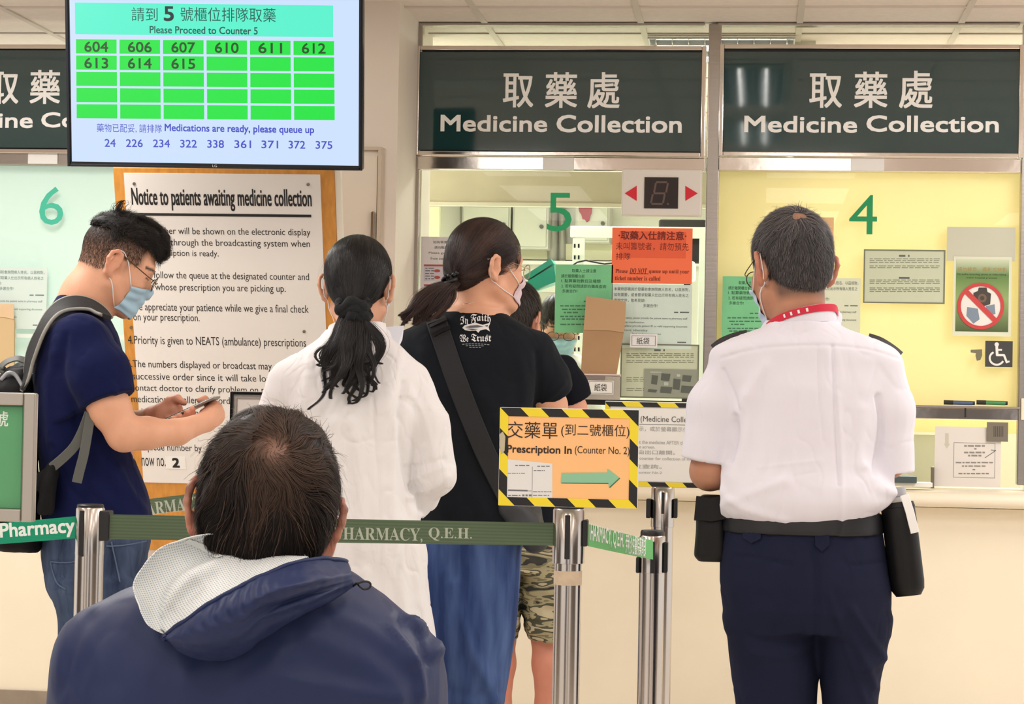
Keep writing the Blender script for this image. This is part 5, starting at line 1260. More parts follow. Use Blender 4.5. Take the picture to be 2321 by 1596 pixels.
    low = C([(370, 1443, -0.150), (392, 1464, -0.150), (425, 1487, -0.150), (470, 1497, -0.152), (521, 1494, -0.152), (562, 1478, -0.152), (590, 1450, -0.150), (640, 1420, -0.146), (700, 1392, -0.138), (760, 1362, -0.122), (802, 1330, -0.095)])
    def exn(G, u, v):
        U, Vv = np.meshgrid(u, v, indexing='ij')
        for vc, uc, w, h in ((0.30, 0.62, 0.08, 0.007), (0.62, 0.78, 0.09, 0.007), (0.55, 0.52, 0.08, -0.006), (0.80, 0.70, 0.08, -0.006)):
            G[:, :, 1] -= h*np.exp(-((Vv-vc-0.35*(U-uc))/w)**2)*np.exp(-((U-uc)/0.24)**2)
        fold = np.exp(-((U-0.72)/0.20)**2); G[:, :, 1] -= 0.010*fold*np.exp(-((Vv-0.36-0.3*(U-0.7))/0.10)**2); G[:, :, 1] += 0.016*fold*np.exp(-((Vv-0.60-0.3*(U-0.7))/0.055)**2)
        band = np.exp(-((Vv-0.2)/0.18)**2)*np.exp(-((U-0.38)/0.20)**2)
        G[:, :, 1] -= 0.0030*band*np.sin(U*110+5*np.sin(Vv*7))
        return G
    bul = lambda t: 0.018+0.040*math.sin(PI*min(1, max(0, t)))
    o, V, Q = loft('hood', rim2, low, mj, p.root, 140, 50, bul, 0.004, 0.0025, 28, prof=lambda t: np.sin(PI*t)**0.7, extra=exn, seed=6)
    tube('hood_hem', [V[i*50+1]+np.array((0, -0.001, 0)) for i in range(0, 140, 2)], 0.0028, mj, p.root, 8)
    cord = catmull([np.array(q) for q in C([(800, 1328, -0.10), (812, 1322, -0.105), (828, 1318, -0.105), (839, 1322, -0.105), (838, 1332, -0.105), (826, 1336, -0.105), (816, 1330, -0.105), (808, 1322, -0.10), (800, 1330, -0.098)])], 5)
    tube('drawcord', cord, 0.0013, m_black, p.root, 8)
    # trousers and shoes below the frame
    mt = mat('dark trousers', (40,40,46), 0.8); B = Sdf((-0.30, -0.22, 0.0), (0.34, 0.62, 0.60), 0.012)
    for sx in (-1, 1):
        x = c[0]+0.03+sx*0.10
        B.chain([(x, -0.02, 0.50), (x+sx*0.03, 0.42, 0.50), (x+sx*0.02, 0.40, 0.09)], [0.088, 0.066, 0.05], 0.03)
    B.ell((c[0]+0.03, -0.02, 0.50), (0.19, 0.15, 0.11), None, 0.04); cloth(p, 'trousers', B, mt, p.root, 0.002, 8)
    for sx in (-1, 1):
        B = Sdf((c[0]-0.18+0.03+sx*0.1, 0.28, -0.01), (c[0]+0.22+sx*0.1, 0.68, 0.16), 0.008); x = c[0]+0.03+sx*0.12
        B.chain([(x, 0.40, 0.05), (x, 0.58, 0.035)], [0.05, 0.042], 0.02); B.half((0, 0, 0.0), (0, 0, -1)); cloth(p, 'shoe', B, m_black, p.root, 0)
    ch = tag(empty('waiting_chair', p.mw @ Vector((c[0]+0.03, 0, 0))), 'grey waiting chair under the seated man', 'chair'); q = parent_mw(ch).inverted() @ p.mw
    mc = mat('chair grey', (90,92,98), 0.5); x = c[0]+0.03
    bm = bmesh.new(); add_box(bm, (x-0.22, -0.17, 0.355), (x+0.22, 0.26, 0.385), None, 0.01); bmesh.ops.transform(bm, matrix=Matrix.Translation(-Vector((c[0]+0.03, 0, 0))), verts=bm.verts[:]); s_ = bm_obj('seat', bm, mc, ch)
    ch.matrix_world = p.mw @ Matrix.Translation((c[0]+0.03, 0, 0))
    for sx in (-1, 1):
        for yy in (-0.15, 0.24): tube('leg', [(sx*0.2, yy, 0.0), (sx*0.2, yy, 0.36)], 0.012, m_steel, ch)
    return p
seated_man()
# ------------------------------------------------------------------ guard in the white shirt
def guard():
    p = Person(1815, 4.95, 'person in white uniform shirt with red lanyard and navy trousers, standing at right'); L = p.L
    c = L(1797, 617, 0.0); R = axes(-27, 10, -1); sc = 1.06
    S = Sdf((-0.32, -0.22, 0.95), (0.28, 0.34, 1.76), 0.004)
    T = head(S, c, R, sc)
    S.cap(T(0, -0.018, -0.04), L(1815, 770, -0.01), 0.058, 0.058, 0.03)
    S.stack(p.rows([(762, 1760, 1880, 0.05), (800, 1690, 1950, 0.07), (840, 1650, 1990, 0.08), (1000, 1670, 1975, 0.09), (1180, 1670, 1970, 0.09)]), 0.04)
    S.chain([L(1650, 850), L(1608, 1068, 0.0), L(1700, 1090, 0.24)], [0.048, 0.041, 0.030], 0.02); S.chain([L(1995, 850), L(2012, 1040, 0.0), L(1930, 1085, 0.24)], [0.048, 0.041, 0.030], 0.02)
    for w, sx in ((L(1700, 1090, 0.24), 1), (L(1930, 1085, 0.24), -1)):
        S.ell(w+np.array((sx*0.045, 0.03, 0.005)), (0.045, 0.03, 0.024), None, 0.015)
        for k in range(4):
            a = w+np.array((sx*0.075, 0.012+0.014*k, 0.012-0.004*k)); S.chain([a, a+np.array((sx*0.03, 0.0, -0.008)), a+np.array((sx*0.04, -0.004, -0.028))], [0.0085, 0.008, 0.007], 0.004)
        S.chain([w+np.array((sx*0.03, -0.01, 0.02)), w+np.array((sx*0.055, -0.02, 0.03)), w+np.array((sx*0.075, -0.015, 0.025))], [0.010, 0.0095, 0.008], 0.006)
    V, Q = S.mesh(2); hl = (V-c) @ np.linalg.inv(R).T/sc
    st_ = np.clip((hl[:, 2]+0.075)/0.02, 0, 1)*np.clip((-0.015-hl[:, 1])/0.02, 0, 1)*np.clip((0.03-hl[:, 2])/0.03, 0, 1)*np.clip(1-(np.abs(hl[:, 0])-0.06)/0.012, 0, 1)
    np_mesh('body', V, Q, SKIN('skin guard', (186,132,104), (70,58,52)), p.root, {'stubble': np.maximum(0.75*st_, 0.35*(hl[:, 2] > 0.05)), 'flush': 0.4*np.clip((np.abs(hl[:, 0])-0.076)/0.01, 0, 1)*(np.abs(hl[:, 2]) < 0.05)})
    H = Sdf(c+(-0.15, -0.15, -0.12), c+(0.15, 0.16, 0.19), 0.0035); hg = hc_fn(c, R, sc)
    H.ell(T(0, -0.006, 0.046), np.array((0.0805, 0.0985, 0.0925))*sc, R, 0); H.ell(T(0, -0.05, -0.005), np.array((0.058, 0.048, 0.056))*sc, R, 0.03)
    full = H.f.copy()
    def keep(X, Y, Z):
        x, y, z = hg(X, Y, Z)
        low = (-0.052+0.3*np.maximum(y+0.05, 0)+0.4*np.maximum(np.abs(x)-0.05, 0))-z
        ear = np.minimum(0.034-z, y+0.020); face = np.minimum(y-0.055, 0.10-z)
        return np.maximum(np.maximum(low, ear), face)
    H.cut(keep); hs = Sdf.__new__(Sdf); hs.__dict__ = dict(H.__dict__); hs.f = full; cv, cq = H.mesh(2); bv, bq = cv, cq
    wh = c+R @ (np.array((-0.008, -0.068, 0.107))*sc)
    d0 = np.linalg.norm(cv-wh, axis=1)+0.006*fbm(cv, 60, 2)
    cv = cv+normals(cv, cq)*(0.002*fbm(cv, 40, 2)-0.0095*np.exp(-(np.clip(d0, 0, 1)/0.026)**2))[:, None]
    up = R @ np.array((0, 0, 1.0)); fwd = R @ np.array((0, 1.0, 0))
    def flow(q):
        r = q-wh; d = np.linalg.norm(r, axis=1, keepdims=True); o = r/(d+1e-6); g = hs.grad(q); w = np.clip(1-d/0.07, 0, 1)
        return o+0.5*np.cross(g, o)*w-0.5*up[None]*np.clip(0.06-((q-c) @ up)[:, None], 0, 0.1)*10
    rs = np.random.RandomState(8)
    r1 = surf_pts(bv, bq, 9000, lambda q, r_: r_.rand(len(q)) < np.clip(0.22+(np.linalg.norm(q-wh, axis=1)-0.012)/0.045, 0.2, 1), 1)
    z1 = ((r1-c) @ up)/sc; tone = np.clip(0.5*np.exp(-(np.linalg.norm(r1-wh, axis=1)/0.035)**2)+0.15+0.5*rs.rand(len(r1))**2+0.35*np.clip((z1-0.07)/0.06, 0, 1)*rs.rand(len(r1)), 0, 1)
    r1 = r1-hs.grad(r1)*0.002
    g1 = grow(hs, r1, flow, np.clip(0.014+0.22*np.clip(z1, 0, 0.14), 0.012, 0.042), 6, (0.001, 0.006), 0.16, 0.0010, 0.5, 3, tone)
    r2 = surf_pts(bv, bq, 350, lambda q, r_: ((q-c) @ up) > 0.07*sc, 9); g2 = grow(hs, r2, flow, 0.035, 6, (0.006, 0.016), 0.35, 0.0008, 0.5, 4, rs.rand(len(r2)))
    V, Q, t = join_geo([(cv, cq, np.full(len(cv), 0.15)), g1, g2]); np_mesh('hair', V, Q, hair_mat('hair guard', (22,20,21), (132,126,126), 0.5, 0.2), p.root, {'tone': t})
    face_mask(p, S, T, 'mask guard', (188,208,226), ears=(1, 1)); glasses(p, T, (70,60,50))
    # shirt
    ms = mat('white shirt cotton', (228,225,234), 0.8, bump=0.08, bscale=16, spec=0.15, crease=0.12, cscale=9.0, stretch=(1,1,0.5))
    C = Sdf((-0.34, -0.20, 0.90), (0.32, 0.20, 1.50), 0.0034)
    C.stack(p.rows([(728, 1742, 1893, 0.080, -0.004), (745, 1728, 1916, 0.084, -0.004), (758, 1684, 1962, 0.092), (774, 1640, 2000, 0.102), (790, 1612, 2030, 0.108), (812, 1606, 2042, 0.110), (835, 1618, 2036, 0.112), (880, 1640, 2022, 0.122), (950, 1648, 2008, 0.125), (1020, 1645, 1996, 0.124), (1065, 1632, 2000, 0.128), (1105, 1612, 2034, 0.138), (1135, 1611, 2026, 0.140), (1160, 1618, 1992, 0.132), (1182, 1650, 1960, 0.118), (1195, 1690, 1930, 0.10)]), 0.0, 2.35)
    C.chain([L(1660, 835, 0.0), L(1622, 920, 0.0), L(1598, 1038, -0.004)], [0.056, 0.060, 0.056], 0.022); C.chain([L(1992, 840, 0.0), L(2014, 930, 0.0), L(2026, 1074, 0.0)], [0.056, 0.054, 0.046], 0.022)
    a, b = L(1598, 1040), L(1640, 800); n1 = a-L(1622, 900); n2 = L(2030, 1052)-L(2016, 900)
    def cuffs(X, Y, Z):
        pl = L(1605, 1046); pr = L(2034, 1074); n1_ = n1/np.linalg.norm(n1); n2_ = n2/np.linalg.norm(n2); xl, xr = L(1645, 1045)[0], L(1992, 1070)[0]
        l = np.minimum((X-pl[0])*n1_[0]+(Y-pl[1])*n1_[1]+(Z-pl[2])*n1_[2], xl-0.006-X); r = np.minimum((X-pr[0])*n2_[0]+(Y-pr[1])*n2_[1]+(Z-pr[2])*n2_[2], X-xr-0.034)
        return np.maximum(l, r)
    C.cut(cuffs)
    C.cap(L(1745, 742, 0.02), L(1890, 720, 0.02), 0.02, 0.02, 0.015)
    fl = [([(1634, 812), (1720, 790), (1840, 782), (1960, 790), (2036, 812)], -0.0026, 3.5), ([(1853, 784), (1856, 900), (1866, 1000)], -0.0022, 3.2), ([(1870, 784), (1874, 900), (1884, 1000)], 0.0022, 11), ([(1887, 784), (1890, 880), (1896, 1000), (1902, 1100)], -0.0042, 3.6), ([(1899, 900), (1907, 1040), (1908, 1180)], 0.0028, 7),
          ([(1735, 830), (1690, 900), (1670, 945)], 0.006, 14), ([(1668, 945), (1666, 1000), (1655, 1040)], -0.012, 8), ([(1640, 840), (1662, 890), (1678, 930)], -0.004, 5), ([(1990, 900), (1998, 960), (1990, 1030), (1980, 1075)], -0.010, 7),
          ([(1700, 900), (1690, 1000), (1660, 1080)], 0.006, 16), ([(1720, 1060), (1800, 1050), (1860, 1044)], 0.0012, 4), ([(1620, 1100), (1680, 1150), (1780, 1180)], 0.004, 10), ([(1960, 1060), (1990, 1100), (2030, 1118)], 0.008, 12), ([(1960, 930), (1945, 1020), (1960, 1090)], 0.004, 14), ([(1800, 1080), (1850, 1070)], -0.001, 4), ([(1620, 1150), (1700, 1120), (1780, 1090)], 0.004, 12)]
    o, V, Q = cloth(p, 'shirt', C, ms, p.root, 0.0025, 9, (1, 1, 0.55), fl, 2, 3.0, 0.004, fine=0.0012)
    # collar band, lanyard, epaulettes
    col = catmull([L(1744, 752, -0.02), L(1762, 738, -0.058), L(1800, 722, -0.076), L(1850, 711, -0.070), L(1885, 710, -0.035), L(1893, 722, 0.0)], 6)
    nn = [np.array((q[0]-c[0]-0.015, q[1]-0.005, 0.0)) for q in col]; strap('collar', col, nn, 0.040, 0.004, ms, p.root)
    lan = [q+np.array((0, 0, 0.012))+0.006*n_/np.linalg.norm(n_) for q, n_ in zip(col, nn)]
    ly = strap('lanyard', lan, nn, 0.016, 0.001, mat('lanyard red', (206,28,58), 0.5), p.root)
    LV = [lan[k]+0.0022*nn[k]/np.linalg.norm(nn[k]) for k in (9, 12, 15, 18, 21)]
    for k in range(9, 16, 2): strap('lanyard_print', [lan[k]+0.0022*nn[k]/np.linalg.norm(nn[k]), lan[k]*0.45+lan[k+1]*0.55+0.0022*nn[k]/np.linalg.norm(nn[k])], [nn[k]]*2, 0.008, 0.0004, m_white, ly)
    me_ = mat('epaulette black', (16,16,22), 0.7)
    for pts in ([(1617, 792), (1640, 775), (1668, 764), (1694, 758)], [(2040, 808), (2018, 790), (1992, 774), (1968, 766)]):
        pa, nr = project_on(p, V, Q, pts, 0.001); pa = [L(x, y-1, 0.01) for x, y in pts]; strap('epaulette', catmull(pa, 5), [np.array((0, -0.35, 1))]*(len(catmull(pa, 5))), 0.036, 0.005, me_, p.root)
    # belt, trousers, shoes
    mt = mat('navy uniform trousers', (26,30,52), 0.85, spec=0.15, bump=0.06, bscale=22, var=0.06, vscale=10)
    D = Sdf((-0.26, -0.22, 0.02), (0.28, 0.20, 1.02), 0.006)
    D.stack(p.rows([(1172, 1645, 1992, 0.112), (1210, 1640, 2000, 0.118), (1260, 1634, 2008, 0.128), (1320, 1634, 2018, 0.135, -0.006), (1380, 1640, 2020, 0.132, -0.006), (1430, 1646, 2016, 0.115)]), 0.0, 2.2)
    D.stack(p.rows([(1400, 1642, 1850, 0.10), (1450, 1650, 1850, 0.10), (1520, 1658, 1851, 0.095), (1600, 1668, 1850, 0.09), (1750, 1680, 1845, 0.08), (1950, 1690, 1835, 0.075), (2110, 1694, 1830, 0.075)]), 0.02, 2.2)
    D.stack(p.rows([(1400, 1846, 2019, 0.10), (1450, 1850, 2016, 0.10), (1500, 1857, 2004, 0.095), (1545, 1862, 1994, 0.09), (1600, 1866, 1990, 0.088), (1750, 1870, 1996, 0.08), (1950, 1872, 1994, 0.075), (2110, 1874, 1994, 0.075)]), 0.02, 2.2)
    fl = [([(1846, 1240), (1850, 1330), (1848, 1440)], -0.006, 7), ([(1700, 1480), (1780, 1490), (1840, 1450)], 0.005, 9), ([(1690, 1440), (1760, 1460), (1820, 1440)], -0.004, 8), ([(1900, 1400), (1950, 1480), (1985, 1560)], 0.005, 9), ([(1930, 1380), (1975, 1450), (2005, 1490)], 0.005, 9), ([(1880, 1350), (1910, 1440), (1960, 1590)], 0.004, 7), ([(1668, 1262), (1720, 1266), (1792, 1280)], -0.004, 3.5), ([(1932, 1282), (2000, 1274)], -0.004, 3.5), ([(1960, 1520), (1995, 1495)], 0.007, 10)]
    o, V, Q = cloth(p, 'trousers', D, mt, p.root, 0.003, 10, (1, 1, 0.6), fl, 2, 5.0, 0.003)
    for pts in ([(1688, 1196), (1726, 1196), (1726, 1222), (1706, 1232), (1688, 1220)], [(1846, 1204), (1878, 1204), (1879, 1236), (1862, 1252), (1846, 1236)]):
        pa, nr = project_on(p, V, Q, pts, 0.002); q_, _ = project_on(p, V, Q, pts, 0.0065)
        Vb = pa+q_; nP = len(pts); link('belt_loop', mesh_from(Vb, [tuple(range(nP, 2*nP))]+[(i, (i+1) % nP, nP+(i+1) % nP, nP+i) for i in range(nP)]), mt, p.root)
    B = Sdf((-0.24, -0.19, 0.94), (0.26, 0.19, 1.04), 0.005); B.stack(p.rows([(1163, 1639, 1996, 0.120), (1204, 1637, 1999, 0.1245)]), 0, 2.2, 0.004); cloth(p, 'belt', B, mat('belt black', (20,20,24), 0.5), p.root, 0)
    for x, s_ in ((1762, -1), (1934, 1)):
        q = L(x, 2140, 0.0); B = Sdf((q[0]-0.08, -0.16, -0.01), (q[0]+0.08, 0.24, 0.14), 0.007); B.chain([(q[0], -0.03, 0.05), (q[0]+s_*0.01, 0.16, 0.035)], [0.05, 0.042], 0.02); B.half((0, 0, 0), (0, 0, -1)); cloth(p, 'shoe', B, m_black, p.root, 0)
    # things carried on the belt
    mp = mat('pouch black', (14,13,14), 0.5, spec=0.3, bump=0.05, bscale=40)
    def own(name, lab, cat, at_): o = empty(name, mw=p.mw @ Matrix.Translation(Vector(at_))); tag(o, lab, cat); return o, np.array(at_)
    po, q0 = own('belt_pouch', 'black pouch hanging at the left side of the guard belt', 'pouch', L(1612, 1275, 0.0))
    B = Sdf(q0+(-0.06, -0.08, -0.02), q0+(0.06, 0.08, 0.19), 0.004)
    B.stack(p.rows([(1122, 1590, 1636, 0.03), (1140, 1578, 1644, 0.04), (1200, 1578, 1648, 0.045), (1260, 1573, 1650, 0.045), (1272, 1584, 1648, 0.035)], 0.0), 0.0, 4); V, Q = B.mesh(2); np_mesh('pouch_body', V-q0, Q, mp, po)
    V, F = strap_geo([L(1576, 1152, -0.046)-q0, L(1612, 1156, -0.05)-q0, L(1646, 1150, -0.046)-q0], [(0, -1, 0)]*3, 0.055, 0.004); link('pouch_flap', mesh_from(V, F), mp, po)
    bo, q0 = own('bottle_holder', 'black cylindrical bottle holder hanging at the right side of the guard belt', 'bottle holder', L(2062, 1352, 0.0))
    ax0, ax1 = L(2058, 1338, -0.02), L(2034, 1142, -0.01); d = (ax1-ax0); ln = np.linalg.norm(d); rot = Vector(d).to_track_quat('Z', 'Y').to_matrix().to_4x4()
    mwb = Matrix.Translation(Vector(ax0-q0)) @ rot
    rw = p.m(39); lathe('sleeve', [(rw*0.72, -0.012), (rw*0.95, 0.002), (rw, 0.02), (rw, ln*0.8), (rw*0.97, ln*0.96), (rw*0.86, ln)], mp, bo, 32, mwb)
    lathe('rim', [(rw*0.9, ln-0.012), (rw*1.0, ln-0.008), (rw*0.92, ln+0.003)], mp, bo, 32, mwb)
    stp = [L(2050, 1122, -0.05)-q0, L(2062, 1160, -0.062)-q0, L(2074, 1208, -0.066)-q0]; strap('white_tab', stp, [(0, -1, 0.1)]*3, 0.019, 0.0015, m_white, bo)
    bt_, q1 = own('water_bottle', 'clear plastic bottle standing in the black bottle holder', 'bottle', L(2034, 1150, -0.01))
    mwb = Matrix.Translation(Vector((0, 0, 0))) @ rot; mg = glass_mat('bottle plastic', (226,228,232), 2.0, 0.05, 0.25, (190,194,204))
    lathe('bottle_body', [(0.024, -0.04), (0.0265, 0.0), (0.0265, 0.006), (0.0245, 0.009), (0.0265, 0.012), (0.0235, 0.024)], mg, bt_, 28, mwb); lathe('bottle_cap', [(0.0225, 0.022), (0.0235, 0.026), (0.0235, 0.042), (0.021, 0.044)], mat('cap clear grey', (176,176,180), 0.25), bt_, 28, mwb)
    return p
guard()
# ------------------------------------------------------------------ the queue: white shirted woman, woman in the black tee, man in camouflage shorts
def strand_bundle(name, p, center, n, spread0, spread1, k, wid, curl, m, seed, curlf=2.0, endcurl=0.0, drop=0.25, nl=None, lock=0.007):
    """locks of hair along a curve: every lock waves by itself, its strands stay together and close up at the tip"""
    rs = np.random.RandomState(seed); C = np.array(catmull(center, 8)); L_ = np.r_[0, np.cumsum(np.linalg.norm(np.diff(C, axis=0), axis=1))]; t = np.linspace(0, 1, k)
    nl = nl or max(5, n//40); out = np.zeros((n, k, 3)); nrm = np.zeros((n, k, 3)); tone = np.zeros(n); LK = []
    for l in range(nl):
        ln = 1-drop*rs.rand()**0.8; tt = t*ln; c = np.stack([np.interp(tt*L_[-1], L_, C[:, j]) for j in range(3)], 1)
        a, r = rs.rand()*2*PI, math.sqrt(rs.rand()); sp = spread0+(spread1-spread0)*np.sin(np.clip(tt*1.3, 0, 1)*PI/2)
        off = np.stack([r*math.cos(a)*sp, r*math.sin(a)*sp*0.55, np.zeros(k)], 1)
        f = curlf*rs.uniform(0.7, 1.3); ph = rs.rand()*6.28; am = curl*rs.uniform(0.5, 1.3)*np.clip(tt*1.6, 0, 1)**1.2
        wv = am[:, None]*np.stack([np.sin(f*2*PI*tt+ph), 0.6*np.cos(f*2*PI*tt+ph), 0.3*np.cos(f*2*PI*tt+ph)], 1)
        e = np.clip((t-0.68)/0.32, 0, 1)**1.3; sg = math.copysign(1, math.cos(a)+0.3*rs.normal()); ec = endcurl*e[:, None]*np.stack([sg*np.sin(e*2.6), 0.2*np.ones(k), 0.5*(1-np.cos(e*2.6))], 1)*rs.uniform(0.4, 1.2)
        LK.append((c+off+wv+ec, off, rs.rand()))
    for i in range(n):
        c, off, tn = LK[rs.randint(nl)]; o = rs.normal(0, 1, 3)*np.array((1, 0.7, 0.3))*lock
        tp = (0.35+0.65*np.sin(np.clip(t*1.1+0.12, 0, 1)*PI))[:, None]; out[i] = c+o[None]*tp; tone[i] = np.clip(0.22*tn+0.35*rs.rand()**2, 0, 1)
        nrm[i] = np.stack([(off[:, 0]+o[0])*9, -np.ones(k)*0.6+(off[:, 1]+o[1])*20, np.zeros(k)], 1)
    nrm /= np.linalg.norm(nrm, axis=2, keepdims=True)+1e-9
    return ribbons(out, nrm, wid*rs.uniform(0.7, 1.3, n), tone)
def woman_white():
    p = Person(812, 5.50, 'person with a black ponytail in a long loose white shirt, seen from behind'); L = p.L
    c = L(811, 658, 0.0); R = axes(10, 4, 0); sc = 1.02
    S = Sdf((-0.30, -0.20, 0.80), (0.30, 0.34, 1.72), 0.0045); T = head(S, c, R, sc)
    S.cap(T(0, -0.018, -0.04), L(812, 780, 0.0), 0.050, 0.056, 0.03); S.stack(p.rows([(770, 740, 885, 0.06), (810, 680, 930, 0.08), (1000, 690, 920, 0.08), (1220, 690, 930, 0.08)]), 0.04)
    S.chain([L(930, 860), L(985, 1070), L(930, 1095, 0.22)], [0.042, 0.036, 0.026], 0.02); S.chain([L(655, 860), L(625, 1070), L(690, 1090, 0.22)], [0.042, 0.036, 0.026], 0.02)
    V, Q = S.mesh(2); np_mesh('body', V, Q, SKIN('skin fair', (216,160,130)), p.root, {'stubble': np.zeros(len(V)), 'flush': np.zeros(len(V))})
    H = Sdf(c+(-0.15, -0.17, -0.14), c+(0.15, 0.16, 0.19), 0.0035); hg = hc_fn(c, R, sc)
    H.ell(T(0, -0.006, 0.046), np.array((0.083, 0.101, 0.0925))*sc, R, 0); H.ell(T(0, -0.060, 0.0), np.array((0.060, 0.046, 0.055))*sc, R, 0.03)
    H.ell(T(0, -0.085, -0.035), np.array((0.03, 0.03, 0.03))*sc, R, 0.03); full = H.f.copy()
    def keep(X, Y, Z):
        x, y, z = hg(X, Y, Z)
        low = (-0.045-0.25*np.minimum(y+0.05, 0)*0+0.55*np.maximum(np.abs(x)-0.012, 0)+0.45*np.maximum(y+0.07, 0))-z
        ear = np.minimum(0.030-z, np.minimum(y+0.012, 0.05-y)); face = np.minimum(y-0.062, 0.085-z)
        return np.maximum(np.maximum(low, ear), face)
    H.cut(keep); hs = Sdf.__new__(Sdf); hs.__dict__ = dict(H.__dict__); hs.f = full; cv, cq = H.mesh(3)
    tie = L(800, 702, -0.10)
    def flow(q): r = tie-q; return r/np.linalg.norm(r, axis=1, keepdims=True)
    r1 = surf_pts(cv, cq, 9000, None, 2); dd = np.linalg.norm(tie-r1, axis=1); tn = np.clip(0.25*np.random.RandomState(2).rand(len(r1))+0.3*vnoise(r1*60), 0, 1)
    g1 = grow(hs, r1-hs.grad(r1)*0.002, flow, np.clip(dd*0.8, 0.02, 0.10), 9, (0.0005, 0.003), 0.05, 0.0008, 0.12, 3, tn)
    r2 = surf_pts(cv, cq, 60, lambda q, rs: np.abs((q-c)[:, 0]) > 0.05, 5); g2 = grow(hs, r2, lambda q: np.tile((0.0, 0.2, -1.0), (len(q), 1)), 0.09, 9, (0.008, 0.022), 0.35, 0.0007, 0.4, 6)
    tail = [L(800, 706, -0.112), L(798, 735, -0.126), L(794, 775, -0.138), L(788, 830, -0.146), L(774, 895, -0.150), L(754, 945, -0.146)]
    g3 = strand_bundle('t', p, tail, 5200, 0.022, 0.066, 34, 0.0009, 0.010, None, 3, curlf=2.3, endcurl=0.030, drop=0.50, nl=44, lock=0.0062)
    core = strand_bundle('t', p, [L(800, 706, -0.108), L(798, 740, -0.120), L(794, 790, -0.134), L(790, 835, -0.140), L(782, 862, -0.142)], 1200, 0.020, 0.036, 20, 0.0018, 0.004, None, 13, curlf=1.3, drop=0.2, nl=30, lock=0.008)
    tail2 = [L(812, 716, -0.122), L(838, 738, -0.135), L(860, 768, -0.142), L(866, 795, -0.144), L(858, 816, -0.144), L(842, 836, -0.142), L(832, 852, -0.142)]
    g4 = strand_bundle('t', p, tail2, 420, 0.006, 0.012, 26, 0.0009, 0.003, None, 5, curlf=1.5, drop=0.25, nl=6, lock=0.005)
    tail3 = [L(780, 728, -0.128), L(756, 765, -0.14), L(738, 800, -0.146), L(730, 822, -0.148), L(716, 828, -0.148), L(704, 826, -0.148)]
    g5 = strand_bundle('t', p, tail3, 220, 0.006, 0.010, 24, 0.0008, 0.003, None, 6, curlf=1.5, drop=0.2, nl=4, lock=0.004)
    tail4 = [L(805, 730, -0.13), L(824, 790, -0.146), L(830, 835, -0.150), L(842, 862, -0.150), L(854, 874, -0.150), L(852, 888, -0.150), L(842, 886, -0.150)]
    g6 = strand_bundle('t', p, tail4, 400, 0.008, 0.014, 26, 0.0009, 0.004, None, 8, curlf=1.5, drop=0.2, nl=6, lock=0.004)
    tail5 = [L(790, 730, -0.128), L(744, 780, -0.140), L(728, 790, -0.142), L(718, 806, -0.144), L(728, 822, -0.146), L(740, 830, -0.148)]
    g7 = strand_bundle('t', p, tail5, 110, 0.004, 0.006, 24, 0.0008, 0.002, None, 9, curlf=1.0, drop=0.15, nl=3, lock=0.003)
    V, Q, t = join_geo([(cv, cq, np.full(len(cv), 0.08)), g1, g2, g3, core, g4, g5, g6, g7]); np_mesh('hair', V, Q, hair_mat('hair black', (15,14,15), (70,66,66), 0.34), p.root, {'tone': t})
    V, F = [], []
    for (dx, dz, rx, tilt) in ((0, 0.014, 0.034, 0.1), (0.006, -0.002, 0.031, -0.25), (0.002, -0.018, 0.022, 0.3)):
        pts = [tie+np.array((dx+rx*math.cos(a), -0.012+0.022*math.sin(a), dz-0.004+0.008*math.sin(3*a)+rx*math.cos(a)*tilt)) for a in np.linspace(0, 2*PI, 33)[:-1]]
        v, f = tube_geo(pts+[pts[0]], [0.0145+0.003*math.sin(5*i) for i in range(33)], 12, False); b = len(V); V += v; F += [tuple(i+b for i in q) for q in f]
    link('scrunchie', mesh_from(V, F), mat('scrunchie black', (18,20,22), 0.9, bump=0.2, bscale=150), p.root, True)
    face_mask(p, S, T, 'mask pale', (214,228,238))
    ms = mat('white crinkled cotton', (238,235,236), 0.8, bump=0.12, bscale=26, spec=0.15, crease=0.25, cscale=13.0, stretch=(1,1,0.6))
    C = Sdf((-0.34, -0.24, 0.40), (0.34, 0.26, 1.44), 0.0045)
    C.stack(p.rows([(752, 746, 872, 0.062, 0.0), (770, 726, 895, 0.07), (795, 686, 925, 0.088), (820, 652, 945, 0.098), (850, 634, 955, 0.106), (920, 640, 955, 0.118), (1000, 650, 938, 0.12), (1080, 655, 930, 0.122), (1150, 655, 940, 0.124), (1180, 652, 958, 0.126), (1240, 648, 974, 0.13), (1330, 640, 972, 0.135), (1440, 630, 988, 0.145), (1545, 622, 1004, 0.155), (1620, 616, 1012, 0.16)]), 0.0, 2.3)
    C.chain([L(925, 868), L(968, 960, 0), L(988, 1075, 0.0), L(950, 1120, 0.06), L(900, 1110, 0.20)], [0.058, 0.054, 0.050, 0.046, 0.042], 0.022); C.chain([L(660, 868), L(632, 960), L(622, 1075, 0.0), L(660, 1120, 0.06), L(700, 1110, 0.2)], [0.058, 0.054, 0.050, 0.046, 0.042], 0.022)
    C.cap(L(748, 772, 0.02), L(868, 762, 0.03), 0.022, None, 0.015)
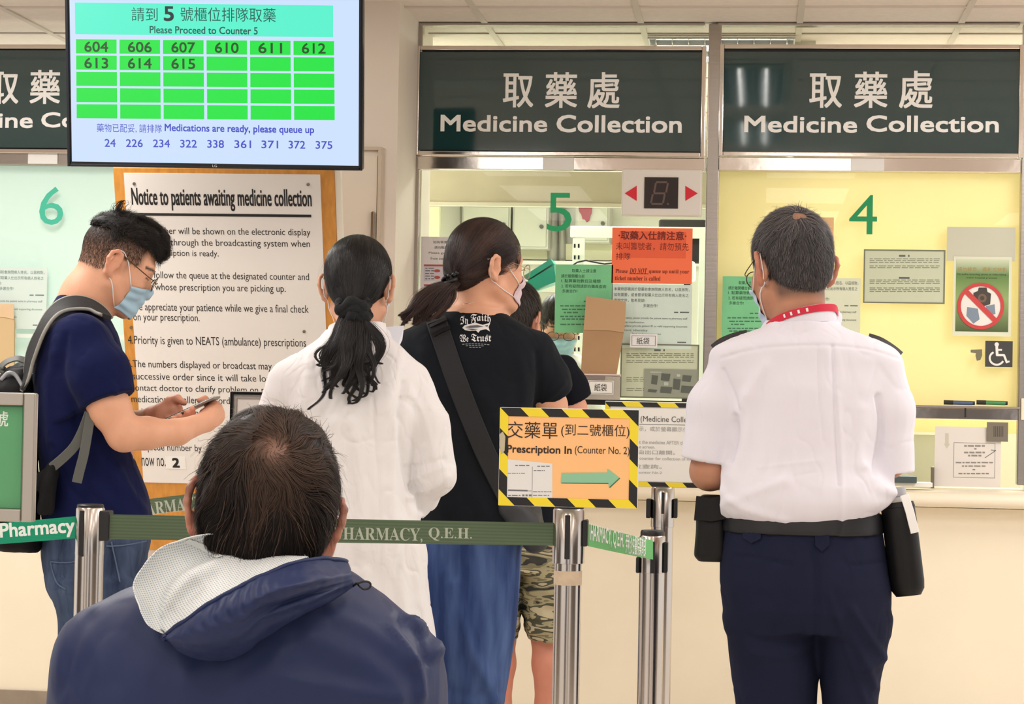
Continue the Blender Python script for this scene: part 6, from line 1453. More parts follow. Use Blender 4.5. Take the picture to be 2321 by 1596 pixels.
    fl = [([(915, 870), (905, 960), (915, 1040), (930, 1110)], -0.010, 8), ([(925, 880), (960, 950), (985, 1040)], 0.005, 10), ([(918, 905), (950, 940), (960, 1000)], -0.005, 8), ([(930, 1090), (965, 1075), (1005, 1060)], 0.004, 6), ([(925, 1060), (965, 1050), (1010, 1040)], -0.004, 6), ([(935, 1120), (985, 1105), (1015, 1080)], 0.004, 7), ([(930, 1130), (940, 1165), (975, 1172)], 0.012, 9), ([(925, 1140), (915, 1200), (900, 1300)], -0.005, 9),
          ([(845, 900), (850, 1000), (860, 1120), (862, 1300), (860, 1500)], -0.0035, 5), ([(800, 960), (815, 1080), (822, 1250)], 0.006, 14), ([(760, 960), (750, 1100), (760, 1280)], 0.006, 16), ([(900, 960), (890, 1100), (905, 1260), (920, 1400)], 0.005, 12), ([(700, 820), (690, 880), (680, 930)], 0.005, 12), ([(900, 820), (890, 880), (880, 930)], 0.004, 12), ([(940, 1240), (950, 1350), (975, 1500)], 0.006, 9), ([(830, 1300), (825, 1420), (835, 1540)], 0.006, 14), ([(890, 1320), (905, 1420), (920, 1540)], -0.006, 10)]
    o, V, Q = cloth(p, 'shirt', C, ms, p.root, 0.005, 10, (1, 1, 0.55), fl, 2, 7.0, 0.005, fine=0.0022)
    col = catmull([L(742, 768, 0.0), L(756, 752, -0.045), L(805, 748, -0.072), L(855, 748, -0.055), L(873, 752, -0.01)], 6); strap('collar', col, [np.array((q[0]-c[0], q[1], 0.01)) for q in col], 0.045, 0.004, ms, p.root)
    D = Sdf((-0.22, -0.16, 0.02), (0.26, 0.20, 0.62), 0.009)
    for x in (-0.085, 0.095): D.chain([(x, 0, 0.60), (x, 0, 0.08)], [0.085, 0.055], 0.02)
    cloth(p, 'trousers', D, mat('dark cotton trousers', (44,44,50), 0.8), p.root, 0.002)
    for x in (-0.085, 0.095):
        B = Sdf((x-0.07, -0.12, -0.01), (x+0.07, 0.24, 0.13), 0.008); B.chain([(x, -0.03, 0.04), (x, 0.15, 0.03)], [0.045, 0.038], 0.02); B.half((0, 0, 0), (0, 0, -1)); cloth(p, 'shoe', B, m_black, p.root, 0)
    ps = tag(empty('paper_sheet', mw=p.mw @ Matrix.Translation(Vector(L(890, 790, 0.10)))), 'white sheet of paper held up beyond the right shoulder of the white shirted woman', 'paper'); q = L(890, 790, 0.10)
    pts = [L(866, 742, 0.12), L(916, 738, 0.14), L(912, 770, 0.13), L(893, 812, 0.10), L(872, 815, 0.10)]; pb = [a+np.array((0.0, 0.002, 0.0)) for a in pts]; n = len(pts)
    link('page', mesh_from([a-q for a in pts]+[a-q for a in pb], [tuple(range(n))[::-1], tuple(range(n, 2*n))]+[(i, (i+1) % n, n+(i+1) % n, n+i) for i in range(n)]), mat('paper bluish', (230,232,242), 0.6), ps)
def woman_black():
    p = Person(1086, 5.95, 'person with dark brown ponytail in black printed tee and long denim skirt, pink mask'); L = p.L
    c = L(1098, 614, 0.0); R = axes(64, 3, 0); sc = 1.03
    S = Sdf((-0.26, -0.26, 0.78), (0.30, 0.36, 1.76), 0.0045); T = head(S, c, R, sc)
    S.cap(T(0, -0.018, -0.04), L(1075, 720, 0.0), 0.054, 0.062, 0.03); S.stack(p.rows([(705, 1010, 1135, 0.06), (750, 950, 1185, 0.08), (800, 930, 1220, 0.09), (1000, 950, 1190, 0.09), (1190, 960, 1170, 0.09)]), 0.04)
    S.chain([L(1205, 812), L(1246, 920, 0.03), L(1240, 985, 0.10), L(1180, 1010, 0.28)], [0.052, 0.046, 0.042, 0.028], 0.02); S.chain([L(940, 812), L(905, 1000), L(985, 1040, 0.24)], [0.05, 0.04, 0.028], 0.02)
    V, Q = S.mesh(2); np_mesh('body', V, Q, SKIN('skin warm', (222,164,132)), p.root, {'stubble': np.zeros(len(V)), 'flush': np.zeros(len(V))})
    H = Sdf(c+(-0.17, -0.17, -0.14), c+(0.17, 0.17, 0.20), 0.0035); hg = hc_fn(c, R, sc)
    H.ell(T(0, -0.006, 0.047), np.array((0.084, 0.103, 0.0945))*sc, R, 0); H.ell(T(0, -0.062, -0.005), np.array((0.062, 0.048, 0.056))*sc, R, 0.03)
    for sx in (-1, 1): H.ell(T(sx*0.066, 0.040, 0.035), np.array((0.018, 0.03, 0.035))*sc, R, 0.02)
    full = H.f.copy()
    def keep(X, Y, Z):
        x, y, z = hg(X, Y, Z)
        low = (-0.056+0.35*np.maximum(np.abs(x)-0.02, 0)+0.55*np.maximum(y+0.07, 0))-z
        ear = np.minimum(0.028-z, np.minimum(y+0.014, 0.03-y)); face = np.minimum(y-0.058-0.25*np.minimum(0.10-np.abs(x)*1.2, 0.06)*0, 0.088-z); face2 = np.minimum(y-0.050, 0.012-z)
        return np.maximum(np.maximum(low, ear), np.maximum(face, face2))
    H.cut(keep); hs = Sdf.__new__(Sdf); hs.__dict__ = dict(H.__dict__); hs.f = full; cv, cq = H.mesh(3)
    tie = L(1018, 640, -0.09)
    def flow(q): r = tie-q; return r/np.linalg.norm(r, axis=1, keepdims=True)
    r1 = surf_pts(cv, cq, 9000, None, 2); dd = np.linalg.norm(tie-r1, axis=1); tn = np.clip(0.3*np.random.RandomState(2).rand(len(r1))+0.4*vnoise(r1*50), 0, 1)
    g1 = grow(hs, r1-hs.grad(r1)*0.002, flow, np.clip(dd*0.8, 0.02, 0.11), 9, (0.0005, 0.003), 0.05, 0.0008, 0.15, 3, tn)
    tail = [L(1020, 640, -0.095), L(1000, 650, -0.118), L(976, 668, -0.130), L(955, 694, -0.135), L(940, 722, -0.132), L(932, 752, -0.125)]
    g3 = strand_bundle('t', p, tail, 3000, 0.017, 0.034, 24, 0.0010, 0.006, None, 3, curlf=0.9, endcurl=0.015, drop=0.22, nl=26, lock=0.008)
    tail2 = [L(1016, 648, -0.11), L(1010, 672, -0.125), L(992, 700, -0.132), L(972, 722, -0.130), L(956, 742, -0.128)]
    g4 = strand_bundle('t', p, tail2, 1000, 0.012, 0.024, 20, 0.0010, 0.004, None, 4, curlf=0.9, endcurl=0.01, drop=0.25, nl=10, lock=0.007)
    V, Q, t = join_geo([(cv, cq, np.full(len(cv), 0.1)), g1, g3, g4]); np_mesh('hair', V, Q, hair_mat('hair brown', (28,20,20), (110,82,74), 0.36), p.root, {'tone': t})
    V, F = [], []
    for k in range(9):
        a = k*0.75; q = tie+np.array((0.018*math.cos(a), -0.006+0.014*math.sin(a), 0.004*k-0.012)); v, f = tube_geo([q, q+np.array((0.006, -0.006, 0.008))], 0.0055, 6); b = len(V); V += v; F += [tuple(i+b for i in w) for w in f]
    pts = [tie+np.array((0.019*math.cos(a), -0.004+0.016*math.sin(a), 0.010*math.cos(a))) for a in np.linspace(0, 2*PI, 25)]; v, f = tube_geo(pts, 0.007, 8, False); b = len(V); V += v; F += [tuple(i+b for i in w) for w in f]
    link('hair_tie', mesh_from(V, F), m_black, p.root, True)
    face_mask(p, S, T, 'mask pink', (214,192,200), cup=True); glasses(p, T, (190,170,140))
    nk = catmull([L(1020, 704, -0.02), L(1050, 690, -0.058), L(1085, 686, -0.062), L(1125, 690, -0.03)], 6); tube('necklace', nk, 0.0011, mat('necklace silver', (220,205,190), 0.25, 1.0), p.root, 6)
    mt = mat('black tee cotton', (22,26,32), 0.85, bump=0.08, bscale=20, crease=0.2, cscale=6.0, spec=0.15, sheen=0.04)
    C = Sdf((-0.28, -0.24, 0.78), (0.32, 0.24, 1.52), 0.005)
    C.stack(p.rows([(698, 1018, 1128, 0.062, 0.0), (712, 1000, 1146, 0.072), (735, 946, 1192, 0.095), (765, 912, 1226, 0.112), (800, 896, 1238, 0.122), (880, 902, 1226, 0.13), (960, 915, 1208, 0.13), (1040, 925, 1200, 0.128), (1110, 930, 1206, 0.132), (1160, 934, 1212, 0.135), (1192, 940, 1214, 0.135)]), 0.0, 2.3)
    C.chain([L(1210, 800, 0), L(1240, 865, 0.02), L(1252, 898, 0.035)], [0.062, 0.060, 0.060], 0.025); C.chain([L(930, 800), L(912, 880, 0.01), L(905, 940, 0.02)], [0.060, 0.060, 0.058], 0.025)
    n_ = L(1256, 905, 0.04)-L(1225, 840, 0.01); q_ = L(1252, 898, 0.035); xr = L(1214, 900)[0]
    C.cut(lambda X, Y, Z: np.minimum(((X-q_[0])*n_[0]+(Y-q_[1])*n_[1]+(Z-q_[2])*n_[2])/np.linalg.norm(n_), X-xr))
    fl = [([(1218, 800), (1222, 860), (1215, 930)], -0.008, 8), ([(1180, 820), (1190, 900), (1170, 980)], 0.005, 14), ([(1100, 900), (1150, 1000), (1190, 1100)], 0.005, 16), ([(1040, 1000), (1060, 1090), (1100, 1170)], 0.005, 14), ([(1228, 912), (1255, 895), (1280, 868)], 0.004, 5), ([(960, 800), (980, 900), (990, 1000)], 0.004, 14)]
    o, V, Q = cloth(p, 'tee_shirt', C, mt, p.root, 0.003, 9, (1, 1, 0.6), fl, 2, 9.0, 0.004)
    fish = [[(1046+2, 744), (1052, 739), (1060, 736), (1072, 734), (1076, 731), (1082, 734), (1094, 737), (1102, 735), (1111, 733), (1107, 742), (1110, 752), (1102, 747), (1094, 748), (1088, 750), (1084, 755), (1079, 750), (1064, 751), (1054, 749)]]
    decal(p, 'shirt_print', mat('print white', (232,230,228), 0.7), o, V, Q, [('𝕴𝖓', 1043, 716, 1062, 735, 4), ('𝕱𝖆𝖎𝖙𝖍', 1067, 711, 1112, 733, 3), ('𝖂𝖊', 1042, 759, 1062, 776), ('𝕿𝖗𝖚𝖘𝖙', 1068, 757, 1113, 775)], 0.0016, fish)
    decal(p, 'fish_print', mat('print grey', (96,98,100), 0.7), o, V, Q, [], 0.0022, [[(1054, 743), (1066, 739), (1082, 738), (1096, 741), (1082, 743), (1066, 744)], [(1056, 746), (1070, 746), (1084, 747), (1070, 749)], [(1099, 739), (1107, 737), (1104, 742)]])
    decal(p, 'small_print', mat('print grey light', (150,152,152), 0.7), o, V, Q, [], 0.0016, [[(x, y+0.2*(x-1075)**2/110), (x+5, y+0.2*(x-1070)**2/110), (x+5, y+1.6+0.2*(x-1070)**2/110), (x, y+1.6+0.2*(x-1075)**2/110)] for y, xs in ((779, range(1048, 1106, 7)), (783, range(1056, 1098, 7)), (787, range(1064, 1090, 7))) for x in xs])
    mstr = mat('strap webbing', (24,25,29), 0.75, bump=0.15, bscale=300)
    lay_strap(p, 'bag_strap', [(984, 712), (1000, 760), (1030, 850), (1068, 950), (1108, 1045), (1140, 1110), (1168, 1172)], p.m(46), mstr, p.root, V, Q, 0.003, 0.003)
    pa, nr = project_on(p, V, Q, [(984, 722), (1006, 716)], 0.009)
    for y in (734, 752):
        pa, nr = project_on(p, V, Q, [(978+(y-734)*0.4, y+10), (995+(y-734)*0.4, y+2), (1014+(y-734)*0.4, y-6)], 0.007); strap('strap_buckle', pa, nr, 0.012, 0.004, m_black, p.root)
    for x, sgn in ((-16, 1),):
        pass
    ms_ = mat('denim skirt', (44,62,108), 0.9, spec=0.15, bump=0.1, bscale=120, col2=(92,116,166), vscale=7, stretch=(3,3,0.5), ramp=(0.35, 0.8))
    D = Sdf((-0.26, -0.22, 0.10), (0.26, 0.22, 0.98), 0.007)
    D.stack(p.rows([(1165, 948, 1200, 0.115), (1240, 940, 1182, 0.13), (1330, 942, 1178, 0.138), (1420, 950, 1170, 0.14), (1500, 962, 1158, 0.135), (1600, 978, 1142, 0.13), (1800, 985, 1135, 0.125), (1900, 985, 1135, 0.125)]), 0.0, 2.2)
    fl = [([(1030, 1330), (1060, 1450), (1120, 1580)], 0.010, 14), ([(1010, 1300), (1030, 1450), (1050, 1590)], 0.006, 14), ([(1110, 1280), (1110, 1400), (1130, 1520)], -0.005, 14), ([(1020, 1560), (1070, 1580), (1130, 1570)], -0.005, 12)]
    cloth(p, 'skirt', D, ms_, p.root, 0.004, 8, (1, 1, 0.4), fl, 2, 11.0, 0.004)
    for x in (-0.06, 0.06):
        B = Sdf((x-0.07, -0.12, -0.01), (x+0.07, 0.24, 0.30), 0.008); B.chain([(x, -0.03, 0.26), (x, -0.03, 0.05), (x, 0.15, 0.03)], [0.04, 0.045, 0.038], 0.02); B.half((0, 0, 0), (0, 0, -1)); cloth(p, 'shoe', B, m_black, p.root, 0)
    q = L(1186, 1232, -0.10); bg = tag(empty('shoulder_bag', mw=p.mw @ Matrix.Translation(Vector(q))), 'dark grey soft shoulder bag at the hip of the woman in the black tee', 'bag')
    B = Sdf((-0.16, -0.22, 0.78), (0.30, 0.12, 1.05), 0.006); B.chain([L(1158, 1150, -0.11), L(1190, 1190, -0.10), L(1212, 1225, -0.07)], [0.036, 0.040, 0.036], 0.02); B.chain([L(1200, 1160, -0.06), L(1218, 1215, -0.05)], [0.03, 0.03], 0.02); V, Q = B.mesh(2); N = normals(V, Q); V = V+N*(0.004*fbm(V, 18, 3))[:, None]; np_mesh('bag_body', V-q, Q, mat('bag grey black', (52,54,58), 0.6, bump=0.1, bscale=50), bg)
def man_camo():
    p = Person(1180, 7.15, 'person with short dark hair at the counter in navy tee and camouflage shorts'); L = p.L
    c = L(1166, 735, 0.0); R = axes(22, 8, 0); sc = 1.02
    S = Sdf((-0.32, -0.22, 0.02), (0.34, 0.36, 1.70), 0.0055); T = head(S, c, R, sc)
    S.cap(T(0, -0.018, -0.04), L(1172, 815, 0.0), 0.056, 0.062, 0.03); S.stack(p.rows([(800, 1110, 1235, 0.07), (840, 1075, 1265, 0.09), (1000, 1085, 1255, 0.09), (1200, 1085, 1255, 0.09), (1260, 1090, 1255, 0.09)]), 0.04)
    S.chain([L(1262, 850), L(1298, 925, 0.02), L(1275, 945, 0.25)], [0.05, 0.044, 0.03], 0.02); S.chain([L(1070, 850), L(1055, 950, 0.0), L(1090, 970, 0.25)], [0.05, 0.044, 0.03], 0.02)
    for x in (1245, 1128): S.chain([L(x, 1250), L(x, 1440), L(x+1, 1505, -0.015), L(x-1, 1600, 0.0), L(x, 1700, 0.0)], [0.08, 0.058, 0.056, 0.044, 0.036], 0.02); S.chain([L(x, 1720, -0.02)*np.array((1,1,0))+np.array((0,0,0.05)), L(x, 1720, 0.14)*np.array((1,1,0))+np.array((0,0,0.04))], [0.036, 0.03], 0.03)
    V, Q = S.mesh(2); np_mesh('body', V, Q, SKIN('skin pinkish', (222,158,132)), p.root, {'stubble': np.zeros(len(V)), 'flush': 0.35*(V[:, 2] < 0.6)})
    H = Sdf(c+(-0.15, -0.15, -0.12), c+(0.15, 0.16, 0.19), 0.004); hg = hc_fn(c, R, sc)
    H.ell(T(0, -0.006, 0.048), np.array((0.083, 0.101, 0.095))*sc, R, 0); H.ell(T(0, -0.052, -0.01), np.array((0.060, 0.048, 0.056))*sc, R, 0.03); full = H.f.copy()
    def keep(X, Y, Z):
        x, y, z = hg(X, Y, Z); return np.maximum(np.maximum((-0.055+0.3*np.maximum(y+0.05, 0))-z, np.minimum(0.034-z, y+0.018)), np.minimum(y-0.055, 0.095-z))
    H.cut(keep); hs = Sdf.__new__(Sdf); hs.__dict__ = dict(H.__dict__); hs.f = full; cv, cq = H.mesh(2); up = R @ np.array((0, 0, 1.0)); wh = c+R @ (np.array((0, -0.06, 0.115))*sc)
    def flow(q): r = q-wh; return r/(np.linalg.norm(r, axis=1, keepdims=True)+1e-6)-0.4*up[None]
    r1 = surf_pts(cv, cq, 3500, None, 2); g1 = grow(hs, r1, flow, 0.034, 6, (0.001, 0.007), 0.2, 0.0016, 0.5, 3)
    V, Q, t = join_geo([(cv+normals(cv, cq)*(0.002*fbm(cv, 40, 2))[:, None], cq, np.full(len(cv), 0.1)), g1]); np_mesh('hair', V, Q, hair_mat('hair camo man', (24,21,20), (84,70,62), 0.45), p.root, {'tone': t*0.7})
    C = Sdf((-0.32, -0.24, 0.80), (0.34, 0.24, 1.52), 0.006)
    C.stack(p.rows([(775, 1120, 1222, 0.066), (800, 1085, 1258, 0.09), (825, 1055, 1285, 0.105), (870, 1055, 1280, 0.115), (1000, 1065, 1270, 0.12), (1100, 1068, 1268, 0.125), (1195, 1066, 1270, 0.128)]), 0.0, 2.3)
    C.chain([L(1272, 840), L(1296, 880, 0.01), L(1304, 905, 0.015)], [0.056, 0.054, 0.056], 0.022); C.chain([L(1070, 845), L(1055, 915)], [0.056, 0.054], 0.022); q_ = L(1306, 906, 0.015); n_ = q_-L(1288, 860); xr = L(1284, 880)[0]
    C.cut(lambda X, Y, Z: np.minimum(((X-q_[0])*n_[0]+(Y-q_[1])*n_[1]+(Z-q_[2])*n_[2])/np.linalg.norm(n_), X-xr))
    cloth(p, 'tee_shirt', C, mat('navy black tee', (16,19,28), 0.85, spec=0.15), p.root, 0.004, 9, (1, 1, 0.6), [([(1278, 840), (1282, 900), (1270, 960)], -0.008, 7)], 2, 3.0, 0.004)
    def camo(nt, b):
        tc = nt.nodes.new('ShaderNodeTexCoord'); mp = nt.nodes.new('ShaderNodeMapping'); mp.inputs['Scale'].default_value = (0.55, 0.55, 2.4); nt.links.new(tc.outputs['Object'], mp.inputs[0])
        n = nt.nodes.new('ShaderNodeTexNoise'); n.inputs['Scale'].default_value = 13; n.inputs['Detail'].default_value = 2.2; n.inputs['Distortion'].default_value = 0.5; nt.links.new(mp.outputs[0], n.inputs['Vector'])
        r = nt.nodes.new('ShaderNodeValToRGB'); r.color_ramp.interpolation = 'CONSTANT'; e = r.color_ramp.elements; e[0].color = rgb((46,46,40)); e[1].position = 0.42; e[1].color = rgb((122,116,88))
        for pos, cc in ((0.48, (166,156,122)), (0.54, (78,78,62)), (0.60, (190,178,146))): x = e.new(pos); x.color = rgb(cc)
        nt.links.new(n.outputs['Fac'], r.inputs[0]); nt.links.new(r.outputs[0], b.inputs['Base Color']); b.inputs['Roughness'].default_value = 0.85
    D = Sdf((-0.30, -0.24, 0.36), (0.30, 0.24, 0.98), 0.006)
    D.stack(p.rows([(1170, 1072, 1262, 0.12), (1240, 1068, 1270, 0.13), (1290, 1066, 1276, 0.13)]), 0, 2.2)
    for x in (1241, 1126): D.stack(p.rows([(1260, x-58, x+52, 0.12), (1340, x-60, x+52, 0.115), (1400, x-54, x+52, 0.105), (1448, x-46, x+50, 0.10)]), 0.02, 2.3)
    cloth(p, 'shorts', D, node_mat('camouflage cotton', camo), p.root, 0.006, 13, (0.8, 0.8, 1.6), [([(1180, 1310), (1220, 1330), (1260, 1315)], -0.006, 7), ([(1190, 1400), (1225, 1420), (1258, 1408)], -0.006, 7), ([(1185, 1260), (1215, 1280), (1250, 1270)], 0.006, 8)], 1, 5.0, 0.010)
    for x in (1245, 1128):
        q = L(x, 1700); B = Sdf((q[0]-0.08, -0.14, -0.01), (q[0]+0.08, 0.26, 0.13), 0.008); B.chain([(q[0], -0.03, 0.045), (q[0], 0.16, 0.034)], [0.05, 0.042], 0.02); B.half((0, 0, 0), (0, 0, -1)); cloth(p, 'shoe', B, m_black, p.root, 0)
woman_white(); woman_black(); man_camo()
# ------------------------------------------------------------------ man with the phone at left, clerk behind the glass
def man_phone():
    p = Person(230, 5.20, 'person in navy tee and jeans with blue mask and glasses looking at a phone'); L = p.L
    c = L(257, 606, 0.0); R = axes(86, 26, 0); sc = 0.95
    S = Sdf((-0.24, -0.34, 0.86), (0.36, 0.28, 1.74), 0.004); T = head(S, c, R, sc)
    S.chain([T(0, -0.022, -0.035), L(196, 672, 0.0), L(170, 730, 0.0)], [0.058, 0.058, 0.066], 0.03)
    S.stack(p.rows([(725, 110, 235, 0.11), (780, 90, 262, 0.15), (900, 90, 280, 0.15), (1100, 105, 315, 0.13), (1200, 110, 320, 0.13)]), 0.04)
    # near arm, far arm
    S.chain([L(196, 800, -0.135), L(248, 925, -0.196), L(282, 984, -0.205)], [0.056, 0.047, 0.040], 0.02)
    S.chain([L(280, 984, -0.205), L(332, 982, -0.190), L(402, 980, -0.150), L(468, 955, -0.095)], [0.040, 0.0375, 0.0300, 0.0235], 0.015)
    S.chain([L(200, 790, 0.165), L(255, 975, 0.19), L(300, 968, 0.15), L(350, 945, 0.060)], [0.054, 0.043, 0.038, 0.026], 0.015)
    # far hand: palm under the phone, fingers wrapping up to the near edge, thumb on top
    S.chain([L(350, 945, 0.060), L(372, 938, 0.030), L(395, 930, 0.012)], [0.026, 0.027, 0.022], 0.012)
    S.chain([L(366, 928, 0.020), L(386, 909, 0.010), L(402, 904, -0.005), L(417, 913, -0.025)], [0.014, 0.0115, 0.010, 0.0085], 0.008)
    for k, (x, y) in enumerate(((436, 926), (424, 934), (407, 943), (392, 949))):
        S.chain([L(398-6*k, 936+3*k, 0.010), L(x-4, y+17, -0.030), L(x-1, y+13, -0.080), L(x, y, -0.090)], [0.0095, 0.009, 0.0088, 0.0078], 0.004)
    # near hand: bent wrist, fist with the thumb tapping the screen
    S.chain([L(468, 955, -0.095), L(484, 941, -0.078), L(486, 927, -0.060)], [0.0245, 0.0255, 0.021], 0.012)
    S.chain([L(480, 936, -0.055), L(474, 918, -0.035), L(464, 906, -0.030), L(452, 908, -0.036)], [0.0125, 0.0105, 0.0095, 0.008], 0.007)
    for k in range(4): S.chain([L(488, 922+7*k, -0.050), L(484, 920+7*k, -0.018), L(468, 926+6*k, -0.008), L(458, 934+6*k, -0.022)], [0.0098, 0.0095, 0.0085, 0.0075], 0.004)
    V, Q = S.mesh(1); hl = (V-c) @ np.linalg.inv(R).T/sc
    side = np.clip((hl[:, 2]+0.055-0.35*np.clip(hl[:, 1]+0.06, 0, 1))/0.075, 0, 1)*np.clip((0.062-hl[:, 1])/0.02, 0, 1)*np.clip((hl[:, 2]-0.012+2.2*np.clip(-hl[:, 1]-0.02, 0, 0.03))/0.02, 0, 1)
    fade = np.clip((hl[:, 2]+0.042-0.55*np.clip(hl[:, 1]+0.035, 0, 0.05))/0.105, 0, 1)**0.8*np.clip((0.064-hl[:, 1])/0.012, 0, 1)*((hl[:, 1] < -0.022) | (hl[:, 2] > 0.026))
    sideb = np.clip((hl[:, 2]+0.02)/0.03, 0, 1)*np.clip(1-np.abs(hl[:, 1]-0.025)/0.012, 0, 1)*0.35
    brow = np.clip(1-((hl[:, 2]-0.036+0.3*np.clip(np.abs(np.abs(hl[:, 0])-0.035)-0.012, 0, 1))/0.005)**2, 0, 1)*(np.abs(np.abs(hl[:, 0])-0.034) < 0.022)*(hl[:, 1] > 0.06)
    st_ = np.clip(np.maximum(0.92*fade, np.maximum(sideb, brow)), 0, 1)*(hl[:, 2] > -0.07)*(np.abs(hl[:, 0]) < 0.0815)
    eye = (hl[:, 1] > 0.06)*np.clip(1-((hl[:, 2]-0.010)/0.0022)**2, 0, 1)*(np.abs(np.abs(hl[:, 0])-0.034) < 0.016)
    hand = ((V-L(420, 935, 0.0))**2).sum(1) < 0.115**2
    np_mesh('body', V, Q, SKIN('skin phone man', (228,170,138), (40,32,28)), p.root, {'stubble': np.clip(st_+eye, 0, 1), 'flush': 0.35*hand+0.3*np.clip((np.abs(hl[:, 0])-0.08)/0.01, 0, 1)*(np.abs(hl[:, 2]) < 0.05)})
    # hair: faded sides, wavy top
    H = Sdf(c+(-0.18, -0.15, -0.10), c+(0.18, 0.15, 0.22), 0.0035); hg = hc_fn(c, R, sc)
    H.ell(T(0, -0.004, 0.050), np.array((0.0795, 0.101, 0.094))*sc, R, 0); H.ell(T(0, 0.040, 0.112), np.array((0.056, 0.056, 0.034))*sc, R, 0.03); H.ell(T(0, 0.078, 0.094), np.array((0.048, 0.024, 0.024))*sc, R, 0.02); full = H.f.copy()
    def keep(X, Y, Z):
        x, y, z = hg(X, Y, Z)
        side = (0.082-0.10*np.maximum(-y-0.03, 0)+0.02*np.maximum(y, 0))-z; face = np.minimum(y-0.068, 0.078-z); return np.maximum(side, face)
    H.cut(keep); hs = Sdf.__new__(Sdf); hs.__dict__ = dict(H.__dict__); hs.f = full; cv, cq = H.mesh(2)
    N = normals(cv, cq); cv = cv+N*(0.0045*fbm(cv, 34, 3)+0.004*np.abs(fbm(cv, 22, 2)))[:, None]; up = R @ np.array((0, 0, 1.0)); fw = R @ np.array((0, 1.0, 0))
    def flow(q):
        n1, n2 = vnoise(q*45), vnoise(q*45+20); return fw[None]*0.8+np.stack([n1, n2, vnoise(q*45+40)], 1)*0.9-up[None]*0.25
    rs = np.random.RandomState(4); r1 = surf_pts(cv, cq, 9000, None, 2); tn = np.clip(0.6*rs.rand(len(r1))**2+0.3*vnoise(r1*70), 0, 1)
    g1 = grow(hs, r1, flow, 0.034, 8, (0.002, 0.012), 0.22, 0.0009, 0.9, 3, tn, curl=0.5)
    r2 = surf_pts(cv, cq, 120, lambda q, r_: (((q-c) @ np.linalg.inv(R).T)[:, 2] > 0.115), 6); g2 = grow(hs, r2, flow, 0.03, 7, (0.008, 0.022), 0.4, 0.0009, 0.9, 5)
    # short hair of the fade
    F0 = Sdf.__new__(Sdf); F0.__dict__ = dict(H.__dict__); F0.f = S.f[:1]*0
    bm_ = (fade > 0.25) & (np.abs(hl[:, 0]) < 0.0815) & (hl[:, 2] > -0.05) & (hl[:, 1] < 0.05); vi = np.where(bm_)[0]; vi = vi[rs.rand(len(vi)) < 0.9]
    rr = np.repeat(V[vi], 7, 0)+rs.normal(0, 0.002, (len(vi)*7, 3)); rr = rr-S.grad(rr)*S.sample(rr)[:, None]
    g3 = grow(S, rr, lambda q: np.tile(-up+0.3*fw, (len(q), 1)), 0.006, 4, (0.0004, 0.0012), 0.35, 0.00035, 0.2, 9, 0.5*rs.rand(len(rr)))
    tuft = [L(272, 482, -0.02), L(276, 468, -0.02), L(281, 458, -0.02), L(288, 453, -0.02)]; g4 = strand_bundle('t', p, tuft, 50, 0.008, 0.012, 8, 0.0012, 0.003, None, 3)
    V2, Q2, t = join_geo([(cv, cq, np.full(len(cv), 0.05)), g1, g2, g3, g4]); np_mesh('hair', V2, Q2, hair_mat('hair phone man', (14,12,12), (62,54,48), 0.5, 0.2), p.root, {'tone': t})
    face_mask(p, S, T, 'mask blue', (172,206,226)); glasses(p, T, (92,70,46))
    # tee
    mt = mat('navy tee cotton', (17,24,66), 0.9, bump=0.06, bscale=24, crease=0.2, cscale=6.0, spec=0.15, sheen=0.04)
    C = Sdf((-0.26, -0.34, 0.84), (0.26, 0.30, 1.56), 0.005)
    C.stack(p.rows([(672, 132, 205, 0.055), (695, 116, 228, 0.078), (722, 100, 250, 0.12), (755, 84, 268, 0.165), (800, 76, 280, 0.188), (860, 73, 290, 0.19), (920, 76, 288, 0.182), (1000, 84, 292, 0.172), (1060, 90, 316, 0.165), (1110, 92, 336, 0.162), (1170, 90, 344, 0.168), (1182, 92, 344, 0.168)]), 0.0, 2.25)
    C.chain([L(185, 775, -0.150), L(222, 850, -0.180), L(246, 906, -0.198)], [0.068, 0.070, 0.064], 0.03); C.chain([L(185, 775, 0.15), L(235, 900, 0.18)], [0.065, 0.060], 0.03)
    q_ = L(243, 908, -0.198); n_ = L(252, 928, -0.2)-L(226, 856, -0.182); n_ = n_/np.linalg.norm(n_)+np.array((0.0, 0, 0.0)); yy = -0.150
    C.cut(lambda X, Y, Z: np.minimum(((X-q_[0])*n_[0]+(Y-q_[1])*n_[1]+(Z-q_[2])*n_[2]), yy-Y+0*X))
    C.ell(T(0, -0.022, -0.035)*0+L(205, 660, 0.0), (0.060, 0.060, 0.05), None, 0.012, 'sub')
    fl = [([(150, 760), (140, 850), (170, 930), (180, 990)], -0.006, 9), ([(200, 950), (230, 1040), (290, 1120)], 0.005, 12), ([(180, 1000), (200, 1080), (260, 1150)], 0.005, 12), ([(120, 800), (110, 900), (115, 1000)], 0.004, 10), ([(270, 1060), (300, 1120), (330, 1160)], 0.004, 8), ([(205, 800), (240, 860), (262, 890)], 0.003, 9), ([(130, 1050), (170, 1120), (220, 1165)], -0.004, 9)]
    o, TV_, TQ = cloth(p, 'tee_shirt', C, mt, p.root, 0.003, 9, (1, 1, 0.6), fl, 2, 13.0, 0.004)
    # jeans and shoes
    mj = mat('dark denim', (44,55,80), 0.9, spec=0.15, crease=0.5, cscale=9.0, bump=0.1, bscale=150, col2=(82,98,126), vscale=12, stretch=(2,2,0.6))
    D = Sdf((-0.24, -0.26, 0.03), (0.24, 0.26, 0.98), 0.0065)
    D.stack(p.rows([(1160, 96, 340, 0.15), (1230, 94, 338, 0.155), (1300, 100, 326, 0.16), (1340, 108, 318, 0.165)]), 0, 2.3)
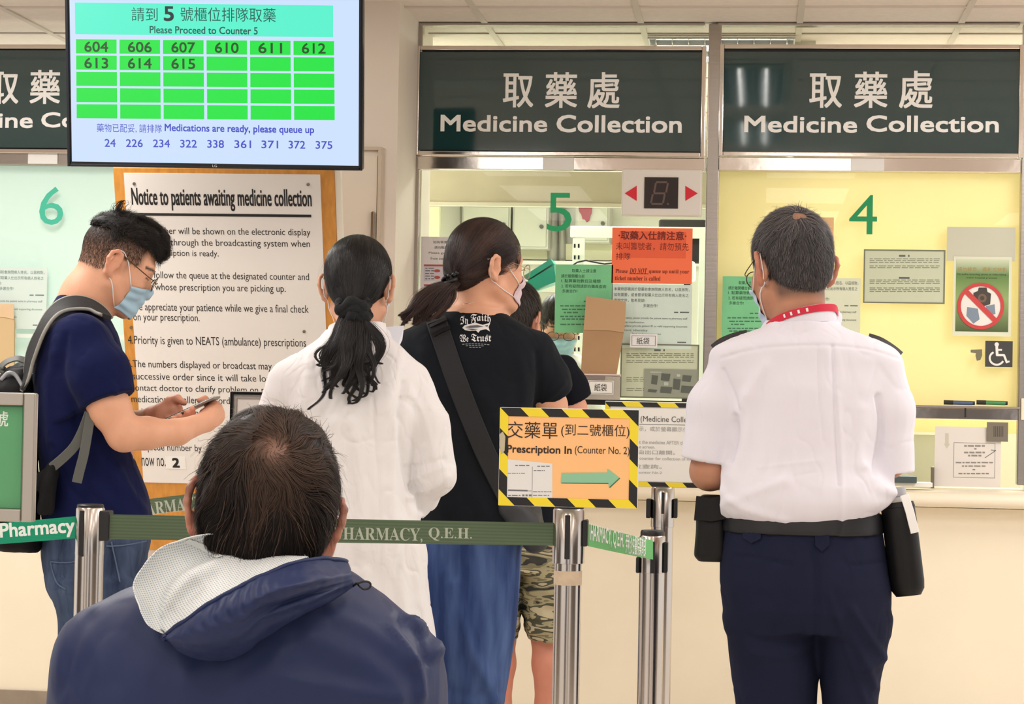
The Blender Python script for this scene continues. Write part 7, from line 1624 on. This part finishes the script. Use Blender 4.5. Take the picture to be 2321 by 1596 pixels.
    for dd in (-0.088, 0.088): D.stack(p.rows([(1310, 105, 318, 0.085), (1390, 128, 310, 0.085), (1500, 138, 300, 0.08), (1600, 142, 290, 0.075), (1750, 140, 275, 0.068), (1990, 150, 268, 0.062)], dd), 0.02, 2.2)
    fl = [([(112, 1270), (150, 1276), (190, 1272)], -0.004, 3.5), ([(118, 1300), (135, 1350), (150, 1400)], 0.006, 8), ([(110, 1330), (160, 1345), (200, 1335)], 0.004, 7), ([(250, 1240), (262, 1290), (290, 1320)], -0.004, 4), ([(200, 1300), (230, 1340), (290, 1350)], 0.005, 9)]
    oj, JV, JQ = cloth(p, 'jeans', D, mj, p.root, 0.004, 11, (1, 1, 0.8), fl, 2, 15.0, 0.006)
    ml_ = mat('denim seam', (92,106,132), 0.9, spec=0.15)
    for nm, pth in (('pocket_seam', [(116, 1274), (140, 1277), (172, 1272)]), ('pocket_seam', [(117, 1276), (126, 1318), (150, 1336)]), ('side_seam', [(252, 1228), (262, 1270), (270, 1320)]), ('pocket_seam', [(240, 1238), (280, 1236), (330, 1226)])):
        lay_strap(p, nm, pth, 0.0035, ml_, oj, JV, JQ, 0.0006, 0.0008)
    for dd in (-0.088, 0.088):
        q = L(205, 1700, dd); B = Sdf((q[0]-0.12, dd-0.08, -0.01), (q[0]+0.24, dd+0.08, 0.14), 0.008); B.chain([(q[0]-0.03, dd, 0.05), (q[0]+0.15, dd, 0.035)], [0.052, 0.042], 0.02); B.half((0, 0, 0), (0, 0, -1)); cloth(p, 'shoe', B, m_black, p.root, 0)
    # phone held between the hands
    a, b = L(366, 957, -0.030), L(491, 899, -0.072); mid = (a+b)/2; ux = (b-a)/np.linalg.norm(b-a); uy = np.array((0.25, 1.0, 0.02)); uy -= ux*(uy @ ux); uy /= np.linalg.norm(uy); uz = np.cross(ux, uy)
    mwp = p.mw @ Matrix(((ux[0], uy[0], uz[0], mid[0]), (ux[1], uy[1], uz[1], mid[1]), (ux[2], uy[2], uz[2], mid[2]), (0, 0, 0, 1)))
    ph = tag(empty('smartphone', mw=mwp), 'dark smartphone with a clear case held by the man in the navy tee', 'phone'); ln = np.linalg.norm(b-a)
    box('case', (-ln/2, -0.036, -0.0055), (ln/2, 0.036, 0.001), mat('phone clear case', (120,116,112), 0.25), ph, 0.003); box('screen', (-ln/2+0.004, -0.033, 0.001), (ln/2-0.004, 0.033, 0.0022), mat('phone screen', (30,32,38), 0.08), ph, 0.0004)
    box('edge', (-ln/2-0.0006, -0.0366, -0.0012), (ln/2+0.0006, 0.0366, 0.0004), mat('phone edge', (214,208,200), 0.25, 0.6), ph, 0.0005)
    # backpack
    mb = mat('backpack black', (15,15,17), 0.7, spec=0.2, bump=0.12, bscale=60); q = L(40, 1240, 0.0); bp = tag(empty('backpack', mw=p.mw @ Matrix.Translation(Vector(q))), 'black backpack with grey edged straps worn by the man with the phone', 'backpack')
    B = Sdf((-0.42, -0.24, 0.84), (0.10, 0.26, 1.36), 0.006)
    B.stack(p.rows([(832, 22, 64, 0.07), (850, 2, 72, 0.10), (880, -18, 78, 0.125), (960, -35, 82, 0.14), (1080, -45, 86, 0.145), (1180, -42, 92, 0.14), (1240, -20, 96, 0.12), (1250, 0, 90, 0.09)]), 0, 2.8)
    B.chain([L(86, 1090, -0.135), L(118, 1070, -0.15)], [0.02, 0.012], 0.02); B.stack(p.rows([(1045, 110, 135, 0.02, -0.165), (1090, 95, 128, 0.03, -0.16), (1165, 84, 122, 0.03, -0.155)]), 0.02, 2.4)
    V, Q = B.mesh(2); N = normals(V, Q); V = V+N*(0.004*fbm(V, 14, 3))[:, None]; np_mesh('bag_body', V-q, Q, mb, bp)
    zp = [L(2, 862, -0.10), L(18, 846, -0.10), L(34, 850, -0.10), L(46, 868, -0.108), L(54, 884, -0.115)]; tube('zip', [x-q for x in catmull(zp, 6)], 0.005, mat('zip grey', (150,152,156), 0.4), bp, 8)
    hl_ = [L(56, 818, -0.02), L(38, 814, -0.02), L(14, 822, -0.02), L(2, 836, -0.02), L(20, 842, -0.02), L(44, 828, -0.02), L(56, 826, -0.02)]; cc = catmull(hl_, 5); strap('carry_handle', [x-q for x in cc], [np.array((-0.4, -0.5, 0.9))]*len(cc), 0.026, 0.003, mat('webbing grey', (92,94,90), 0.6), bp)
    ms_ = mat('strap black grey', (30,31,32), 0.7, bump=0.1, bscale=80); path = [(66, 866), (80, 820), (100, 770), (126, 722), (156, 700), (190, 700), (214, 712), (232, 730)]
    c_ = catmull([np.array(x, float) for x in path], 6); P_, N_ = project_on(p, TV_, TQ, c_, 0.003)
    P_ = [L(56, 884, -0.10)]+P_; N_ = [N_[0]]+N_
    for _ in range(10): N_ = [N_[0]]+[(N_[i-1]+N_[i]+N_[i+1])/3 for i in range(1, len(N_)-1)]+[N_[-1]]; P_ = [P_[0]]+[(P_[i-1]+P_[i]*2+P_[i+1])/4 for i in range(1, len(P_)-1)]+[P_[-1]]
    N_ = [n/np.linalg.norm(n) for n in N_]; P_ = [x+n*0.009 for x, n in zip(P_, N_)]
    sp_ = strap('shoulder_strap', [x-q for x in P_], N_, 0.052, 0.009, ms_, bp)
    for e in (-1, 1):
        t_ = [P_[min(i+1, len(P_)-1)]-P_[max(i-1, 0)] for i in range(len(P_))]; sd = [np.cross(t/np.linalg.norm(t), n) for t, n in zip(t_, N_)]
        tube('piping', [x-q+s*e*0.025+n*0.005 for x, s, n in zip(P_, sd, N_)], 0.0045, mat('piping grey', (150,148,140), 0.6), sp_, 8)
    mw_ = mat('webbing grey', (92,94,90), 0.6); w1 = [L(203, 935, -0.205), L(188, 975, -0.200), L(170, 1010, -0.198), L(148, 1034, -0.19), L(118, 1060, -0.18)]; w2 = [L(206, 936, -0.21), L(198, 985, -0.212), L(190, 1030, -0.212), L(181, 1065, -0.21), L(174, 1094, -0.208)]
    for w in (w1, w2): cc = catmull(w, 5); strap('webbing_strap', [x-q for x in cc], [np.array((0.05, -1, 0))]*len(cc), 0.023, 0.002, mw_, bp)
def clerk():
    p = Person(1268, 9.02, 'person behind the glass of window 5, bowed head, blue mask and white coat'); L = p.L
    c = L(1268, 742, 0.0); R = axes(176, 22, 0); sc = 1.0
    S = Sdf((-0.26, -0.36, 0.80), (0.26, 0.24, 1.66), 0.0055); T = head(S, c, R, sc)
    S.cap(T(0, -0.018, -0.04), L(1272, 830, 0.04), 0.054, 0.06, 0.03); S.stack(p.rows([(850, 1200, 1345, 0.08, 0.05), (900, 1190, 1355, 0.09, 0.05), (1100, 1195, 1350, 0.09, 0.05)]), 0.04)
    V, Q = S.mesh(2); hl = (V-c) @ np.linalg.inv(R).T; brow = np.clip(1-((hl[:, 2]-0.036)/0.005)**2, 0, 1)*(np.abs(np.abs(hl[:, 0])-0.034) < 0.022)*(hl[:, 1] > 0.06)
    np_mesh('body', V, Q, SKIN('skin clerk', (214,160,132), (40,32,28)), p.root, {'stubble': brow, 'flush': np.zeros(len(V))})
    H = Sdf(c+(-0.15, -0.17, -0.12), c+(0.15, 0.15, 0.19), 0.004); hg = hc_fn(c, R, sc)
    H.ell(T(0, -0.004, 0.048), np.array((0.083, 0.102, 0.094))*sc, R, 0)
    def keep(X, Y, Z):
        x, y, z = hg(X, Y, Z); return np.maximum(np.maximum(-0.05-z, np.minimum(0.034-z, y+0.018)), np.minimum(y-0.066, 0.060-z))
    full = H.f.copy(); H.cut(keep); hs = Sdf.__new__(Sdf); hs.__dict__ = dict(H.__dict__); hs.f = full; cv, cq = H.mesh(2); fw = R @ np.array((0, 1.0, 0)); up = R @ np.array((0, 0, 1.0))
    r1 = surf_pts(cv, cq, 1800, None, 2); g1 = grow(hs, r1, lambda q: np.tile(fw*0.7-up*0.7, (len(q), 1)), 0.05, 6, (0.001, 0.007), 0.2, 0.002, 0.5, 3)
    V, Q, t = join_geo([(cv, cq, np.full(len(cv), 0.1)), g1]); np_mesh('hair', V, Q, hair_mat('hair clerk', (22,20,20), (80,72,68), 0.45), p.root, {'tone': t*0.6})
    face_mask(p, S, T, 'mask clerk', (160,204,226)); glasses(p, T, (60,52,46), dz=-0.004)
    C = Sdf((-0.30, -0.24, 0.02), (0.30, 0.30, 1.42), 0.008)
    C.stack(p.rows([(800, 1238, 1306, 0.06, 0.05), (815, 1218, 1326, 0.085, 0.05), (840, 1188, 1352, 0.11, 0.05), (900, 1176, 1366, 0.13, 0.05), (1100, 1182, 1360, 0.135, 0.05), (1300, 1180, 1360, 0.14, 0.05), (1560, 1190, 1350, 0.13, 0.05)]), 0, 2.3)
    cloth(p, 'white_coat', C, mat('white coat cotton', (236,240,240), 0.75), p.root, 0.004, 9, (1, 1, 0.6), [], 2, 3.0, 0.004)
man_phone(); clerk()
